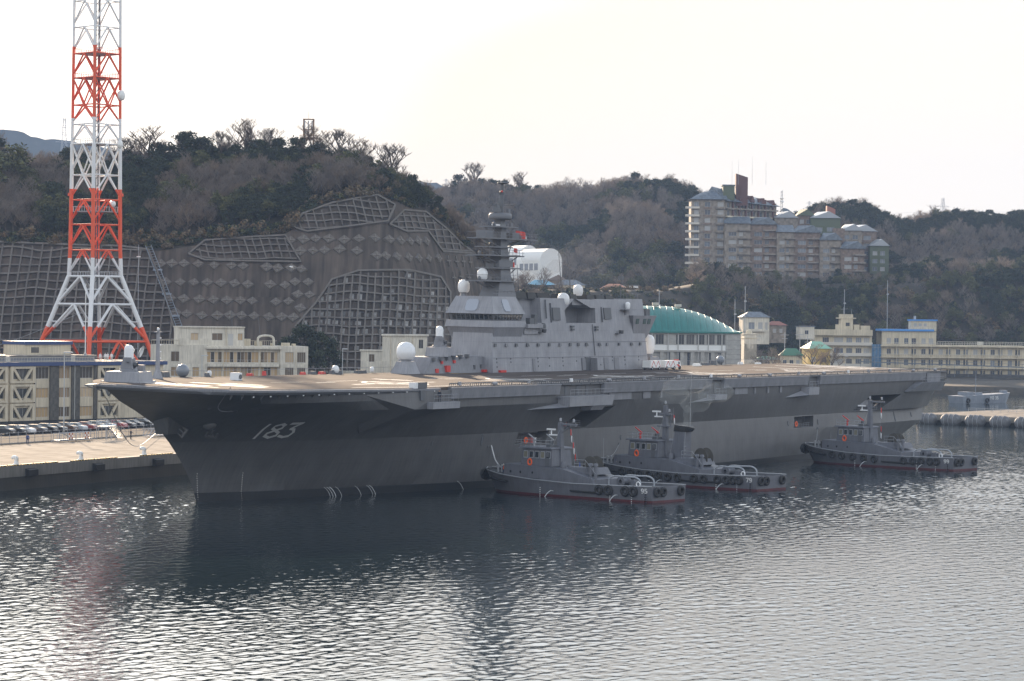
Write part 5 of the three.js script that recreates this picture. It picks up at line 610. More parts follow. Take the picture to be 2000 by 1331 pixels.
// ---------------------------------------------------------------- floating pier, big fenders, small barge beyond the stern
{
  const pier = thing('floating_pier', 'low concrete pier with a handrail behind the warship\'s stern', 'pier'), P0 = V(104, 0, -688), P1 = V(196, 0, -610);   // near edge
  const dir = P1.clone().sub(P0).normalize(), nor = V(-dir.z, 0, dir.x).multiplyScalar(-1), at = (s, n, y) => P0.clone().addScaledVector(dir, s).addScaledVector(nor, n).setY(y).toArray();
  if (nor.z > 0) nor.multiplyScalar(-1);
  const q = (s0, s1, n0, n1, y0, y1) => hull8([[s0, n0], [s1, n0], [s0, n1], [s1, n1]].flatMap(([s, n]) => [at(s, n, y0), at(s, n, y1)]));
  part('pontoon', q(0, 120, 0, 55, 0.9, 2.3), mat.concrete, pier); part('pile_skirt', q(0.3, 119, 0.8, 54, -2, 0.92), mat.wetConcrete, pier);
  part('deck_surface', q(0, 120, 0.1, 55, 2.3, 2.36), mat.apron, pier);
  for (const n of [26, 50]) { const gs = []; for (let s = 1; s < 100; s += 2.4) gs.push(bar(at(s, n, 2.3), at(s, n, 3.3), 0.05, 4)); gs.push(bar(at(1, n, 3.3), at(100, n, 3.3), 0.06, 4), bar(at(1, n, 2.85), at(100, n, 2.85), 0.05, 4)); part('handrail', gs, mat.pole, pier); }
  const fm = M(0.20, 0.205, 0.22, { map: T.mottle, m: 5, rough: 0.7 }), fg = ready([new THREE.CapsuleGeometry(1.55, 2.6, 8, 24).rotateZ(Math.PI / 2)]), ch = ready([new THREE.TorusGeometry(1.57, 0.05, 5, 28).rotateY(Math.PI / 2)]);
  const lab = ['grey cylindrical floating fender closest to the warship\'s stern', 'second grey floating fender from the warship along the pier', 'third grey floating fender from the warship along the pier', 'grey floating fender at the right edge of the picture, along the pier', 'grey floating fender beyond the fourth, along the pier'];
  [0, 1, 2, 3, 4].forEach((k) => { const f = thing('floating_fender', lab[k], 'fender', at(5.5 + k * 7.1, -2.3, 1.15), -Math.atan2(dir.z, dir.x), 'grey floating fenders along the pier'); part('body', fg, fm, f); for (const x of [-1.3, 0, 1.3]) { const c = part('chain_band', ch, mat.steel, f); c.position.x = x; } });
  // barge
  const b = thing('fuel_barge', 'small grey barge lettered YO 35 moored beyond the pier', 'barge', [141.5, 0, -848], -heading(141.5, -848, 161.5, -862) * -1), bm = M(0.27, 0.30, 0.35, { map: T.paint, m: 5, rough: 0.6 });
  part('hull', [hull8([[0.5, -0.6, -3], [0.5, -0.6, 3], [20, -0.6, -2.4], [20, -0.6, 2.4], [0, 2.3, -3.4], [0, 2.3, 3.4], [19.5, 3.0, -3], [19.5, 3.0, 3], [24, 3.3, -0.6], [24, 3.3, 0.6]])], bm, b); part('deckhouse', [bb(3, 6, 2.2, 3.6, -2, 2)], bm, b); part('mast', [bar([9, 2.5, 0], [9, 11.5, 0], 0.12, 6, 0.05), bar([8, 6, 0], [10, 6, 0], 0.06, 4), bar([8.4, 7.6, 0], [9.6, 7.6, 0], 0.05, 4)], bm, b); part('rail', [bar([0.5, 3.3, 3.2], [18, 3.9, 3], 0.04, 4), ...[1, 4, 7, 10, 13, 16].map((x) => bar([x, 2.3, 3.2], [x, 3.6, 3.1], 0.04, 4))], bm, b);
  part('windlass', [bb(7.4, 10.6, 2.4, 3.4, -1, 1.4)], bm, b); part('bow_locker', [bb(20.5, 22.5, 3.1, 4.0, -0.8, 0.8)], bm, b);
  const tx = lettering('YO 35', 1.05, 0.03); part('lettering', [tx.rotateY(0.02).translate(12.2, 1.15, 3.2)], tm.text, b); for (const x of [2.5, 11]) { const m = part('tyre_fender', tyreGeo, mat.rubber, b); m.position.set(x, 0.9, 3.35); m.scale.setScalar(1.3); }
}
// ---------------------------------------------------------------- buildings
const wallGeo = (x0, x1, y0, y1, z0, z1, rows) => {   // a wall with real openings: rows of [bottom, top, [[left, right], ...]]
  const gs = []; let y = y0;
  for (const [b, t, hs] of rows) { if (b > y) gs.push(bb(x0, x1, y, b, z0, z1)); let x = x0; for (const [l, r] of hs) { if (l > x) gs.push(bb(x, l, b, t, z0, z1)); x = r; } if (x < x1) gs.push(bb(x, x1, b, t, z0, z1)); y = t; }
  if (y < y1) gs.push(bb(x0, x1, y, y1, z0, z1)); return gs;
};
const pick = rng(99);
const paneMats = { amber: [M(0.46, 0.33, 0.19, { rough: 0.12 }), M(0.30, 0.22, 0.14, { rough: 0.1 }), M(0.07, 0.065, 0.06, { rough: 0.06 }), M(0.52, 0.40, 0.26, { rough: 0.15 }), M(0.14, 0.11, 0.08, { rough: 0.08 })], cool: [M(0.10, 0.12, 0.15, { rough: 0.08 }), M(0.20, 0.22, 0.25, { rough: 0.12 }), M(0.06, 0.07, 0.09, { rough: 0.06 }), M(0.36, 0.36, 0.36, { rough: 0.3 })], dark: [M(0.05, 0.055, 0.06, { rough: 0.07 }), M(0.09, 0.09, 0.09, { rough: 0.1 })] };
function glaze(parent, rows, z, set, frameMat, mull = 1, fw = 0.07) { for (const [b, t, hs] of rows) for (const [l, r] of hs) { const gs = [bb(l, r, b, b + fw, z - 0.06, z + 0.06), bb(l, r, t - fw, t, z - 0.06, z + 0.06), bb(l, l + fw, b, t, z - 0.06, z + 0.06), bb(r - fw, r, b, t, z - 0.06, z + 0.06)]; for (let k = 1; k <= mull; k++) { const x = l + (r - l) * k / (mull + 1); gs.push(bb(x - fw * 0.4, x + fw * 0.4, b + fw, t - fw, z - 0.05, z + 0.05)); } const w = part('window', gs, frameMat, parent); const p = paneMats[set]; part('pane', [bb(l + 0.02, r - 0.02, b + 0.02, t - 0.02, z - 0.03, z - 0.005)], p[Math.floor(pick() * p.length)], w); } }
const bm = { cream: M(0.80, 0.70, 0.53, { map: T.streak, m: 7, rough: 0.85 }), white: M(0.84, 0.78, 0.66, { map: T.streak, m: 6, rough: 0.85 }), navy: M(0.035, 0.06, 0.16, { rough: 0.6 }), greyPier: M(0.15, 0.14, 0.125, { map: T.mottle, m: 3, rough: 0.9 }), roof: M(0.42, 0.38, 0.33, { map: T.mottle, m: 8, rough: 0.8 }), frame: M(0.45, 0.44, 0.42, { rough: 0.5 }), teal: M(0.02, 0.235, 0.205, { map: T.streak, m: 9, rough: 0.45 }), tile: M(0.55, 0.53, 0.49, { map: T.grain, m: 3, rough: 0.7 }), pale: M(0.80, 0.70, 0.52, { map: T.streak, m: 8, rough: 0.85 }), blue: M(0.06, 0.25, 0.62, { rough: 0.5 }), brick: M(0.31, 0.23, 0.185, { map: T.mottle, m: 5, rough: 0.85 }), tan: M(0.38, 0.325, 0.27, { map: T.mottle, m: 6, rough: 0.85 }), slate: M(0.20, 0.235, 0.28, { map: T.mottle, m: 5, rough: 0.5 }), brown: M(0.12, 0.055, 0.05, { rough: 0.8 }), green: M(0.10, 0.12, 0.075, { rough: 0.8 }) };
const lin = (a, b, n) => Array.from({ length: n }, (_, i) => a + (b - a) * i / Math.max(1, n - 1));
{ // braced office block on the quay
  const o = thing('office_block', 'cream three storey office block with diagonal braces and navy roof band', 'office building', [-106.36, 3.5, -553.24], Math.atan2(0.761, 0.648)); o.scale.y = 0.918;
  const u = (p) => p / 7.1, rowsY = [[0.75, 3.05], [5.2, 7.5], [9.6, 12.3]];
  const bays = [[-238, -195], [-104, -62], [-42, 11], [17, 63], [186, 231]].map(([a, b]) => [u(a), u(b)]), wins = [[66, 92], [111, 133], [152, 178], [-60, -46], [-120, -106], [-150, -128], [-190, -160]].map(([a, b]) => [u(a), u(b)]).sort((a, b) => a[0] - b[0]);
  const holes = wins.concat(bays.map(([a, b]) => [a + 0.6, b - 0.6])).sort((a, b) => a[0] - b[0]);
  const rows = rowsY.map(([b, t]) => [b, t, holes]);
  part('wall', [...wallGeo(-36, u(322), 0, 12.6, -0.4, 0, rows), bb(-36, -35.6, 0, 12.6, -18, -0.4), bb(u(322) - 0.4, u(322), 0, 12.6, -18, -0.4), bb(-36, u(322), 0, 12.6, -18.4, -18)], bm.cream, o); part('floor_slab', [bb(-35.6, u(322) - 0.4, 4, 4.3, -18, -0.6)], bm.greyPier, o); part('floor_slab', [bb(-35.6, u(322) - 0.4, 8.4, 8.7, -18, -0.6)], bm.greyPier, o); part('inner_wall', [bb(-35.6, u(322) - 0.4, 0, 12.6, -6.3, -6)], bm.cream, o);
  glaze(o, rowsY.map(([b, t]) => [b, t, wins]), -0.22, 'amber', bm.frame, 3); glaze(o, rowsY.map(([b, t]) => [b, t, bays.map(([a, c]) => [a + 0.6, c - 0.6])]), -0.22, 'dark', bm.frame, 4);
  for (const [a, b] of [[93, 110], [135, 151], [179, 185], [63.5, 65.5], [-60, -42.5], [-124, -105]]) part('pilaster', [bb(u(a), u(b), 0, 12.6, 0.005, 0.35)], bm.greyPier, o);
  for (const [a, b] of bays) for (const [y0, y1] of [[0, 4.05], [4.3, 8.4], [8.7, 12.5]]) { const f = part('brace_frame', [bb(a - 0.1, a + 0.65, y0, y1, 0.004, 0.55), bb(b - 0.65, b + 0.1, y0, y1, 0.004, 0.55), bb(a + 0.65, b - 0.65, y0 - 0.02, y0 + 0.5, 0.006, 0.5), bb(a + 0.65, b - 0.65, y1 - 0.5, y1, 0.006, 0.5)], bm.cream, o); const m = (a + b) / 2; for (const s of [-1, 1]) part('brace', [hull8([[m + s * 0.1, y0 + 0.45, 0.1], [m + s * 0.75, y0 + 0.45, 0.1], [m + s * (b - a) * 0.42, y1 - 0.5, 0.1], [m + s * ((b - a) * 0.42 - 0.7), y1 - 0.5, 0.1], [m + s * 0.1, y0 + 0.45, 0.48], [m + s * 0.75, y0 + 0.45, 0.48], [m + s * (b - a) * 0.42, y1 - 0.5, 0.48], [m + s * ((b - a) * 0.42 - 0.7), y1 - 0.5, 0.48]])], bm.cream, f); }
  part('roof_band', [bb(-36.6, u(326), 12.6, 13.45, -19, 0.7)], bm.navy, o); part('roof_surface', [bb(-36.2, u(325), 13.45, 13.5, -18.6, 0.4)], bm.roof, o);
  part('upper_storey', [bb(-34, u(206), 13.5, 14.7, -17, -4)], M(0.17, 0.18, 0.21, { rough: 0.8 }), o); part('upper_roof', [bb(-34.3, u(208), 14.7, 14.95, -17.3, -3.7)], bm.roof, o);
  const gs = []; for (let x = -35; x < u(205); x += 0.75) gs.push(bar([x, 13.5, 0.2], [x, 14.5, 0.2], 0.03, 4)); gs.push(bar([-36, 14.5, 0.2], [u(205), 14.5, 0.2], 0.05, 4), bar([-36, 13.75, 0.2], [u(205), 13.75, 0.2], 0.04, 4)); part('roof_railing', gs, bm.white, o);
  const pt = part('penthouse', [bb(u(97), u(188), 14.9, 17.3, -16, -9)], bm.cream, o); part('penthouse_band', [bb(u(96), u(190), 17.3, 18.1, -16.3, -8.6)], bm.navy, pt); part('penthouse_window', [bb(u(110), u(125), 15.4, 16.7, -9.02, -8.96)], paneMats.dark[0], pt);
  for (const x of [140, 63.8]) part('drain_pipe', [bar([u(x), 0, 0.42], [u(x), 12.6, 0.42], 0.09)], bm.frame, o);
  const d = thing('roof_dish', 'white satellite dish on the office block roof', 'dish', [-79.9, 16.9, -571], 0.5); part('reflector', [lathe([[0.01, 0], [0.7, 0.12], [1.35, 0.45]], 0, 0, 0, 20).rotateX(1.9).rotateY(0.9).translate(0, 1.4, 0)], mat.white, d); part('stand', [bar([0, 0, 0], [0, 1.3, 0], 0.1)], mat.pole, d);
  o.updateMatrixWorld(true); const w = (x, y, z) => o.localToWorld(V(x, y, z));
  [[u(198), 'first'], [u(208), 'second'], [u(213), 'third'], [u(221), 'fourth']].forEach(([x, k]) => person(w(x, 13.52, -0.9), 0.3, 'white', `${k} from the left of four people in white on the office roof`, 'stand', 'people on the office roof'));
  person(w(u(28), 14.97, -4.4), 0, 'dark', 'person in dark clothes at the railing of the office roof');
  for (const x of [15, 140]) part('roof_fixture', [bb(u(x), u(x) + 0.7, 13.5, 14.9, -0.9, -0.3)], bm.frame, o);
}
{ // white three storey block with a top storey
  const C = [-72.5, -632], o = thing('white_block', 'off-white three storey building with long glazed bands, behind the warship\'s bow', 'building', [C[0], 2.4, C[1]], 0.28);
  const s = 0.118, x = (p) => (p - 405) * s * 1.03, rowsY = [[4.9, 7.4], [8.7, 11.2], [12.4, 14.9]];
  const main = []; for (let k = 0; k < 3; k++) main.push([x([406, 437, 512][k]), x([435, 508, 546][k])]); const right = [[x(561), x(578)], [x(585), x(602)]];
  const rows = rowsY.map(([b, t]) => [b, t, main.concat(right)]);
  part('wall', [...wallGeo(0, x(607), 0, 16.3, -0.4, 0, rows), bb(0, x(607), 0, 16.3, -14, -13.6), bb(x(607) - 0.4, x(607), 0, 16.3, -13.6, -0.4), bb(0.2, x(607) - 0.4, 16.0, 16.3, -13.6, -0.4)], bm.white, o); part('inner_wall', [bb(0.3, x(606), 0, 16, -5.3, -5)], bm.cream, o);
  for (const [b, t] of rowsY) { for (const [l, r] of main) { const n = Math.round((r - l) / 0.85); glaze(o, [[b, t, lin(l, r - (r - l) / n, n).map((a) => [a, a + (r - l) / n])]], -0.25, 'amber', bm.frame, 0, 0.05); } glaze(o, [[b, t, right]], -0.25, 'amber', bm.frame, 3); }
  part('balcony', [bb(0.2, x(548), 11.4, 12.3, 0.004, 0.9)], bm.white, o); part('balcony', [bb(0.2, x(548), 7.6, 8.5, 0.004, 0.9)], bm.white, o); part('eave', [bb(-0.3, x(552), 15.6, 16.0, 0.004, 1.1)], bm.white, o);
  const br = []; for (let k = 0; k < 26; k++) br.push(bar([0.3 + k * 0.68, 12.3, 0.8], [0.3 + k * 0.68, 13.0, 0.8], 0.02, 4)); br.push(bar([0.3, 13, 0.8], [17.2, 13, 0.8], 0.03, 4)); part('balcony_rail', br, bm.frame, o);
  part('end_pier', [bb(x(550), x(559), 0, 16.4, 0.004, 0.6)], bm.white, o); for (const p of [437, 510, 581]) part('down_pipe', [bar([x(p), 2, 0.95], [x(p), 15.6, 0.95], 0.09)], bm.cream, o); part('floor_slab', [bb(0.4, x(606), 11.6, 11.9, -13, -0.5)], bm.cream, o); part('floor_slab', [bb(0.4, x(606), 7.8, 8.1, -13, -0.5)], bm.cream, o);
  // left wing turned away
  const L = part('side_wing', wallGeo(-13.5, 0, 0, 16.5, -0.4, 0, [[9, 11.2, [[-8.6, -6.6], [-3.4, -1.8]]], [12.5, 14.9, [[-8.6, -6.6]]]]).concat([bb(-13.5, -13.1, 0, 16.5, -10, -0.4), bb(-13.1, 0, 16.1, 16.5, -10, -0.4)]), bm.white, o); L.rotation.y = -0.35; glaze(L, [[9, 11.2, [[-8.6, -6.6], [-3.4, -1.8]]], [12.5, 14.9, [[-8.6, -6.6]]]].filter(Boolean), -0.22, 'amber', bm.frame, 1);
  const par = part('parapet_rail', [...lin(-13, -6.5, 12).map((q) => bar([q, 16.5, -1], [q, 17.6, -1], 0.05, 4)), bar([-13, 17.6, -1], [-6.5, 17.6, -1], 0.07, 4)], bm.cream, o);
  const tr = [[17.6, 19.3, [[x(376), x(391)], [x(418), x(439)], [x(469), x(479)]]]];
  const tp = part('top_storey', [...wallGeo(x(352), x(482), 16.3, 20.6, -2.4, -2, tr), bb(x(352), x(482), 16.3, 20.6, -9, -8.6), bb(x(352), x(352) + 0.3, 16.3, 20.6, -8.6, -2.4), bb(x(482) - 0.3, x(482), 16.3, 20.6, -8.6, -2.4), bb(x(351), x(483), 20.6, 20.9, -9.3, -1.6)], bm.white, o); glaze(tp, tr, -2.2, 'amber', bm.frame, 1); part('door', [bb(x(450), x(460), 16.4, 19.2, -2.02, -1.95)], bm.frame, tp); part('down_pipe', [bar([x(446), 16.4, -1.9], [x(446), 20.6, -1.9], 0.09)], bm.cream, tp);
  for (const [a, b, h] of [[483, 497, 18], [508, 520, 17.4], [540, 546, 17], [562, 576, 17.1], [583, 588, 16.9]]) part('roof_unit', [bb(x(a), x(b), 16.3, h, -6, -3.6)], bm.cream, o); part('roof_duct', [tube([[x(512), 16.3, -3], [x(512), 18.4, -3], [x(540), 18.5, -3], [x(543), 16.3, -3]], 0.3, 20, 6)], bm.white, o);
  const rr2 = []; for (let p = 485; p < 545; p += 4) rr2.push(bar([x(p), 16.3, -1], [x(p), 17.6, -1], 0.03, 4)); rr2.push(bar([x(485), 17.6, -1], [x(545), 17.6, -1], 0.04, 4)); part('roof_railing', rr2, bm.cream, o); part('roof_aerial', [bar([x(462), 20.9, -5], [x(461), 24.8, -5], 0.05), bar([x(455), 23.8, -5], [x(472), 24, -5], 0.04), bar([x(520), 17, -5], [x(514), 23.4, -5], 0.05)], sm.dark, o);
  const d = thing('wall_dish', 'white dish antenna beside the white building, over the warship\'s foredeck', 'dish', [-84.6, 16.4, -636], 0); part('reflector', [lathe([[0.01, 0], [0.8, 0.15], [1.5, 0.5]], 0, 0, 0, 20).rotateX(1.35).rotateY(-0.7)], mat.white, d); part('stand', [bar([0, -9, -0.4], [0, 0, -0.2], 0.12)], mat.pole, d);
}
{ // small white plant house beside the slope
  const o = thing('white_annex', 'plain white two part building just left of the warship\'s bridge', 'building', [-39.2, 2.4, -690], 0.05);
  const r1 = [[11.6, 13.9, [[2.2, 4.2]]], [5, 7, [[9.5, 10.6]]]], r2 = [[15.6, 17.9, [[14.6, 15.9]]], [11.4, 12.8, []]];
  part('low_wing', [...wallGeo(0, 5.6, 0, 14.6, -0.3, 0, [[11.8, 13.8, [[2.1, 3.6]]]]), bb(0, 0.3, 0, 14.6, -8, -0.3), bb(-0.3, 5.8, 14.6, 14.9, -8.2, 0.3)], bm.white, o); glaze(o, [[11.8, 13.8, [[2.1, 3.6]]]], -0.15, 'amber', bm.frame, 1);
  part('tall_wing', [...wallGeo(5.6, 17.2, 0, 18.6, -0.3, 0.2, [[15.4, 17.7, [[15.0, 16.2]]]]), bb(16.9, 17.2, 0, 18.6, -9, -0.3), bb(5.6, 5.9, 0, 18.6, -9, -0.3), bb(5.3, 17.6, 18.6, 19.0, -9.3, 0.6)], bm.white, o); glaze(o, [[15.4, 17.7, [[15.0, 16.2]]]], -0.05, 'dark', bm.frame, 1); part('roof_unit', [bb(-8, 3, 7, 9.5, 2, 5)], bm.white, o); for (const p of [7.8, 13.4]) part('down_pipe', [bar([p, 3, 0.3], [p, 18.5, 0.3], 0.08)], bm.cream, o);
}
{ // sports hall with a curved green roof
  const o = thing('sports_hall', 'large white hall with a curved teal green roof', 'hall', [44, 2.4, -900], 0), W0 = -14, W1 = 33.3, top = (x) => 19.2 + 8.6 * Math.max(0, 1 - Math.pow(Math.max(0, x - 6) / 27.6, 2.1));
  part('roof', [gridGeo(48, 18, (u, v) => { const x = W0 + (W1 + 0.4 - W0) * u; return [x, 19.2 + (top(x) - 19.2) * Math.sin(v * Math.PI), 0.6 - 40 * v]; }), bb(W0, W1 + 0.5, 18.7, 19.22, -0.2, 0.9)], bm.teal, o);
  for (let x = W0 + 1; x < W1; x += 2.2) part('roof_seam', [tube(lin(0, 0.5, 7).map((v) => [x, 19.24 + (top(x) - 19.2) * Math.sin(v * Math.PI), 0.6 - 40 * v]), 0.07, 14, 4)], bm.teal, o);
  for (const x of [4.2, 12]) part('roof_ventilator', [bb(x, x + 2.2, top(x + 1) + 0.3, top(x + 1) + 1.2, -17.5, -15.5), bb(x + 0.5, x + 1.7, top(x + 1) - 0.6, top(x + 1) + 0.3, -17, -16)], bm.white, o);
  const posts = [-8.4, 0, 3.4, 8.8, 12.2, 19, 22.4, 27]; const upper = [], lower = []; for (let x = -13; x < 28; x += 3.45) { if (Math.abs(x - 7.7) < 1.8) continue; upper.push([x + 0.35, x + 3.1]); }
  for (let x = -12.6; x < 27; x += 3.45) lower.push([x + 0.3, x + 1.9]);
  const rows = [[5.2, 12.2, lower], [14.8, 18.2, upper]];
  part('wall', [...wallGeo(W0, 28.4, 0, 18.7, -0.5, 0, rows), bb(W0, W1, 0, 18.7, -40, -39.5), bb(W1 - 0.5, W1, 0, 18.7, -39.5, -0.5), bb(W0, W0 + 0.5, 0, 18.7, -39.5, -0.5)], bm.tile, o); part('end_panel', [bb(28.4, W1, 0, 18.7, -0.5, 0.3)], bm.tile, o); for (let y = 2; y < 18; y += 1.6) part('panel_joint', [bb(28.4, W1, y, y + 0.06, 0.29, 0.315)], bm.greyPier, o);
  glaze(o, [rows[1]], -0.25, 'dark', bm.frame, 2); glaze(o, [rows[0]], -0.25, 'cool', bm.frame, 1); part('white_panel', [bb(W0, 28.3, 12.9, 14.6, 0.003, 0.12)], mat.white, o); part('ledge', [bb(W0, 28.6, 12.3, 12.9, 0.004, 1.0)], bm.tile, o); for (const x of posts) part('post', [bb(x - 0.18, x + 0.18, 0, 18.7, 0.13, 0.5)], bm.frame, o);
  for (let x = -11; x < 28; x += 3.45) part('buttress', [bb(x - 0.2, x + 1.1, 0, 12.3, 0.004, 0.8)], bm.tile, o);
}
const hip = (w, d, y0, y1, over = 0.6, rid = 0.45) => hull8([[-w / 2 - over, y0, d / 2 + over], [w / 2 + over, y0, d / 2 + over], [-w / 2 - over, y0, -d / 2 - over], [w / 2 + over, y0, -d / 2 - over], [-w / 2 * rid, y1, 0], [w / 2 * rid, y1, 0]]);
function house(label, pos, turn, w, d, h, wall, roof, rows, roofH = 2, flat = false, name = 'house') { const o = thing(name, label, 'house', pos, turn, undefined); part('wall', [...wallGeo(-w / 2, w / 2, 0, h, d / 2 - 0.25, d / 2, rows), bb(-w / 2, w / 2, 0, h, -d / 2, -d / 2 + 0.25), bb(-w / 2, -w / 2 + 0.25, 0, h, -d / 2 + 0.25, d / 2 - 0.25), bb(w / 2 - 0.25, w / 2, 0, h, -d / 2 + 0.25, d / 2 - 0.25)], wall, o); glaze(o, rows, d / 2 - 0.12, 'cool', bm.frame, 1); part('roof', flat ? [bb(-w / 2 - 0.3, w / 2 + 0.3, h, h + 0.35, -d / 2 - 0.3, d / 2 + 0.3)] : [hip(w, d, h, h + roofH)], roof, o); return o; }
const rose = M(0.30, 0.13, 0.10, { rough: 0.8 }), skyBlue = M(0.20, 0.42, 0.55, { rough: 0.6 });
{
  const h1 = house('white house with grey hipped roof and balcony on the wooded slope', [95.5, 16, -1050], 0.1, 10.6, 8, 10.6, bm.white, bm.slate, [[2, 4, [[-4, -2.4]]], [5.6, 8.6, [[-3, -0.6], [0.8, 2.6], [3.6, 4.6]]]], 2.2); part('balcony', [bb(-5.4, 3.6, 5, 6, 4, 5.3)], bm.white, h1); part('support', [bb(-5.2, -4.8, -6, 5, 4.4, 4.8)], bm.white, h1);
  house('small house with dull red roof beside the white balcony house', [104.5, 16.5, -1056], 0.2, 7, 6, 7, bm.tan, rose, [[4, 5.6, [[-2, -0.6], [0.8, 2]]]], 1.6);
  house('pale shed at the edge of the trees, right of the houses', [117, 18, -1062], 0.2, 6, 5, 5, bm.white, bm.slate, [[2, 3.6, [[-1, 0.6]]]], 0.5, true);
  const cw = house('white tower house with a small dome beside the sports hall', [85.5, 2.4, -960], 0.1, 4.6, 6, 18, bm.white, bm.white, [[13, 14.6, [[-0.9, -0.4], [0.4, 0.9]]], [9, 11, []]], 0.4, true); part('dome', [lathe([[0.01, 1.6], [0.7, 1.3], [1.15, 0.6], [1.25, 0]], 0, 18.35, 0, 16), bb(-2.5, 2.5, 16.6, 16.85, -3.2, 3.2)], bm.pale, cw);
  const y1 = house('low building with pale green roof and yellow walls near the shore', [112, 2.4, -980], 0.15, 7.5, 12, 13, M(0.50, 0.37, 0.12, { rough: 0.8 }), M(0.22, 0.45, 0.32, { rough: 0.6 }), [[8, 10, [[-3.4, -1.6], [0.4, 2.4]]]], 2.6);
  house('low house with dark green roof below the yellow building', [101, 2.4, -962], -0.1, 8, 8, 10.6, bm.pale, M(0.06, 0.17, 0.10, { rough: 0.6 }), [[6.5, 9, [[-3, -1.6], [-0.6, 0.8], [1.8, 3]]]], 2.6);
  house('grey walled cottage between hall and green roofed house', [92.5, 2.4, -965], 0, 9, 7, 9, bm.pale, M(0.08, 0.2, 0.13, { rough: 0.6 }), [[5.4, 8, [[-3.4, -2], [-0.8, 0.6], [1.8, 3.2]]]], 1.2);
  // houses on the terrace behind the funnels
  house('house with bright blue roof on the terrace behind the mast', [12, 33, -1150], 0.2, 11, 9, 6.5, bm.greyPier, skyBlue, [[2.4, 4.4, [[-4, -2], [1, 3]]]], 2.2);
  house('brown gabled house on the terrace behind the funnels', [17.5, 35, -1165], -0.2, 10, 9, 6.8, M(0.22, 0.16, 0.12, { rough: 0.9 }), M(0.16, 0.12, 0.10, { rough: 0.9 }), [[2.4, 4.2, [[-3, -1.4], [1, 2.6]]]], 3);
  house('cream house with grey hipped roof behind the tall whip antennas', [24.5, 31, -1140], 0.15, 11.5, 9, 8.4, bm.pale, bm.slate, [[1.4, 3, [[-3.4, -2.4], [1.6, 3]]], [5, 6.8, [[-3.6, -2.2], [0.4, 2]]]], 2.4);
  house('cream house with salmon roof at the right end of the terrace', [43.5, 30, -1140], -0.1, 11, 9, 8, bm.pale, M(0.5, 0.24, 0.16, { rough: 0.8 }), [[3.4, 5.6, [[-1, 0.8], [2.6, 4]]]], 2.2);
  house('white flat building partly hidden by the salmon roofed house', [50, 31, -1158], 0, 9, 8, 8.6, mat.white, bm.slate, [[4.4, 6, [[-2, -0.4], [1, 2.4]]]], 0.4, true);
  house('long pale house at the left end of the terrace', [-1, 33, -1148], 0, 12, 8, 7, bm.white, bm.slate, [[2, 4, [[-4, -2.4], [-0.6, 1], [2.8, 4.4]]]], 0.6, true);
  // white halls with barrel roofs
  const hall = (label, x, y, z, w, r, L) => { const o = thing('vaulted_hall', label, 'hall', [x, y, z], 0.55); part('vault', [new THREE.CylinderGeometry(r, r, L, 28, 1, true, Math.PI / 2, Math.PI).rotateX(Math.PI / 2).rotateY(0).translate(0, 9, 0)], mat.white, o); part('gable', [prism([[-r, -12], [r, -12], ...lin(0, Math.PI, 15).map((a) => [r * Math.cos(a), 9 + r * Math.sin(a)])], L / 2 - 0.4, L / 2)], mat.white, o); part('wall', [bb(-r, -r + 0.4, -12, 9, -L / 2, L / 2 - 0.4), bb(r - 0.4, r, -12, 9, -L / 2, L / 2 - 0.4)], mat.white, o); for (let k = 0; k < 4; k++) part('window', [bb(-r - 0.05, -r + 0.02, 5, 8, -L / 2 + 3 + k * 4, -L / 2 + 6 + k * 4)], paneMats.cool[1], o); return o; };
  hall('white hall with rounded roof behind the warship\'s mast', 11.5, 41, -1170, 14, 5.6, 20); hall('smaller white barrel roofed hall left of the other one', 2, 43.6, -1190, 12, 4.8, 20);
}
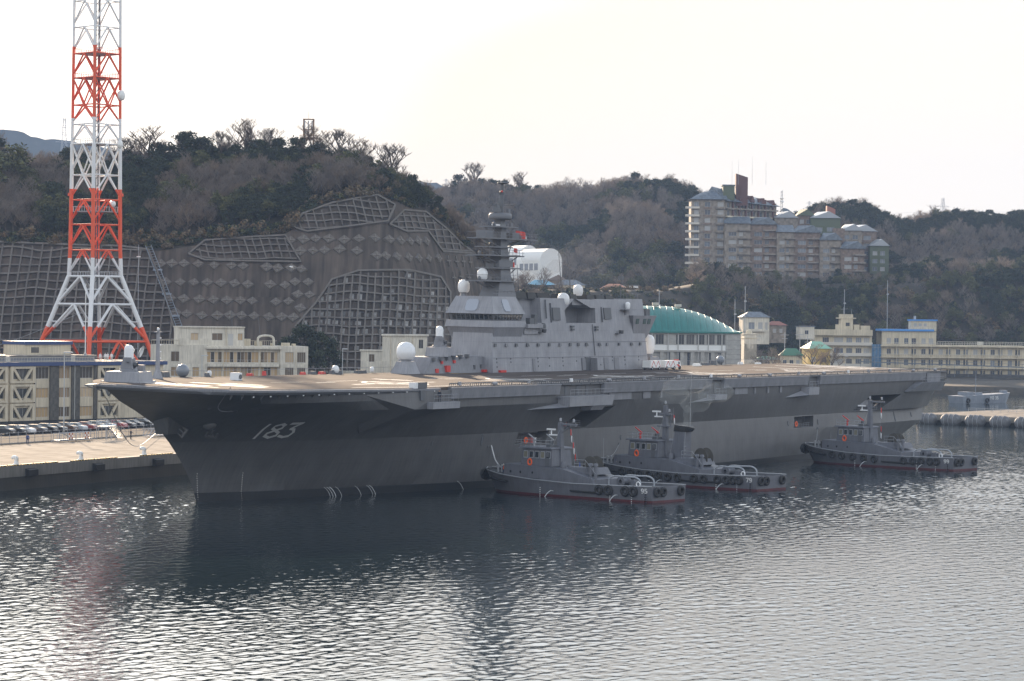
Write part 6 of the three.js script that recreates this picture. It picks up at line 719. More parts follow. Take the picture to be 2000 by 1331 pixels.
{ // pale yellow waterfront home: curved block and long balcony block
  const o = thing('curved_apartment_block', 'pale yellow block with rounded balconies and roof huts by the far shore', 'apartment building', [122.5, 3, -1075], 0.02);
  const W = 23, fl = [0, 4.2, 8.5, 12.8], wx = [[3, 5.6], [7.6, 11.4], [12.6, 15], [16.4, 18.8], [19.6, 22]], rows = fl.slice(0, 4).map((y) => [y + 0.7, y + 3, wx]);
  part('wall', [...wallGeo(0, W, 0, 16.6, -0.4, 0, rows), bb(0, W, 0, 16.6, -16, -15.6), bb(0, 0.4, 0, 16.6, -15.6, -0.4), bb(W - 0.4, W, 0, 16.6, -15.6, -0.4), bb(0.4, W - 0.4, 16.2, 16.6, -15.6, -0.4)], bm.pale, o); glaze(o, rows, -0.2, 'cool', bm.white, 2); part('inner_wall', [bb(0.4, W - 0.4, 0, 16, -4.4, -4.1)], bm.pale, o);
  const slab = (y, h, e) => prism([[0.5, 0], [W, 0], [W, e], [3, e], [0.8, e * 0.8], [-0.6, e * 0.3], [-0.9, -0.8], [0.5, -0.8]], y, y + h, 'y');
  for (const y of [4.0, 8.3, 12.6]) part('balcony', [slab(y, 1.25, 1.7)], M(0.58, 0.54, 0.47, { rough: 0.8 }), o); part('roof_parapet', [slab(16.6, 2.4, 1.9)], bm.pale, o);
  for (const [x0, x1, h] of [[11, 16, 25.2], [9.6, 11, 21], [16.4, 18.6, 21], [19.2, 23, 20.6]]) part('roof_hut', [bb(x0, x1, 18.9, h, -11, -5)], bm.pale, o); part('hut_cornice', [bb(9.8, 17.2, 23.4, 23.8, -11.3, -4.7)], bm.pale, o); part('hut_window', [bb(13, 14.6, 20.4, 21.8, -5.02, -4.95)], paneMats.dark[0], o); part('roof_aerial', [bar([12.6, 25.2, -8], [12.6, 28, -8], 0.08), bar([11.4, 27.2, -8], [14.2, 27.4, -8], 0.06), bar([15.8, 25, -8], [15.8, 27.4, -8], 0.06)], mat.pole, o);
  const r = thing('long_apartment_block', 'long pale yellow three storey block with continuous balconies and blue roof trim', 'apartment building', [149.4, 7.2, -1075], 0.0), R = 58, f2 = [0, 4.3, 8.6]; const xs = []; for (let k = 0; k < 8; k++) { const a = 2 + k * 7; xs.push([a, a + 1.8], [a + 3, a + 4.9]); }
  const rw = f2.slice(0, 2).map((y) => [y + 0.6, y + 3, xs]), rw3 = [[9.2, 11.6, xs.filter(([a]) => a < 21)]];
  part('wall', [...wallGeo(0, R, 0, 8.9, -0.4, 0, rw), ...wallGeo(0, 22, 8.9, 14.4, -0.4, 0, rw3), bb(0, R, 0, 8.9, -15, -14.6), bb(0, 22, 8.9, 14.4, -15, -14.6), bb(21.6, 22, 8.9, 14.4, -14.6, -0.4), bb(R - 0.4, R, 0, 8.9, -14.6, -0.4), bb(22, R, 8.6, 8.9, -14.6, -0.4)], bm.pale, r); glaze(r, rw, -0.2, 'cool', bm.white, 1); glaze(r, rw3, -0.2, 'cool', bm.white, 1); part('inner_wall', [bb(0.4, R - 0.4, 0, 8.6, -4.4, -4.1)], bm.pale, r);
  for (const [y, x1] of [[3.7, R], [8.2, R], [12.4, 0]]) if (x1) { part('balcony_slab', [bb(-0.6, x1 + 0.6, y, y + 0.35, 0.004, 1.8)], bm.pale, r); const g = []; for (let x = 0; x < x1; x += 0.9) g.push(bar([x, y + 0.35, 1.7], [x, y + 1.5, 1.7], 0.05, 4)); g.push(bar([-0.6, y + 1.5, 1.7], [x1, y + 1.5, 1.7], 0.08, 4)); part('balcony_rail', g, bm.white, r); }
  const rw0 = [[-3.6, -1.2, xs]]; part('ground_floor', [...wallGeo(0, R, -4.4, 0, -0.4, 0, rw0)], bm.pale, r); glaze(r, rw0, -0.2, 'cool', bm.white, 1); part('balcony_slab', [bb(-0.6, R + 0.6, -0.5, -0.15, 0.004, 1.8)], bm.pale, r);
  for (let x = 5.8; x < R; x += 7) part('balcony_divider', [bb(x - 0.1, x + 0.1, -4.2, 8.2, 0.004, 1.6)], bm.pale, r);
  part('roof_trim', [bb(-0.5, 21, 14.4, 15.2, -15.3, 0.8)], bm.blue, r); const up = part('stair_hut', [bb(12, 22.2, 14.6, 18.6, -9, -1)], bm.pale, r); part('hut_trim', [bb(11.6, 22.6, 18.6, 19.2, -9.4, -0.6)], bm.blue, up); for (const x of [13, 15, 17]) part('hut_window', [bb(x, x + 1.2, 16.4, 17.6, -1.02, -0.95)], paneMats.cool[3], up); part('roof_tank', [bar([14, 19, -5], [14, 20.6, -5], 0.5, 10)], mat.pole, up);
  const tr = []; for (let x = 22.5; x < R; x += 1.1) tr.push(bar([x, 8.9, 0], [x, 10.3, 0], 0.06, 4)); tr.push(bar([22.5, 10.3, 0], [R, 10.3, 0], 0.09, 4)); part('terrace_rail', tr, bm.white, r); for (const x of [38.5]) part('terrace_screen', [bb(x, x + 2.5, 8.9, 10.5, -0.1, 0.1)], bm.white, r);
  const sc = thing('scaffold_screen', 'blue sheeted scaffold between the two pale yellow blocks', 'scaffold', [145.2, 3, -1073.6], 0.1); part('sheet', [bb(0, 3.9, 0, 13.2, -0.06, 0.06)], M(0.10, 0.24, 0.42, { map: T.mottle, m: 4, rough: 0.8 }), sc); part('frame', [0, 1.3, 2.6, 3.9].map((x) => bar([x, 0, 0.15], [x, 13.4, 0.15], 0.07, 4)).concat([4, 8, 12].map((y) => bar([0, y, 0.15], [3.9, y, 0.15], 0.06, 4))), mat.pole, sc);
  // elevated walkway and fence along the shore
  const wk = thing('shore_walkway', 'thin blue-grey railed walkway in front of the pale yellow blocks', 'walkway'); part('deck', [hull8([[140, 9.0, -1068], [140, 9.4, -1068], [140, 9.0, -1070], [140, 9.4, -1070], [215, 7.2, -1064], [215, 7.6, -1064], [215, 7.2, -1066], [215, 7.6, -1066]])], bm.slate, wk); for (let k = 0; k <= 14; k++) { const f = k / 14; part('post', [bar([140 + 75 * f, 2.4, -1068 + 4 * f], [140 + 75 * f, 10.4 - 1.8 * f, -1068 + 4 * f], 0.09, 5)], bm.slate, wk); } part('handrail', [bar([140, 10.4, -1068], [215, 8.6, -1064], 0.07, 4)], bm.slate, wk);
}
{ // hillside hotel: tower and stepped wings
  const H = thing('hillside_hotel', 'tall stepped tan apartment hotel on the wooded hill', 'hotel', [83.5, 41, -1250], 0), st = 3.72;
  const towerRows = lin(0, 9, 10).map((k) => [k * st + 3.6, k * st + 5.9, [[1.4, 3.6], [6.4, 9], [12.6, 15.4], [17.4, 20.4]]]);
  part('wall', [...wallGeo(0, 16, 0, 40.6, -0.5, 0, towerRows.map(([b, t]) => [b, t, [[1.4, 3.6], [6.4, 9], [12.4, 15.2]]])), bb(0, 16, 0, 40.6, -16, -15.5), bb(0, 0.5, 0, 40.6, -15.5, -0.5), bb(15.5, 16, 0, 40.6, -15.5, -0.5)], bm.tan, H); glaze(H, towerRows.map(([b, t]) => [b, t, [[1.4, 3.6], [6.4, 9], [12.4, 15.2]]]), -0.3, 'cool', bm.frame, 1); part('inner_wall', [bb(0.5, 15.5, 0, 40, -3.4, -3.1)], bm.tan, H);
  for (let k = 0; k < 10; k++) { const y = k * st + 2.7; part('balcony', [prism([[-0.6, -3], [-2.2, -2.4], [-2.7, -0.6], [-2.2, 0.9], [-0.4, 1.5], [3.8, 1.5], [3.8, 0.004], [-0.3, 0.004]], y, y + 1.0, 'y')], M(0.55, 0.51, 0.45, { rough: 0.8 }), H); part('balcony', [bb(11.6, 15.9, y, y + 1.0, 0.004, 1.2)], bm.tan, H); part('brick_panel', [bb(5.6, 9.8, y - 0.1, y + 0.85, 0.004, 0.16)], bm.brick, H); }
  part('roof', [hull8([[-1, 40.6, 1.5], [17, 40.6, 1.5], [-1, 40.6, -16], [17, 40.6, -16], [5, 44, -5], [16, 46.4, -8], [8, 45.6, -12]])], bm.slate, H); const gh = part('roof_hut', [bb(15, 20.4, 40.4, 47.2, -10, -1.6)], bm.green, H); part('hut_roof', [bb(14.6, 20.8, 47.2, 47.7, -10.4, -1.2)], bm.slate, gh); part('lift_tower', [hull8([[21.4, 38, -6], [27, 38, -6], [21.4, 38, -12], [27, 38, -12], [21.4, 53.2, -6], [27, 51.4, -6], [21.4, 53.2, -12], [27, 51.4, -12]])], bm.brown, H);
  // wing behind, turned away, with framed bays
  const w2 = part('rear_wing', [...wallGeo(0, 36, 0, 40, -0.5, 0, lin(0, 9, 10).map((k) => [k * st + 3.4, k * st + 5.8, [[1, 3], [6, 8], [10, 12], [15, 17], [19, 21], [24, 26], [29, 31]]])), bb(0, 36, 0, 40, -14, -13.5), bb(35.5, 36, 0, 40, -13.5, -0.5)], bm.tan, H); w2.position.set(16.2, 0, -1); w2.rotation.y = 0.75; glaze(w2, lin(4, 9, 6).map((k) => [k * st + 3.4, k * st + 5.8, [[1, 3], [6, 8], [10, 12], [15, 17], [19, 21], [24, 26], [29, 31]]]), -0.3, 'dark', bm.frame, 0);
  for (const x of [4.6, 9, 13.6, 18, 22.6, 27.4, 33]) part('timber_bay', [bb(x - 0.3, x + 0.3, 12, 41.5, 0.004, 0.9)], bm.brown, w2); for (let k = 3; k < 10; k++) part('floor_band', [bb(0, 36, k * st + 2.6, k * st + 3.3, 0.004, 1.3)], k % 2 ? bm.tan : bm.pale, w2); part('wing_roof', [hull8([[-1, 40, 2], [37, 38.5, 2], [-1, 47, -8], [37, 42, -8], [-1, 40, -15], [37, 38.5, -15]])], bm.slate, w2); for (const x of [8, 16, 24, 31]) part('dormer', [hull8([[x, 41.5 - x * 0.1, 1.5], [x + 3, 41.5 - x * 0.1, 1.5], [x + 1.5, 44.6 - x * 0.1, 1.5], [x, 41.5 - x * 0.1, -4], [x + 3, 41.5 - x * 0.1, -4], [x + 1.5, 44.6 - x * 0.1, -4]])], bm.brown, w2);
  // stepped front wings, each under its own gable
  const mods = [[15.6, 27.6, 29.6, 3, 0], [27.6, 40, 29, 2, 1], [40, 48, 25.8, 4, 0], [48, 60.5, 25.4, 3, 1], [60, 70, 22, 5, 1], [69.6, 80.6, 18, 7, 1]];
  mods.forEach(([x0, x1, h, z, gable], i) => { const n = Math.floor((h - 1) / st), w = x1 - x0, hs = [[0.16, 0.46], [0.56, 0.72]].map(([a, b]) => [x0 + w * a, x0 + w * b]), rows = lin(0, n - 1, n).map((k) => [k * st + 1.1 + (i < 2 && k < 1 ? 0 : 0), k * st + 3, hs]);
    const m = part('front_wing', [...wallGeo(x0, x1, 0, h, z - 0.5, z, rows), bb(x0, x0 + 0.4, 0, h, z - 12, z - 0.5), bb(x1 - 0.4, x1, 0, h, z - 12, z - 0.5), bb(x0 + 0.4, x1 - 0.4, 0, h - 0.3, z - 3.2, z - 3)], i % 2 ? bm.brick : bm.tan, H); glaze(m, rows, z - 0.3, 'cool', bm.frame, 2); for (let k = 1; k <= n; k++) part('floor_band', [bb(x0 + w * 0.5, x1 + 0.6, k * st - 0.15, k * st + 0.5, z + 0.004, z + 1.4)], bm.tan, m);
    part('roof', [gable ? hull8([[x0 + w * 0.35, h, z + 1], [x1 + 0.7, h, z + 1], [x0 + w * 0.72, h + 3.4, z + 1], [x0 - 0.4, h, z + 1], [x0 - 0.4, h, z - 12], [x1 + 0.7, h, z - 12], [x0 + w * 0.2, h + 3.4, z - 4], [x0 + w * 0.72, h + 3.4, z - 12]]) : hull8([[x0 - 0.5, h - 0.3, z + 1], [x1 + 0.5, h - 0.3, z + 1], [x0, h + 3.2, z - 6], [x1, h + 3.2, z - 6], [x0, h, z - 12], [x1, h, z - 12]])], bm.slate, m); });
  part('portal', [bb(16.4, 17.6, -2, 7.4, 3.01, 4.6), bb(24.6, 25.8, -2, 7.4, 3.01, 4.6), bb(16.4, 25.8, 7.4, 8, 3.01, 4.6)], bm.brick, H);
  const back = [[41, 52, 33, -18], [52, 60, 34.2, -20], [58, 72, 33, -16], [72, 82, 27, -12], [76, 90, 27, -20], [86, 95, 20, -14]];
  back.forEach(([x0, x1, h, z], i) => { const n = Math.floor((h - 8) / st), w = x1 - x0, hs = [[x0 + w * 0.15, x0 + w * 0.4], [x0 + w * 0.55, x0 + w * 0.8]], rows = lin(0, n - 1, n).map((k) => [k * st + 8, k * st + 10, hs]); const m = part('back_wing', [...wallGeo(x0, x1, 0, h, z - 0.5, z, rows), bb(x0, x0 + 0.4, 0, h, z - 10, z - 0.5), bb(x1 - 0.4, x1, 0, h, z - 10, z - 0.5), bb(x0 + 0.4, x1 - 0.4, 0, h - 0.3, z - 3, z - 2.8)], [bm.tan, bm.brick, bm.green][i % 3], H); glaze(m, rows, z - 0.3, 'cool', bm.frame, 1); part('roof', [hull8([[x0 - 0.4, h, z + 0.8], [x1 + 0.4, h, z + 0.8], [x0 + w * 0.62, h + 3.2, z + 0.8], [x0 - 0.4, h, z - 10], [x1 + 0.4, h, z - 10], [x0 + w * 0.3, h + 3.2, z - 10]])], i === 1 ? bm.green : M(0.34, 0.36, 0.39, { rough: 0.35 }), m); });
  part('stair_tower', [hull8([[66, 26, -19], [70, 26, -19], [66, 26, -24], [70, 26, -24], [66, 39, -19], [70, 37.4, -19], [66, 39, -24], [70, 37.4, -24]])], rose, H); part('stair_tower', [bb(66.8, 72, 16, 27.6, -4, 2)], bm.brick, H);
  const am = thing('relay_mast', 'slim lattice relay mast on the roof behind the hotel', 'mast', [128.5, 78, -1275]); part('frame', [bar([-0.5, -4, 0], [-0.3, 9, 0], 0.12, 4), bar([0.5, -4, 0], [0.3, 9, 0], 0.12, 4), ...lin(-3, 8, 7).map((y) => bar([-0.5, y, 0], [0.5, y + 1.5, 0], 0.08, 4))], mat.steel, am); part('dish', [lathe([[0.01, 0], [0.9, 0.2], [1, 0.5]], 0, 5, 0.4, 14), lathe([[0.9, 0], [0.9, 0.8]], 0, 3.6, 0.4, 12)], mat.white, am);
  for (const x of [103, 106, 112.5, 119]) part('roof_aerial', [bar([x - 83.5, 48, -6], [x - 83.5, 62 - (x % 4), -6], 0.07, 4, 0.03)], mat.steel, H);
}
// ---------------------------------------------------------------- vegetation
const leafMat = new THREE.MeshStandardMaterial({ vertexColors: true, roughness: 0.9 });
const paint = (g, f) => { g = plain(g); const n = g.attributes.position.count, c = new Float32Array(n * 3); for (let i = 0; i < n; i += 3) { const k = f(); for (let q = 0; q < 3; q++) c.set(k, (i + q) * 3); } g.setAttribute('color', new THREE.BufferAttribute(c, 3)); return g; };
function leaves(r, clumps, size, cols) {   // small leaf-spray faces spread through the clumps
  const pos = [], col = []; const A = V(), B = V(), N = V();
  for (const [cx, cy, cz, cr, n] of clumps) { const base = cols[Math.floor(r() * cols.length)], dim = 0.75 + 0.5 * r();
    for (let k = 0; k < n; k++) { const th = r() * 6.283, ph = Math.acos(2 * r() - 1), rad = cr * Math.pow(r(), 0.45), x = cx + rad * Math.sin(ph) * Math.cos(th), y = cy + rad * Math.cos(ph) * 0.75, z = cz + rad * Math.sin(ph) * Math.sin(th);
      N.set(r() - 0.5, r() - 0.2, r() - 0.5).normalize(); A.set(r() - 0.5, r() - 0.5, r() - 0.5).cross(N).normalize(); B.copy(N).cross(A); const s = size * (0.6 + 0.8 * r()), w = s * (0.45 + 0.3 * r()), f = dim * (0.75 + 0.5 * r());
      const p = [[x - A.x * s, y - A.y * s, z - A.z * s], [x + B.x * w, y + B.y * w, z + B.z * w], [x + A.x * s, y + A.y * s, z + A.z * s], [x - B.x * w, y - B.y * w, z - B.z * w]]; for (const i of [0, 1, 2, 0, 2, 3]) { pos.push(...p[i]); col.push(base[0] * f, base[1] * f, base[2] * f); } } }
  const g = new THREE.BufferGeometry(); g.setAttribute('position', new THREE.Float32BufferAttribute(pos, 3)); g.setAttribute('color', new THREE.Float32BufferAttribute(col, 3)); g.computeVertexNormals(); return g;
}
const BARK = () => [0.075, 0.062, 0.052];
function evergreen(seed, cols, wide = 1) {   // about 9 m tall
  const r = rng(seed), cl = [], limbs = [bar([0, -0.6, 0], [0.2, 5.5, 0.1], 0.32, 6, 0.14)];
  for (let k = 0; k < 30; k++) { const a = r() * 6.283, h = 2.6 + 6 * Math.pow(r(), 0.8), rr = wide * 3.3 * Math.sin(Math.min(1, (10 - h) / 6.2) * 1.57) * (0.55 + 0.5 * r()), x = rr * Math.cos(a), z = rr * Math.sin(a); cl.push([x, h, z, 0.95 + 0.7 * r(), 62]); if (k % 3 === 0) limbs.push(bar([0.1, h * 0.55, 0.05], [x * 0.8, h - 0.2, z * 0.8], 0.1, 4, 0.03)); }
  return { trunk: paint(mergeGeometries(limbs.map(plain)), BARK), crown: leaves(r, cl, 0.31, cols) };
}
function bareTree(seed, tint, thick = 1) {
  const r = rng(seed), trunk = [], twigs = [];
  const grow = (p, d, len, rad, lv) => { const q = p.clone().addScaledVector(d, len); (lv < 2 ? trunk : twigs).push(bar(p, q, rad, lv < 2 ? 5 : 3, rad * 0.6)); if (lv >= 4) return; const n = lv === 0 ? 7 : 4;
    for (let k = 0; k < n; k++) { const a = lv === 0 ? k * 2.4 + r() : r() * 6.283, f = lv === 0 ? 0.42 + 0.58 * k / 6 : 0.45 + 0.55 * r(), sp = lv === 0 ? 1.25 - 0.9 * k / 6 : 0.7 + 0.5 * r(), nd = V(Math.cos(a) * sp, 0.5 + 0.35 * r(), Math.sin(a) * sp).normalize().lerp(d, lv === 0 ? 0.05 : 0.3).normalize(); grow(p.clone().addScaledVector(d, len * f), nd, len * (lv === 0 ? 0.62 - 0.12 * Math.abs(k / 6 - 0.4) : 0.56 + 0.2 * r()), rad * (lv === 0 ? 0.45 : 0.58), lv + 1); } };
  grow(V(0, -0.6, 0), V(0.06, 1, 0.03).normalize(), 5.4, 0.3 * thick, 0);
  return { trunk: paint(mergeGeometries(trunk.map(plain)), BARK), crown: paint(mergeGeometries(twigs.map(plain)), () => { const f = 0.8 + 0.5 * r(); return [tint[0] * f, tint[1] * f, tint[2] * f]; }) };
}
function shrub(seed, cols) { const r = rng(seed), cl = []; for (let k = 0; k < 16; k++) { const a = r() * 6.283, q = 2.2 * Math.sqrt(r()); cl.push([q * Math.cos(a), 0.5 + 2.3 * r() * (1 - q / 3.4), q * Math.sin(a), 0.7 + 0.5 * r(), 30]); } return { trunk: paint(bar([0, -0.6, 0], [0, 1.5, 0], 0.15, 5, 0.05), BARK), crown: leaves(r, cl, 0.34, cols) }; }
const GREEN = [[0.030, 0.042, 0.020], [0.040, 0.052, 0.024], [0.028, 0.036, 0.022]], OLIVE = [[0.105, 0.105, 0.04], [0.08, 0.086, 0.034]], OCHRE = [[0.20, 0.13, 0.065], [0.15, 0.115, 0.07], [0.13, 0.105, 0.07]], GREYB = [0.195, 0.16, 0.135], RUST = [0.20, 0.148, 0.108];
const PROTO = { e1: evergreen(1, GREEN), e2: evergreen(2, GREEN, 1.2), e3: evergreen(3, OLIVE, 1.1), b1: bareTree(4, GREYB), b2: bareTree(5, RUST), b3: bareTree(6, GREYB), b4: bareTree(14, [0.10, 0.08, 0.066], 1.25), b5: bareTree(15, [0.12, 0.085, 0.06], 1.25), s1: shrub(7, OCHRE), s2: shrub(8, OLIVE.concat(GREEN)) };
for (const p of Object.values(PROTO)) { p.both = mergeGeometries([plain(p.trunk.clone()), plain(p.crown.clone())]); p.trunk = ready(p.trunk); p.crown = ready(p.crown); }
function forest(name, label, spots) {   // spots: [kind, x, y, z, scale, turn]
  const g = new THREE.Group(); g.name = name; g.userData = { kind: 'stuff', label, category: 'forest' }; scene.add(g); const by = {}; for (const s of spots) (by[s[0]] ||= []).push(s);
  const m4 = new THREE.Matrix4(), q = new THREE.Quaternion(), up = V(0, 1, 0);
  for (const [k, list] of Object.entries(by)) { const im = new THREE.InstancedMesh(metricUV(PROTO[k].both.clone()), leafMat, list.length); im.name = 'trees'; list.forEach(([, x, y, z, s, t], i) => im.setMatrixAt(i, m4.compose(V(x, y, z), q.setFromAxisAngle(up, t), V(s, s * (0.85 + 0.3 * ((i * 0.618) % 1)), s)))); shadowed(im); g.add(im); }
}
function tree(kind, pos, h, turn, label, group, sx = 1) { const s = h / (kind[0] === 'e' ? 9.6 : kind[0] === 'b' ? 10 : 3.4), t = thing(kind[0] === 'e' ? 'evergreen_tree' : kind[0] === 'b' ? 'bare_tree' : 'shrub', label, kind[0] === 's' ? 'shrub' : 'tree', pos, turn, group); t.scale.set(s * sx, s, s * sx); part('trunk', PROTO[kind].trunk, leafMat, t); part('crown', PROTO[kind].crown, leafMat, t); return t; }
{ // wooded hill above the cut slope
  const r = rng(123), sp = [];
  for (let X = -205; X < -4; X += 2.2) for (let s = 1.03; s < 2.12; s += 0.055) { const x = X + 2.6 * (r() - 0.5), p = hillA(x, Math.min(2.2, s + 0.05 * (r() - 0.5))), n = fbm(x / 16, s * 3.2, 0, 301, 3), yb = interp(BROW, x), yr = interp(RIDGE_A, x); if (yr - yb < 3 && r() > 0.35) continue;
    if (r() < 0.14) continue; const k = s < 1.1 ? (r() < 0.55 ? 's1' : 's2') : s > 1.86 && r() < 0.55 ? (r() < 0.5 ? 'b1' : 'b3') : n > 0.60 ? (r() < 0.85 ? (r() < 0.5 ? 'e1' : 'e2') : 'e3') : n > 0.52 ? (r() < 0.35 ? 'e3' : r() < 0.6 ? 'b2' : 's2') : (r() < 0.42 ? 'b1' : r() < 0.55 ? 'b3' : r() < 0.8 ? 'b2' : 's1');
    sp.push([k, p[0], p[1] - 0.3, p[2], (k[0] === 's' ? 0.8 : 0.55) + 0.35 * r() * (yr - yb < 6 ? 0.5 : 1), r() * 6.28]); }
  forest('forest', 'winter woodland of brown and dark green trees above the cut slope', sp);
  const E = [[-164.6, 85.4, 'leftmost dark evergreen on the skyline of the wooded hill'], [-157.4, 79.5, 'rounded dark evergreen stepping down beside the leftmost one'], [-148.8, 76.2, 'olive green tree just left of the red and white tower', 'e3'], [-125.4, 72.5, 'olive green tree on the slope just right of the tower', 'e3'], [-100.5, 82.2, 'broad domed evergreen on the skyline between tower and hilltop mast'], [-95.2, 80.5, 'dark evergreen right beside the broad domed one'], [-77.2, 79.5, 'large dark evergreen on the skyline left of the hilltop mast'], [-65.2, 80.1, 'large dark evergreen directly below the hilltop mast'], [-59.2, 77.2, 'dark evergreen right of the hilltop mast'], [-55.9, 74.9, 'lower dark evergreen stepping down right of the hilltop mast'], [-29.6, 67.8, 'lone dark pine at the right shoulder of the cut hill']];
  E.forEach(([x, top, l, k], i) => { const p = hillA(x, i === 10 ? 1.2 : i === 3 || i === 2 ? 1.6 : 1.85), h = Math.max(6.5, top - p[1]); tree(k || (i % 2 ? 'e1' : 'e2'), p, h, i * 1.3, l, 'evergreens on the wooded hill', Math.min(1.25, i === 10 ? 0.8 : 1.15)); });
  const B = [[-118.8, 78.2, 'small bare tree on the skyline beside the tower'], [-112.2, 81.6, 'bare crooked tree on the skyline right of the tower'], [-90.5, 80.8, 'bare tree between the domed evergreens and the tall bare tree'], [-82.2, 84.3, 'tall bare tree with brownish twigs standing highest on the ridge'], [-74.7, 81.7, 'bare tree just left of the hilltop mast'], [-60.6, 81.2, 'bare tree just right of the hilltop mast'], [-51.9, 79.9, 'bare dark limbed tree standing clear on the descending ridge'], [-44.7, 75.7, 'bare tree beside the utility pole on the ridge'], [-36.4, 75.1, 'spreading bare tree nearest the lone pine']];
  B.forEach(([x, top, l], i) => { const p = hillA(x, 1.97), h = Math.max(9, top - p[1] + 2.5); tree(['b4', 'b5'][i % 2], p, h, i * 0.9, l, 'bare trees on the wooded hill', 1.1); });
  tree('s1', hillA(-138.5, 1.06), 4, 0, 'tan clump of dry grass at the brow beside the tower', undefined, 1.2);
}
{ // woods on the background hills
  const r = rng(321), sp = [];
  for (let D = 1008; D < 1490; D += 5.2) for (let X = -95; X < 300; X += 5.4) {
    const x = X + 5 * (r() - 0.5), d = D + 5 * (r() - 0.5); if (Math.abs(x) > d * 0.215 + 12) continue; const y = hillY(x, d); if (y < 4.5) continue;
    if (x > 80 && x < 182 && d > 1236 && d < 1300) continue;                       // hotel
    if (x > 80 && x < 150 && d > 1215 && d <= 1236 && r() < 0.8) continue;
    const terr = x > -25 && x < 76 && d > 1062 && d < 1216; if ((terr && (d > 1112 || r() < 0.5)) || (x > -16 && x < 32 && d > 1112 && d < 1262)) continue;                      // terrace houses
    if (x > 82 && x < 124 && d > 1035 && d < 1072) continue;
    if (x > 118 && x < 212 && d > 1060 && d < 1098) continue;
    const n = fbm(x / 30, d / 30, 0, 401, 3), near = d < 1260; let k = n > 0.55 ? (r() < 0.5 ? 'e1' : 'e2') : n > 0.5 ? (r() < 0.5 ? 'e3' : 's2') : (r() < 0.4 ? 'b1' : r() < 0.5 ? 'b3' : r() < 0.75 ? 'b2' : 's1');
    if (near && r() < 0.5) k = r() < 0.4 ? 's2' : r() < 0.6 ? 'e3' : 's1'; if (terr) k = r() < 0.5 ? 's1' : 's2'; const low = terr ? 0.5 : x > 78 && x < 185 && d > 1170 && d < 1240 ? 0.55 : 1; sp.push([k, x, y - 0.4, -d, ((k[0] === 's' ? 1.25 : 0.72) + 0.4 * r()) * low, r() * 6.28]); }
  forest('forest', 'hazy winter woodland over the hills behind the hotel and far shore', sp);
  const on = (x, d) => [x, hillY(x, d) - 0.3, -d];
  for (const [k, x, d, h, l] of [['e1', 130, 1108, 14, 'full evergreen rising behind the curved pale yellow block'], ['e2', 124.5, 1112, 10, 'smaller evergreen left of the one behind the curved block'], ['e2', 189, 1195, 13, 'dark spreading evergreen on the low ridge at the right'], ['e2', 197, 1200, 11, 'dark evergreen right of the spreading one on the low ridge'], ['e1', 86, 1226, 8, 'dark evergreen at the left foot of the hotel tower'], ['e1', 107, 1228, 7, 'evergreen in front of the hotel portal'], ['e2', 118, 1230, 6.5, 'evergreen in front of the hotel\'s middle wings'], ['e1', 150, 1226, 7.5, 'evergreen before the right end of the hotel'], ['b2', 222, 1150, 9, 'rust coloured bare tree on the slope above the long yellow block'], ['s1', 196, 1098, 6, 'orange brown shrub behind the long yellow block'], ['s1', 188, 1099, 5, 'ochre shrub left of the orange brown one'], ['e1', 66, 1440, 12, 'round evergreen breaking the skyline of the middle hill'], ['e2', -30, 1445, 14, 'dark flat topped evergreen on the skyline left of the mast'], ['b4', -21, 1446, 19, 'tall pale bare tree on the skyline just left of the mast'], ['b5', 3, 1445, 17, 'pale bare tree on the skyline right of the mast']]) tree(k, on(x, d), h, x * 0.7, l, undefined, k === 's1' ? 1.4 : 1);
  [[-56.6, 8.4], [-53, 10.6], [-49.4, 9.8], [-46.5, 7.2]].forEach(([x, h], i) => tree(i % 2 ? 'e1' : 'e2', [x, 9.5 + (i % 2), -676 - i], h + 3.2, i, ['leftmost tree of the dark clump beside the white three storey building', 'tallest tree of the dark clump beside the white three storey building', 'third tree of the dark clump beside the white three storey building', 'rightmost, lowest tree of the dark clump beside the white three storey building'][i], 'dark clump by the slope foot', 0.95));
  struct('terrain', [hull8([[-62, 2.3, -668], [-40, 2.3, -668], [-66, 2.3, -690], [-36, 2.3, -690], [-58, 9.8, -674], [-44, 9.8, -674], [-60, 10, -688], [-42, 10, -688]])], soil);
  [[92.5, -948, 6], [88, -946, 5], [108, -955, 8], [116, -962, 7]].forEach(([x, z, h], i) => tree(i < 2 ? 'b1' : 'b2', [x, 5, z], h + 5, i, ['bare shrubby tree by the sports hall\'s right corner', 'smaller bare tree close against the sports hall', 'tan bare tree in front of the green roofed house', 'tan bare tree right of the green roofed house'][i], 'bare trees beyond the flight deck'));
}
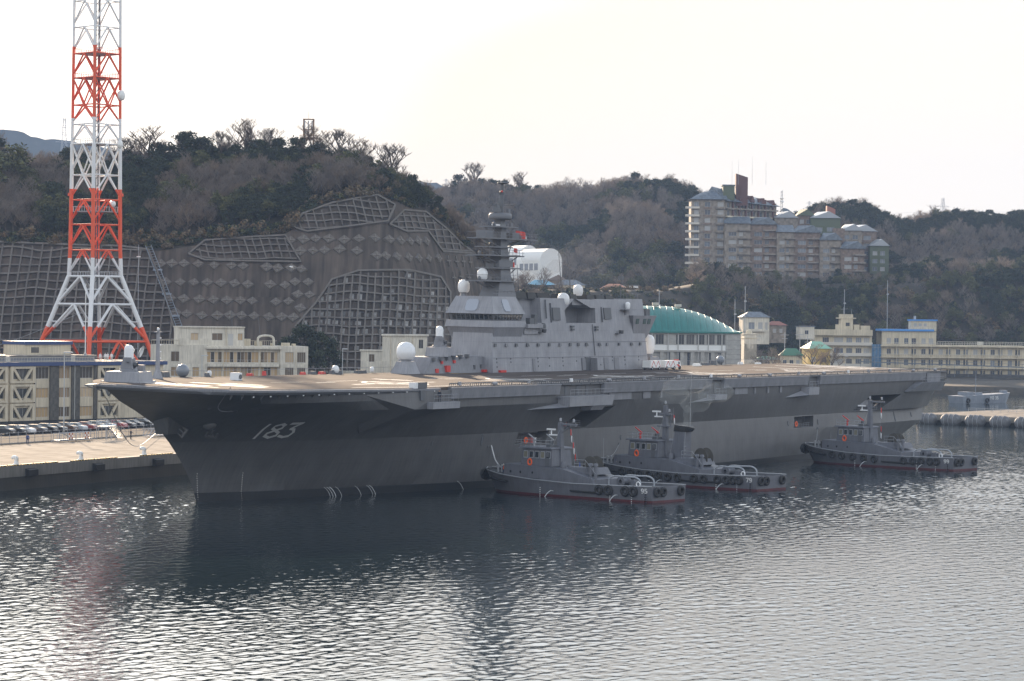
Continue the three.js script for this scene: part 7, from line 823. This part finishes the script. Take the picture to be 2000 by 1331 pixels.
// ---------------------------------------------------------------- radio tower
{
  const o = thing('radio_tower', 'tall red and white steel lattice radio tower', 'radio tower', [-108.3, 2.4, -690], 0.06), red = M(0.72, 0.085, 0.018, { rough: 0.5 }), wht = M(0.70, 0.70, 0.70, { rough: 0.5 });
  const bands = [20.1, 37.9, 55.8, 74.1, 92.6, 110], colour = (y) => (bands.filter((b) => y > b).length % 2 ? wht : red);
  const half = (y) => interp([[0, 19.5], [13, 14.9], [33.2, 6.75], [38, 6.45], [60, 6.2], [105, 5.9], [130, 5.8]], y), C = [[0, 1], [1, 0], [0, -1], [-1, 0]], P = (k, y) => { const h = half(y); return [C[k % 4][0] * h, y, C[k % 4][1] * h]; }, mid = (a, b) => a.map((v, i) => (v + b[i]) / 2);
  const member = (name, a, b, r) => { const ys = [a[1], b[1]].sort((p, q) => p - q), cuts = [ys[0], ...bands.filter((q) => q > ys[0] + 0.4 && q < ys[1] - 0.4), ys[1]]; const at = (y) => { const t = Math.abs(b[1] - a[1]) < 1e-6 ? 0 : (y - a[1]) / (b[1] - a[1]); return a.map((v, i) => v + (b[i] - v) * t); }; if (cuts.length === 2) part(name, [bar(a, b, r, 7)], colour((a[1] + b[1]) / 2), o); else for (let i = 0; i + 1 < cuts.length; i++) part(name, [bar(at(cuts[i]), at(cuts[i + 1]), r, 7)], colour((cuts[i] + cuts[i + 1]) / 2), o); };
  const lv = [0, 16.4, 26, 33.2, 40, 46.6, 53, 59.4, 67.4, 72.5, 77.5, 84.5, 90.8, 97.6, 104.4, 111, 118, 125];
  for (let k = 0; k < 4; k++) for (let i = 0; i + 1 < lv.length; i++) member('leg', P(k, lv[i]), P(k, lv[i + 1]), i < 3 ? 0.62 : i < 8 ? 0.52 : 0.4);
  for (let i = 1; i < lv.length; i++) for (let k = 0; k < 4; k++) { const a = P(k, lv[i]), b = P(k + 1, lv[i]), y0 = lv[i - 1], m = mid(a, b), low = i < 4; member('girt', a, b, low ? 0.3 : 0.17);
    const la = P(k, y0 + (lv[i] - y0) * (low ? 0.06 : 0.14)), lb = P(k + 1, y0 + (lv[i] - y0) * (low ? 0.06 : 0.14)); member('brace', m, la, low ? 0.36 : 0.24); member('brace', m, lb, low ? 0.36 : 0.24);
    if (low) { const q = mid(m, la), s = mid(m, lb), ha = P(k, q[1]), hb = P(k + 1, s[1]); member('strut', q, ha, 0.14); member('strut', s, hb, 0.14); } if (i === 8 || i === 11) { member('brace', mid(P(k, y0), P(k + 1, y0)), P(k, lv[i]), 0.2); member('brace', mid(P(k, y0), P(k + 1, y0)), P(k + 1, lv[i]), 0.2); } }
  part('cable_ladder', [bar([-0.4, 0, -0.6], [-0.4, 125, -0.6], 0.28, 5), bar([0.5, 0, -0.6], [0.5, 125, -0.6], 0.16, 5), ...lin(2, 124, 60).map((y) => bar([-0.6, y, -0.6], [0.7, y + 1.6, -0.6], 0.07, 4))], mat.darkSteel, o);
  for (const y of [33.2, 50, 67.4, 84.5, 90.8]) { const h = half(y), gs = []; for (let k = 0; k < 4; k++) { const a = P(k, y), b = P(k + 1, y); for (const t of lin(0, 1, 11)) gs.push(bar([a[0] + (b[0] - a[0]) * t, y, a[2] + (b[2] - a[2]) * t], [a[0] + (b[0] - a[0]) * t, y + 1.25, a[2] + (b[2] - a[2]) * t], 0.05, 4)); gs.push(bar([a[0], y + 1.25, a[2]], [b[0], y + 1.25, b[2]], 0.06, 4)); } part('platform_rail', gs, y === 84.5 || y === 90.8 ? red : mat.pole, o); part('platform', [prism([[0, h * 0.96], [h * 0.96, 0], [0, -h * 0.96], [-h * 0.96, 0]], y - 0.15, y + 0.05, 'y')], mat.steel, o); }
  const dish = (x, y, z, r, t) => part('drum_dish', [lathe([[0.01, 0.5], [r * 0.6, 0.42], [r, 0.1], [r, -0.6], [r * 0.5, -0.8]], 0, 0, 0, 20).rotateX(Math.PI / 2).rotateY(t).translate(x, y, z)], mat.white, o); dish(6.6, 80.2, 0.4, 1.35, 1.1); dish(6.3, 67.5, 0.3, 1.1, 1.3); dish(4.6, 52, 1.6, 0.8, 0.6);
  for (const s of [-1, 1]) part('obstruction_lamp', [lathe([[0.02, 0.8], [0.25, 0.7], [0.28, 0]], s * 6.9, 54, 0, 8), bar([s * 6.2, 54, 0], [s * 6.9, 54, 0], 0.1)], red, o);
  const g = thing('guyed_aerial', 'thin guyed aerial mast standing right of the radio tower', 'mast', [-99.3, 2.4, -706]); part('pole', [bar([0, 0, 0], [0, 42, 0], 0.14, 5, 0.07)], mat.steel, g); part('lamp', [bb(-0.5, 0.5, 38.6, 38.9, -0.2, 0.2)], mat.white, g);
  const f = thing('roof_flagpole', 'white pole standing on the office block in front of the tower', 'pole', [-90.6, 17.2, -565]); part('pole', [bar([0, 0, 0], [0, 15.5, 0], 0.13, 6, 0.07)], mat.white, f); part('collar', [bar([0, 0, 0], [0, 0.6, 0], 0.3, 8)], mat.steel, f);
  part('stay_wire', [tube([[-26, 13.5, 60], [-16, 16.5, 50], [0, 24, 30]], 0.04, 10, 4)], mat.steel, o);
}
{ // masts and pylons on the hills
  const m = thing('hilltop_mast', 'rusty brown lattice mast with a round platform on the wooded hilltop', 'mast', [-67.3, 72, -872]), rust = M(0.24, 0.15, 0.09, { rough: 0.8 }); const c = [[-1.6, -1.6], [1.6, -1.6], [1.6, 1.6], [-1.6, 1.6]]; c.forEach(([x, z]) => part('leg', [bar([x, 0, z], [x, 18, z], 0.16, 5)], rust, m)); for (const y of [11.3, 14.5, 17.9]) part('platform', [bb(-1.8, 1.8, y, y + 0.15, -1.8, 1.8)], rust, m); part('ring_platform', [lathe([[1.2, 0], [3, 0.1], [3, 0.35], [1.2, 0.35]], 0, 11.6, 0, 16), lathe([[2.95, 0], [2.95, 0.1]], 0, 12.7, 0, 16), ...lin(0, 5.8, 10).map((a) => bar([2.95 * Math.cos(a), 11.9, 2.95 * Math.sin(a)], [2.95 * Math.cos(a), 12.8, 2.95 * Math.sin(a)], 0.06, 4))], rust, m); for (let k = 0; k < 4; k++) part('brace', [11, 14.5].map((y) => bar([c[k][0], y, c[k][1]], [c[(k + 1) % 4][0], y + 3.3, c[(k + 1) % 4][1]], 0.1, 4)), rust, m); for (const x of [-1.2, 0, 1.2]) part('antenna', [bb(x - 0.2, x + 0.2, 13, 17.4, 1.5, 1.8)], mat.steel, m); part('whip', [bar([0, 18, 0], [0, 20.6, 0], 0.06, 4)], rust, m);
  const up = thing('utility_pole', 'dark utility pole on the ridge right of the hilltop mast', 'pole', [-44.4, 66, -880]); part('pole', [bar([0, 0, 0], [0, 11.6, 0], 0.2, 6, 0.13)], mat.darkSteel, up); part('crossarm', [bb(-1, 1, 9.6, 9.8, -0.1, 0.1), bb(-0.9, 0.9, 10.6, 10.8, -0.1, 0.1)], mat.darkSteel, up);
  const pylon = (label, x, y, z, h, arms) => { const p = thing('power_pylon', label, 'pylon', [x, y, z], 0.4, 'power pylons on the horizon'), w = h * 0.07, pm = M(0.36, 0.37, 0.40, { rough: 0.6 }), s = h / 90; for (const a of [-1, 1]) for (const b of [-1, 1]) part('leg', [bar([a * w, 0, b * w], [a * w * 0.25, h * 0.98, b * w * 0.25], 0.38 * s, 4)], pm, p); for (let k = 0; k < 7; k++) { const f = k / 7, q = w * (1 - 0.75 * f), q2 = w * (1 - 0.75 * (f + 1 / 7)); part('brace', [bar([-q, h * f, q], [q2, h * (f + 1 / 7), q2], 0.22 * s, 4), bar([q, h * f, q], [-q2, h * (f + 1 / 7), q2], 0.22 * s, 4)], pm, p); } for (const [f, l] of arms) part('crossarm', [bar([-l * h, h * f, 0], [l * h, h * f, 0], 0.32 * s, 4), bar([-l * h, h * f, 0], [0, h * (f + 0.05), 0], 0.2 * s, 4), bar([l * h, h * f, 0], [0, h * (f + 0.05), 0], 0.2 * s, 4)], pm, p); };
  const arms = [[0.52, 0.17], [0.66, 0.15], [0.8, 0.13], [0.93, 0.11]];
  pylon('pale power pylon left of the radio tower on the far ridge', -574.5, 205, -3400, 66, arms); pylon('pale power pylon on the right skyline above the low wooded hill', 306.5, 76, -1900, 37, [[0.5, 0.2], [0.66, 0.17], [0.82, 0.14]]); pylon('faint power pylon beside the lone pine on the far ridge', -66, 128, -2600, 30, arms); pylon('faint power pylon just right of the one beside the lone pine', -52, 140, -2650, 24, arms); pylon('faint power pylon right of the hotel\'s relay mast', 300, 110, -2700, 34, arms);
  const wires = thing('power_line', 'thin power wires sagging across the sky on the right', 'wire'); for (const [y0, z0] of [[103, 0], [98, 2], [93, 4]]) part('wire', [tube([[100, y0 - 4, -2100], [200, y0 - 5, -2000 - z0], [306.5, y0, -1900], [420, y0 - 4, -1850]], 0.07, 24, 3)], mat.steel, wires);
  const posts = [[91.9, 13, -1000, 9], [102.5, 13, -1000, 9.6], [108.2, 13, -1000, 9.8], [111.1, 12, -1000, 9.4]]; posts.forEach(([x, y, z, h], i) => { const p = thing('rail_mast', `${['leftmost', 'second', 'third', 'rightmost'][i]} of four railway poles behind the green roofed house`, 'pole', [x, 2.4, z], 0, 'railway poles beyond the shore'); part('pole', [bar([0, 0, 0], [0, y + h - 4, 0], 0.2, 6, 0.14)], mat.steel, p); part('crossarm', [bb(-1.6, 1.6, y + h - 5, y + h - 4.8, -0.1, 0.1), bb(-1.1, 1.1, y + h - 6.4, y + h - 6.2, -0.1, 0.1)], mat.steel, p); });
  for (const [x, z, h, l] of [[54.6, -990, 34, 'thin pole behind the left end of the sports hall roof'], [84.5, -1010, 31, 'first of two thin poles right of the sports hall roof'], [88.5, -1012, 36, 'second, taller of two thin poles right of the sports hall roof'], [136, -1090, 36, 'thin pole below the hotel, left of the curved block\'s hut'], [155, -1100, 40, 'thin pole on the slope below the hotel\'s right end']]) { const p = thing('utility_pole', l, 'pole', [x, 2.4, z]); part('pole', [bar([0, 0, 0], [0, h, 0], 0.2, 6, 0.13)], mat.steel, p); part('lamp_box', [bb(-0.3, 0.6, h - 6, h - 5.4, -0.2, 0.2)], mat.steel, p); }
  const fenceS = thing('hillside_stair', 'pale stairway and handrail zigzagging up the slope behind the sports hall', 'stairway'); const zig = [[84, 14, -1003], [94, 15.5, -1008], [97, 24, -1052], [108, 27.5, -1058], [116, 29, -1062]].map(([x, y, z]) => [x, hillY(x, -z) + 1.2, z]); part('parapet', poly(zig, 0.35, 5), bm.tile, fenceS); part('handrail', poly(zig.map(([x, y, z]) => [x, y + 1.1, z]), 0.08, 4), bm.tile, fenceS);
  const rail2 = thing('slope_fence', 'pale railing slanting up the wooded slope below the hotel', 'fence'); const zz = [[132, 1112], [138, 1120], [146, 1135], [150, 1142]].map(([x, d]) => [x, hillY(x, d) + 1.4, -d]); part('rail', poly(zz, 0.2, 4), bm.tile, rail2); part('post', zz.map(([x, y, z]) => bar([x, y - 2, z], [x, y, z], 0.12, 4)), bm.tile, rail2);
}
// ---------------------------------------------------------------- car park and quay furniture
{
  const carBody = ready([(() => { const s = new THREE.Shape([[0, 0.32], [0.04, 0.72], [0.35, 0.92], [1.15, 1.0], [3.9, 1.02], [4.25, 0.9], [4.32, 0.4], [4.2, 0.26], [0.15, 0.26]].map((p) => new THREE.Vector2(...p))); return new THREE.ExtrudeGeometry(s, { depth: 1.46, bevelEnabled: true, bevelThickness: 0.1, bevelSize: 0.09, bevelSegments: 2 }).translate(0, 0, -0.73); })()]);
  const roofG = ready([box8(1.7, 3.75, 1.44, -0.62, 0.62, 1.85, 3.6, 1.56, -0.56, 0.56), ...[-1, 1].map((s) => box8(2.62, 2.72, 1.0, s * 0.8 - 0.03, s * 0.8 + 0.03, 2.6, 2.7, 1.5, s * 0.63 - 0.03, s * 0.63 + 0.03))]), glassG = ready([box8(0.95, 4.1, 1.0, -0.8, 0.8, 1.72, 3.72, 1.46, -0.64, 0.64)]);
  const wheel = ready([new THREE.CylinderGeometry(0.31, 0.31, 0.2, 18).rotateX(Math.PI / 2)]), rim = ready([new THREE.CylinderGeometry(0.19, 0.19, 0.22, 10).rotateX(Math.PI / 2)]), lampG = ready([bb(-0.03, 0.05, 0.6, 0.76, 0.42, 0.76)]), tailG = ready([bb(4.3, 4.4, 0.62, 0.86, 0.5, 0.78)]), plateG = ready([bb(-0.1, -0.06, 0.42, 0.54, -0.2, 0.2)]);
  const glassM = M(0.03, 0.035, 0.04, { rough: 0.06 }), lampM = M(0.7, 0.7, 0.68, { rough: 0.15 }), tailM = M(0.35, 0.02, 0.02, { rough: 0.3 });
  const paintM = (r, g, b) => new THREE.MeshPhysicalMaterial({ color: new THREE.Color().setRGB(r, g, b), roughness: 0.4, clearcoat: 1, clearcoatRoughness: 0.08 });
  const list = [['black hatchback at the left edge of the car park', 0.015, 0.016, 0.02], ['black car second from the left in the parked row', 0.02, 0.02, 0.024], ['white car in the parked row, left of the lamp post', 0.7, 0.7, 0.71], ['dark grey car just right of the white one', 0.04, 0.035, 0.045], ['black sedan left of the lamp post', 0.014, 0.014, 0.016], ['black car right behind the lamp post', 0.02, 0.022, 0.028], ['brown car beside the pale silver one', 0.09, 0.045, 0.03], ['silver blue car left of the leftmost red one', 0.42, 0.46, 0.5], ['dark red car behind the boarding steps', 0.22, 0.015, 0.02], ['pale green grey car right of the dark red one', 0.3, 0.34, 0.32], ['light blue car between the two red ones', 0.36, 0.44, 0.52], ['bright red car near the warship\'s bow', 0.32, 0.02, 0.03], ['black car right of the bright red one', 0.02, 0.022, 0.026], ['dark car half hidden by the warship\'s bow', 0.03, 0.035, 0.045], ['black car beyond the bow at the end of the row', 0.02, 0.02, 0.02]];
  const r = rng(70); list.forEach(([label, cr, cg, cb], i) => { const c = thing('parked_car', label, 'car', Q(82.2 + i * 3.28 + 0.2 * (r() - 0.5), 59.8 + 0.5 * (r() - 0.5), 3.59).toArray(), 2.68 + 0.05 * (r() - 0.5), 'cars parked in front of the office block'); if (r() < 0) c.rotateY(1); c.scale.y = 0.96 + 0.14 * r(); part('body', carBody, paintM(cr, cg, cb), c); part('roof', roofG, paintM(cr, cg, cb), c); part('windows', glassG, glassM, c); for (const x of [0.85, 3.4]) for (const z of [0.72, -0.72]) { const w = part('wheel', wheel, mat.rubber, c); w.position.set(x, 0.31, z); part('rim', rim, mat.steel, w); } for (const s of [1, -1]) { const h = part('headlight', lampG, lampM, c); h.scale.z = s; const t = part('tail_lamp', tailG, tailM, c); t.scale.z = s; } part('number_plate', plateG, mat.white, c); });
  // chain-link fence, posts
  const f = thing('quay_fence', 'wire fence between the quay apron and the car park', 'fence'), fm = M(0.30, 0.30, 0.31, { rough: 0.6 }); for (let t = 40; t < 118; t += 2.4) part('post', [bar(Q(t, 39.5, 3.5), Q(t, 39.5, 5.6), 0.05, 5)], fm, f); for (const y of [5.55, 4.6, 3.8]) part('rail', [bar(Q(38, 39.5, y), Q(118, 39.5, y), 0.035, 4)], fm, f); part('kerb', [hull8([Q(38, 39.4, 3.5), Q(118, 39.4, 3.5), Q(38, 39.7, 3.5), Q(118, 39.7, 3.5), Q(38, 39.4, 3.8), Q(118, 39.4, 3.8), Q(38, 39.7, 3.8), Q(118, 39.7, 3.8)].map((v) => v.toArray()))], mat.concrete, f);
  const lampPost = (label, p, h, d) => { const l = thing('lamp_post', label, 'lamp post', p.toArray(), 0); part('pole', [bar([0, 0, 0], [0, h, 0], 0.14, 7, 0.09)], mat.pole, l); part('head', [box8(-0.2, d, h - 0.1, -0.2, 0.2, -0.1, d, h + 0.12, -0.16, 0.16)], mat.pole, l); part('base', [bar([0, 0, 0], [0, 0.6, 0], 0.24, 8)], mat.concrete, l); return l; };
  lampPost('grey lamp post standing among the parked cars', Q(91.5, 55, 3.58), 15.4, 1.6); lampPost('lamp post beside the white building over the foredeck', V(-72.2, 2.4, -620), 14.2, 1.4); lampPost('lamp post left of the white annex, above the flight deck', V(-42.5, 2.4, -668), 15.4, 1.2); lampPost('street lamp among the shore buildings right of the sports hall', V(133, 2.4, -1060), 9, 1);
  // crowd barriers, boarding steps, gangway
  const gm = M(0.34, 0.35, 0.37, { rough: 0.5 }); const bar2 = (a, b, r2) => bar(a, b, r2, 4);
  const ba = thing('gangway_barrier', 'long grey railed gangway section with chequered boards lying on the quay', 'gangway'); for (const n of [36.6, 38]) part('truss', [0, 1.15].map((y) => bar2(Q(65, n, 4 + y), Q(75.4, n, 4 + y), 0.07)).concat(lin(65, 75.4, 10).map((t) => bar2(Q(t, n, 4), Q(t, n, 5.15), 0.05)), [bar2(Q(65, n, 4), Q(64.3, n, 3.65), 0.06)]), gm, ba); part('deck', [hull8([Q(64.7, 36.6, 3.8), Q(75.7, 36.6, 3.8), Q(64.7, 38, 3.8), Q(75.7, 38, 3.8), Q(64.7, 36.6, 4), Q(75.7, 36.6, 4), Q(64.7, 38, 4), Q(75.7, 38, 4)].map((v) => v.toArray()))], gm, ba);
  for (const t of [67.6, 72.4]) for (let i = 0; i < 3; i++) for (let j = 0; j < 3; j++) part('board_square', [hull8([[0, 0], [0.36, 0], [0, 0.36], [0.36, 0.36]].flatMap(([a, b]) => [Q(t + i * 0.37 + a, 36.48, 4.05 + j * 0.37 + b).toArray(), Q(t + i * 0.37 + a, 36.52, 4.05 + j * 0.37 + b).toArray()]))], (i + j) % 2 ? mat.white : M(0.4, 0.1, 0.02, { rough: 0.7 }), ba);
  const bs = thing('boarding_steps', 'wheeled grey boarding steps with a platform on the quay', 'steps'); const S0 = (t, n, y) => Q(76.6 + t, 35 + n, 3.6 + y); part('platform', [hull8([S0(0, 0, 2.3), S0(3.4, 0, 2.3), S0(0, 2, 2.3), S0(3.4, 2, 2.3), S0(0, 0, 2.5), S0(3.4, 0, 2.5), S0(0, 2, 2.5), S0(3.4, 2, 2.5)].map((v) => v.toArray()))], gm, bs); for (const [t, n] of [[0.1, 0], [3.3, 0], [0.1, 2], [3.3, 2], [1.7, 0], [1.7, 2]]) part('leg', [bar2(S0(t, n, 0), S0(t, n, 2.3), 0.07)], gm, bs); part('guard_rail', [0, 2].flatMap((n) => [bar2(S0(0, n, 3.6), S0(3.4, n, 3.6), 0.05), bar2(S0(0, n, 3.05), S0(3.4, n, 3.05), 0.04), ...lin(0, 3.4, 5).map((t) => bar2(S0(t, n, 2.5), S0(t, n, 3.6), 0.04)), bar2(S0(3.4, n, 3.6), S0(6.6, n, 1.2), 0.05), bar2(S0(3.4, n, 2.4), S0(6.6, n, 0.1), 0.09)]), gm, bs); part('brace', [[0.1, 1.7], [1.7, 3.3], [1.7, 0.1], [3.3, 1.7]].map(([a, b]) => bar2(S0(a, 0, 0.1), S0(b, 0, 2.3), 0.05)), gm, bs); for (let k = 0; k < 9; k++) { const t = 3.5 + k * 0.35; part('tread', [hull8([S0(t, 0, 2.2 - k * 0.25), S0(t + 0.3, 0, 2.2 - k * 0.25), S0(t, 2, 2.2 - k * 0.25), S0(t + 0.3, 2, 2.2 - k * 0.25), S0(t, 0, 2.25 - k * 0.25), S0(t + 0.3, 2, 2.25 - k * 0.25)].map((v) => v.toArray()))], gm, bs); }
  const gw = thing('folded_gangway', 'grey truss gangway parked on the quay under the warship\'s bow', 'gangway'); const G0 = (t, n, y) => Q(90 + t, 34.6 + n, 3.6 + y); for (const n of [0, 1.6]) part('truss', [bar2(G0(0, n, 0.3), G0(9, n, 0.3), 0.08), bar2(G0(0, n, 1.5), G0(9, n, 1.5), 0.08), ...lin(0, 9, 9).map((t) => bar2(G0(t, n, 0.3), G0(Math.min(9, t + 1.1), n, 1.5), 0.05))], gm, gw); part('deck', [hull8([G0(0, 0, 0.2), G0(9, 0, 0.2), G0(0, 1.6, 0.2), G0(9, 1.6, 0.2), G0(0, 0, 0.35), G0(9, 1.6, 0.35)].map((v) => v.toArray()))], gm, gw); part('tyre', [new THREE.TorusGeometry(0.5, 0.2, 8, 16).translate(...G0(6, -0.4, 0.6).toArray())], mat.rubber, gw);
  person(Q(57, 37.6, 3.6), 0.4, 'blue', 'person in dark blue standing alone on the quay apron'); person(Q(82.5, 33.6, 3.6), 1.4, 'dark', 'person in dark clothes beside the boarding steps', 'reach');
  const hw = thing('bow_hawser', 'slack mooring hawser hanging from the warship\'s bow to the quay', 'rope'); const a = onShip(8, 14.8, -5), b = Q(95, 36, 4.5), m = a.clone().lerp(b, 0.5).setY(5); part('rope', [tube([a.toArray(), a.clone().lerp(m, 0.55).setY(8).toArray(), m.toArray(), b.toArray()], 0.06, 24, 5)], mat.steel, hw);
  // a gull over the ship
  const gl = thing('seagull', 'white seagull gliding in front of the cut slope', 'bird', [-41.5, 35.4, -500], 0.5), gmat = M(0.75, 0.75, 0.75, { rough: 0.8 }); part('body', [lathe([[0.01, 0.42], [0.05, 0.36], [0.1, 0.16], [0.09, -0.1], [0.02, -0.4]], 0, 0, 0, 10).rotateZ(1.3)], gmat, gl); for (const s of [-1, 1]) part('wing', [hull8([[-0.1, 0, 0], [0.15, 0, 0], [0.05, 0.28, s * 0.45], [-0.12, 0.28, s * 0.45], [-0.2, 0.2, s * 0.95], [0.02, 0.03, 0]])], gmat, gl);
}
{ // thin exhaust: a pale puff over the tug's funnel, a brown veil over the ship's outlets
  const r = rng(17); const puff = (name, label, spots, col, op) => { const g = new THREE.Group(); g.name = name; g.userData = { kind: 'stuff', label, category: 'smoke' }; scene.add(g); const m = new THREE.MeshStandardMaterial({ color: new THREE.Color().setRGB(...col), roughness: 1, transparent: true, opacity: op, depthWrite: false }); const geo = new THREE.IcosahedronGeometry(1, 5), p = geo.attributes.position; for (let i = 0; i < p.count; i++) { const k = 0.55 + 0.9 * fbm(p.getX(i) * 1.7 + 4, p.getY(i) * 1.7 + p.getZ(i) * 1.3, 0, 5, 4); p.setXYZ(i, p.getX(i) * k, p.getY(i) * k, p.getZ(i) * k); } geo.computeVertexNormals(); for (const [q, sx, sy] of spots) { const o = new THREE.Mesh(geo, m); o.name = 'smoke_puff'; o.position.copy(q); o.scale.set(sx, sy, sx * 0.7); o.rotation.set(0, r() * 3, 0.6 * (r() - 0.5)); g.add(o); } };
  const f0 = on(tug79, 17.6, 8.4, 0); puff('tug_smoke', 'thin pale exhaust smoke drifting up from the tug\'s funnel', [[0.2, 0.9, 0.5, 1.2], [0.6, 2.8, 1.0, 1.6], [1.6, 4.8, 2.4, 1.6], [-1.8, 6.0, 2.8, 1.5], [4.6, 6.4, 3.2, 1.5], [0.6, 7.6, 4.2, 1.4]].map(([x, y, sx, sy]) => [f0.clone().add(V(x, y, 0.6 * x)), sx, sy]), [0.60, 0.62, 0.60], 0.055);
  const s0 = onShip(138, 31, -16); puff('funnel_smoke', 'thin brownish exhaust haze above the warship\'s funnels', [[-1, 2.2, 3, 2], [5, 3.2, 4, 2.4], [11, 2.6, 4, 2], [2, 6, 5, 3], [9, 6.6, 6, 2.8]].map(([x, y, sx, sy]) => [s0.clone().add(V(x, y, -2)), sx, sy]), [0.34, 0.31, 0.29], 0.07);
}
renderer.render(scene, camera);
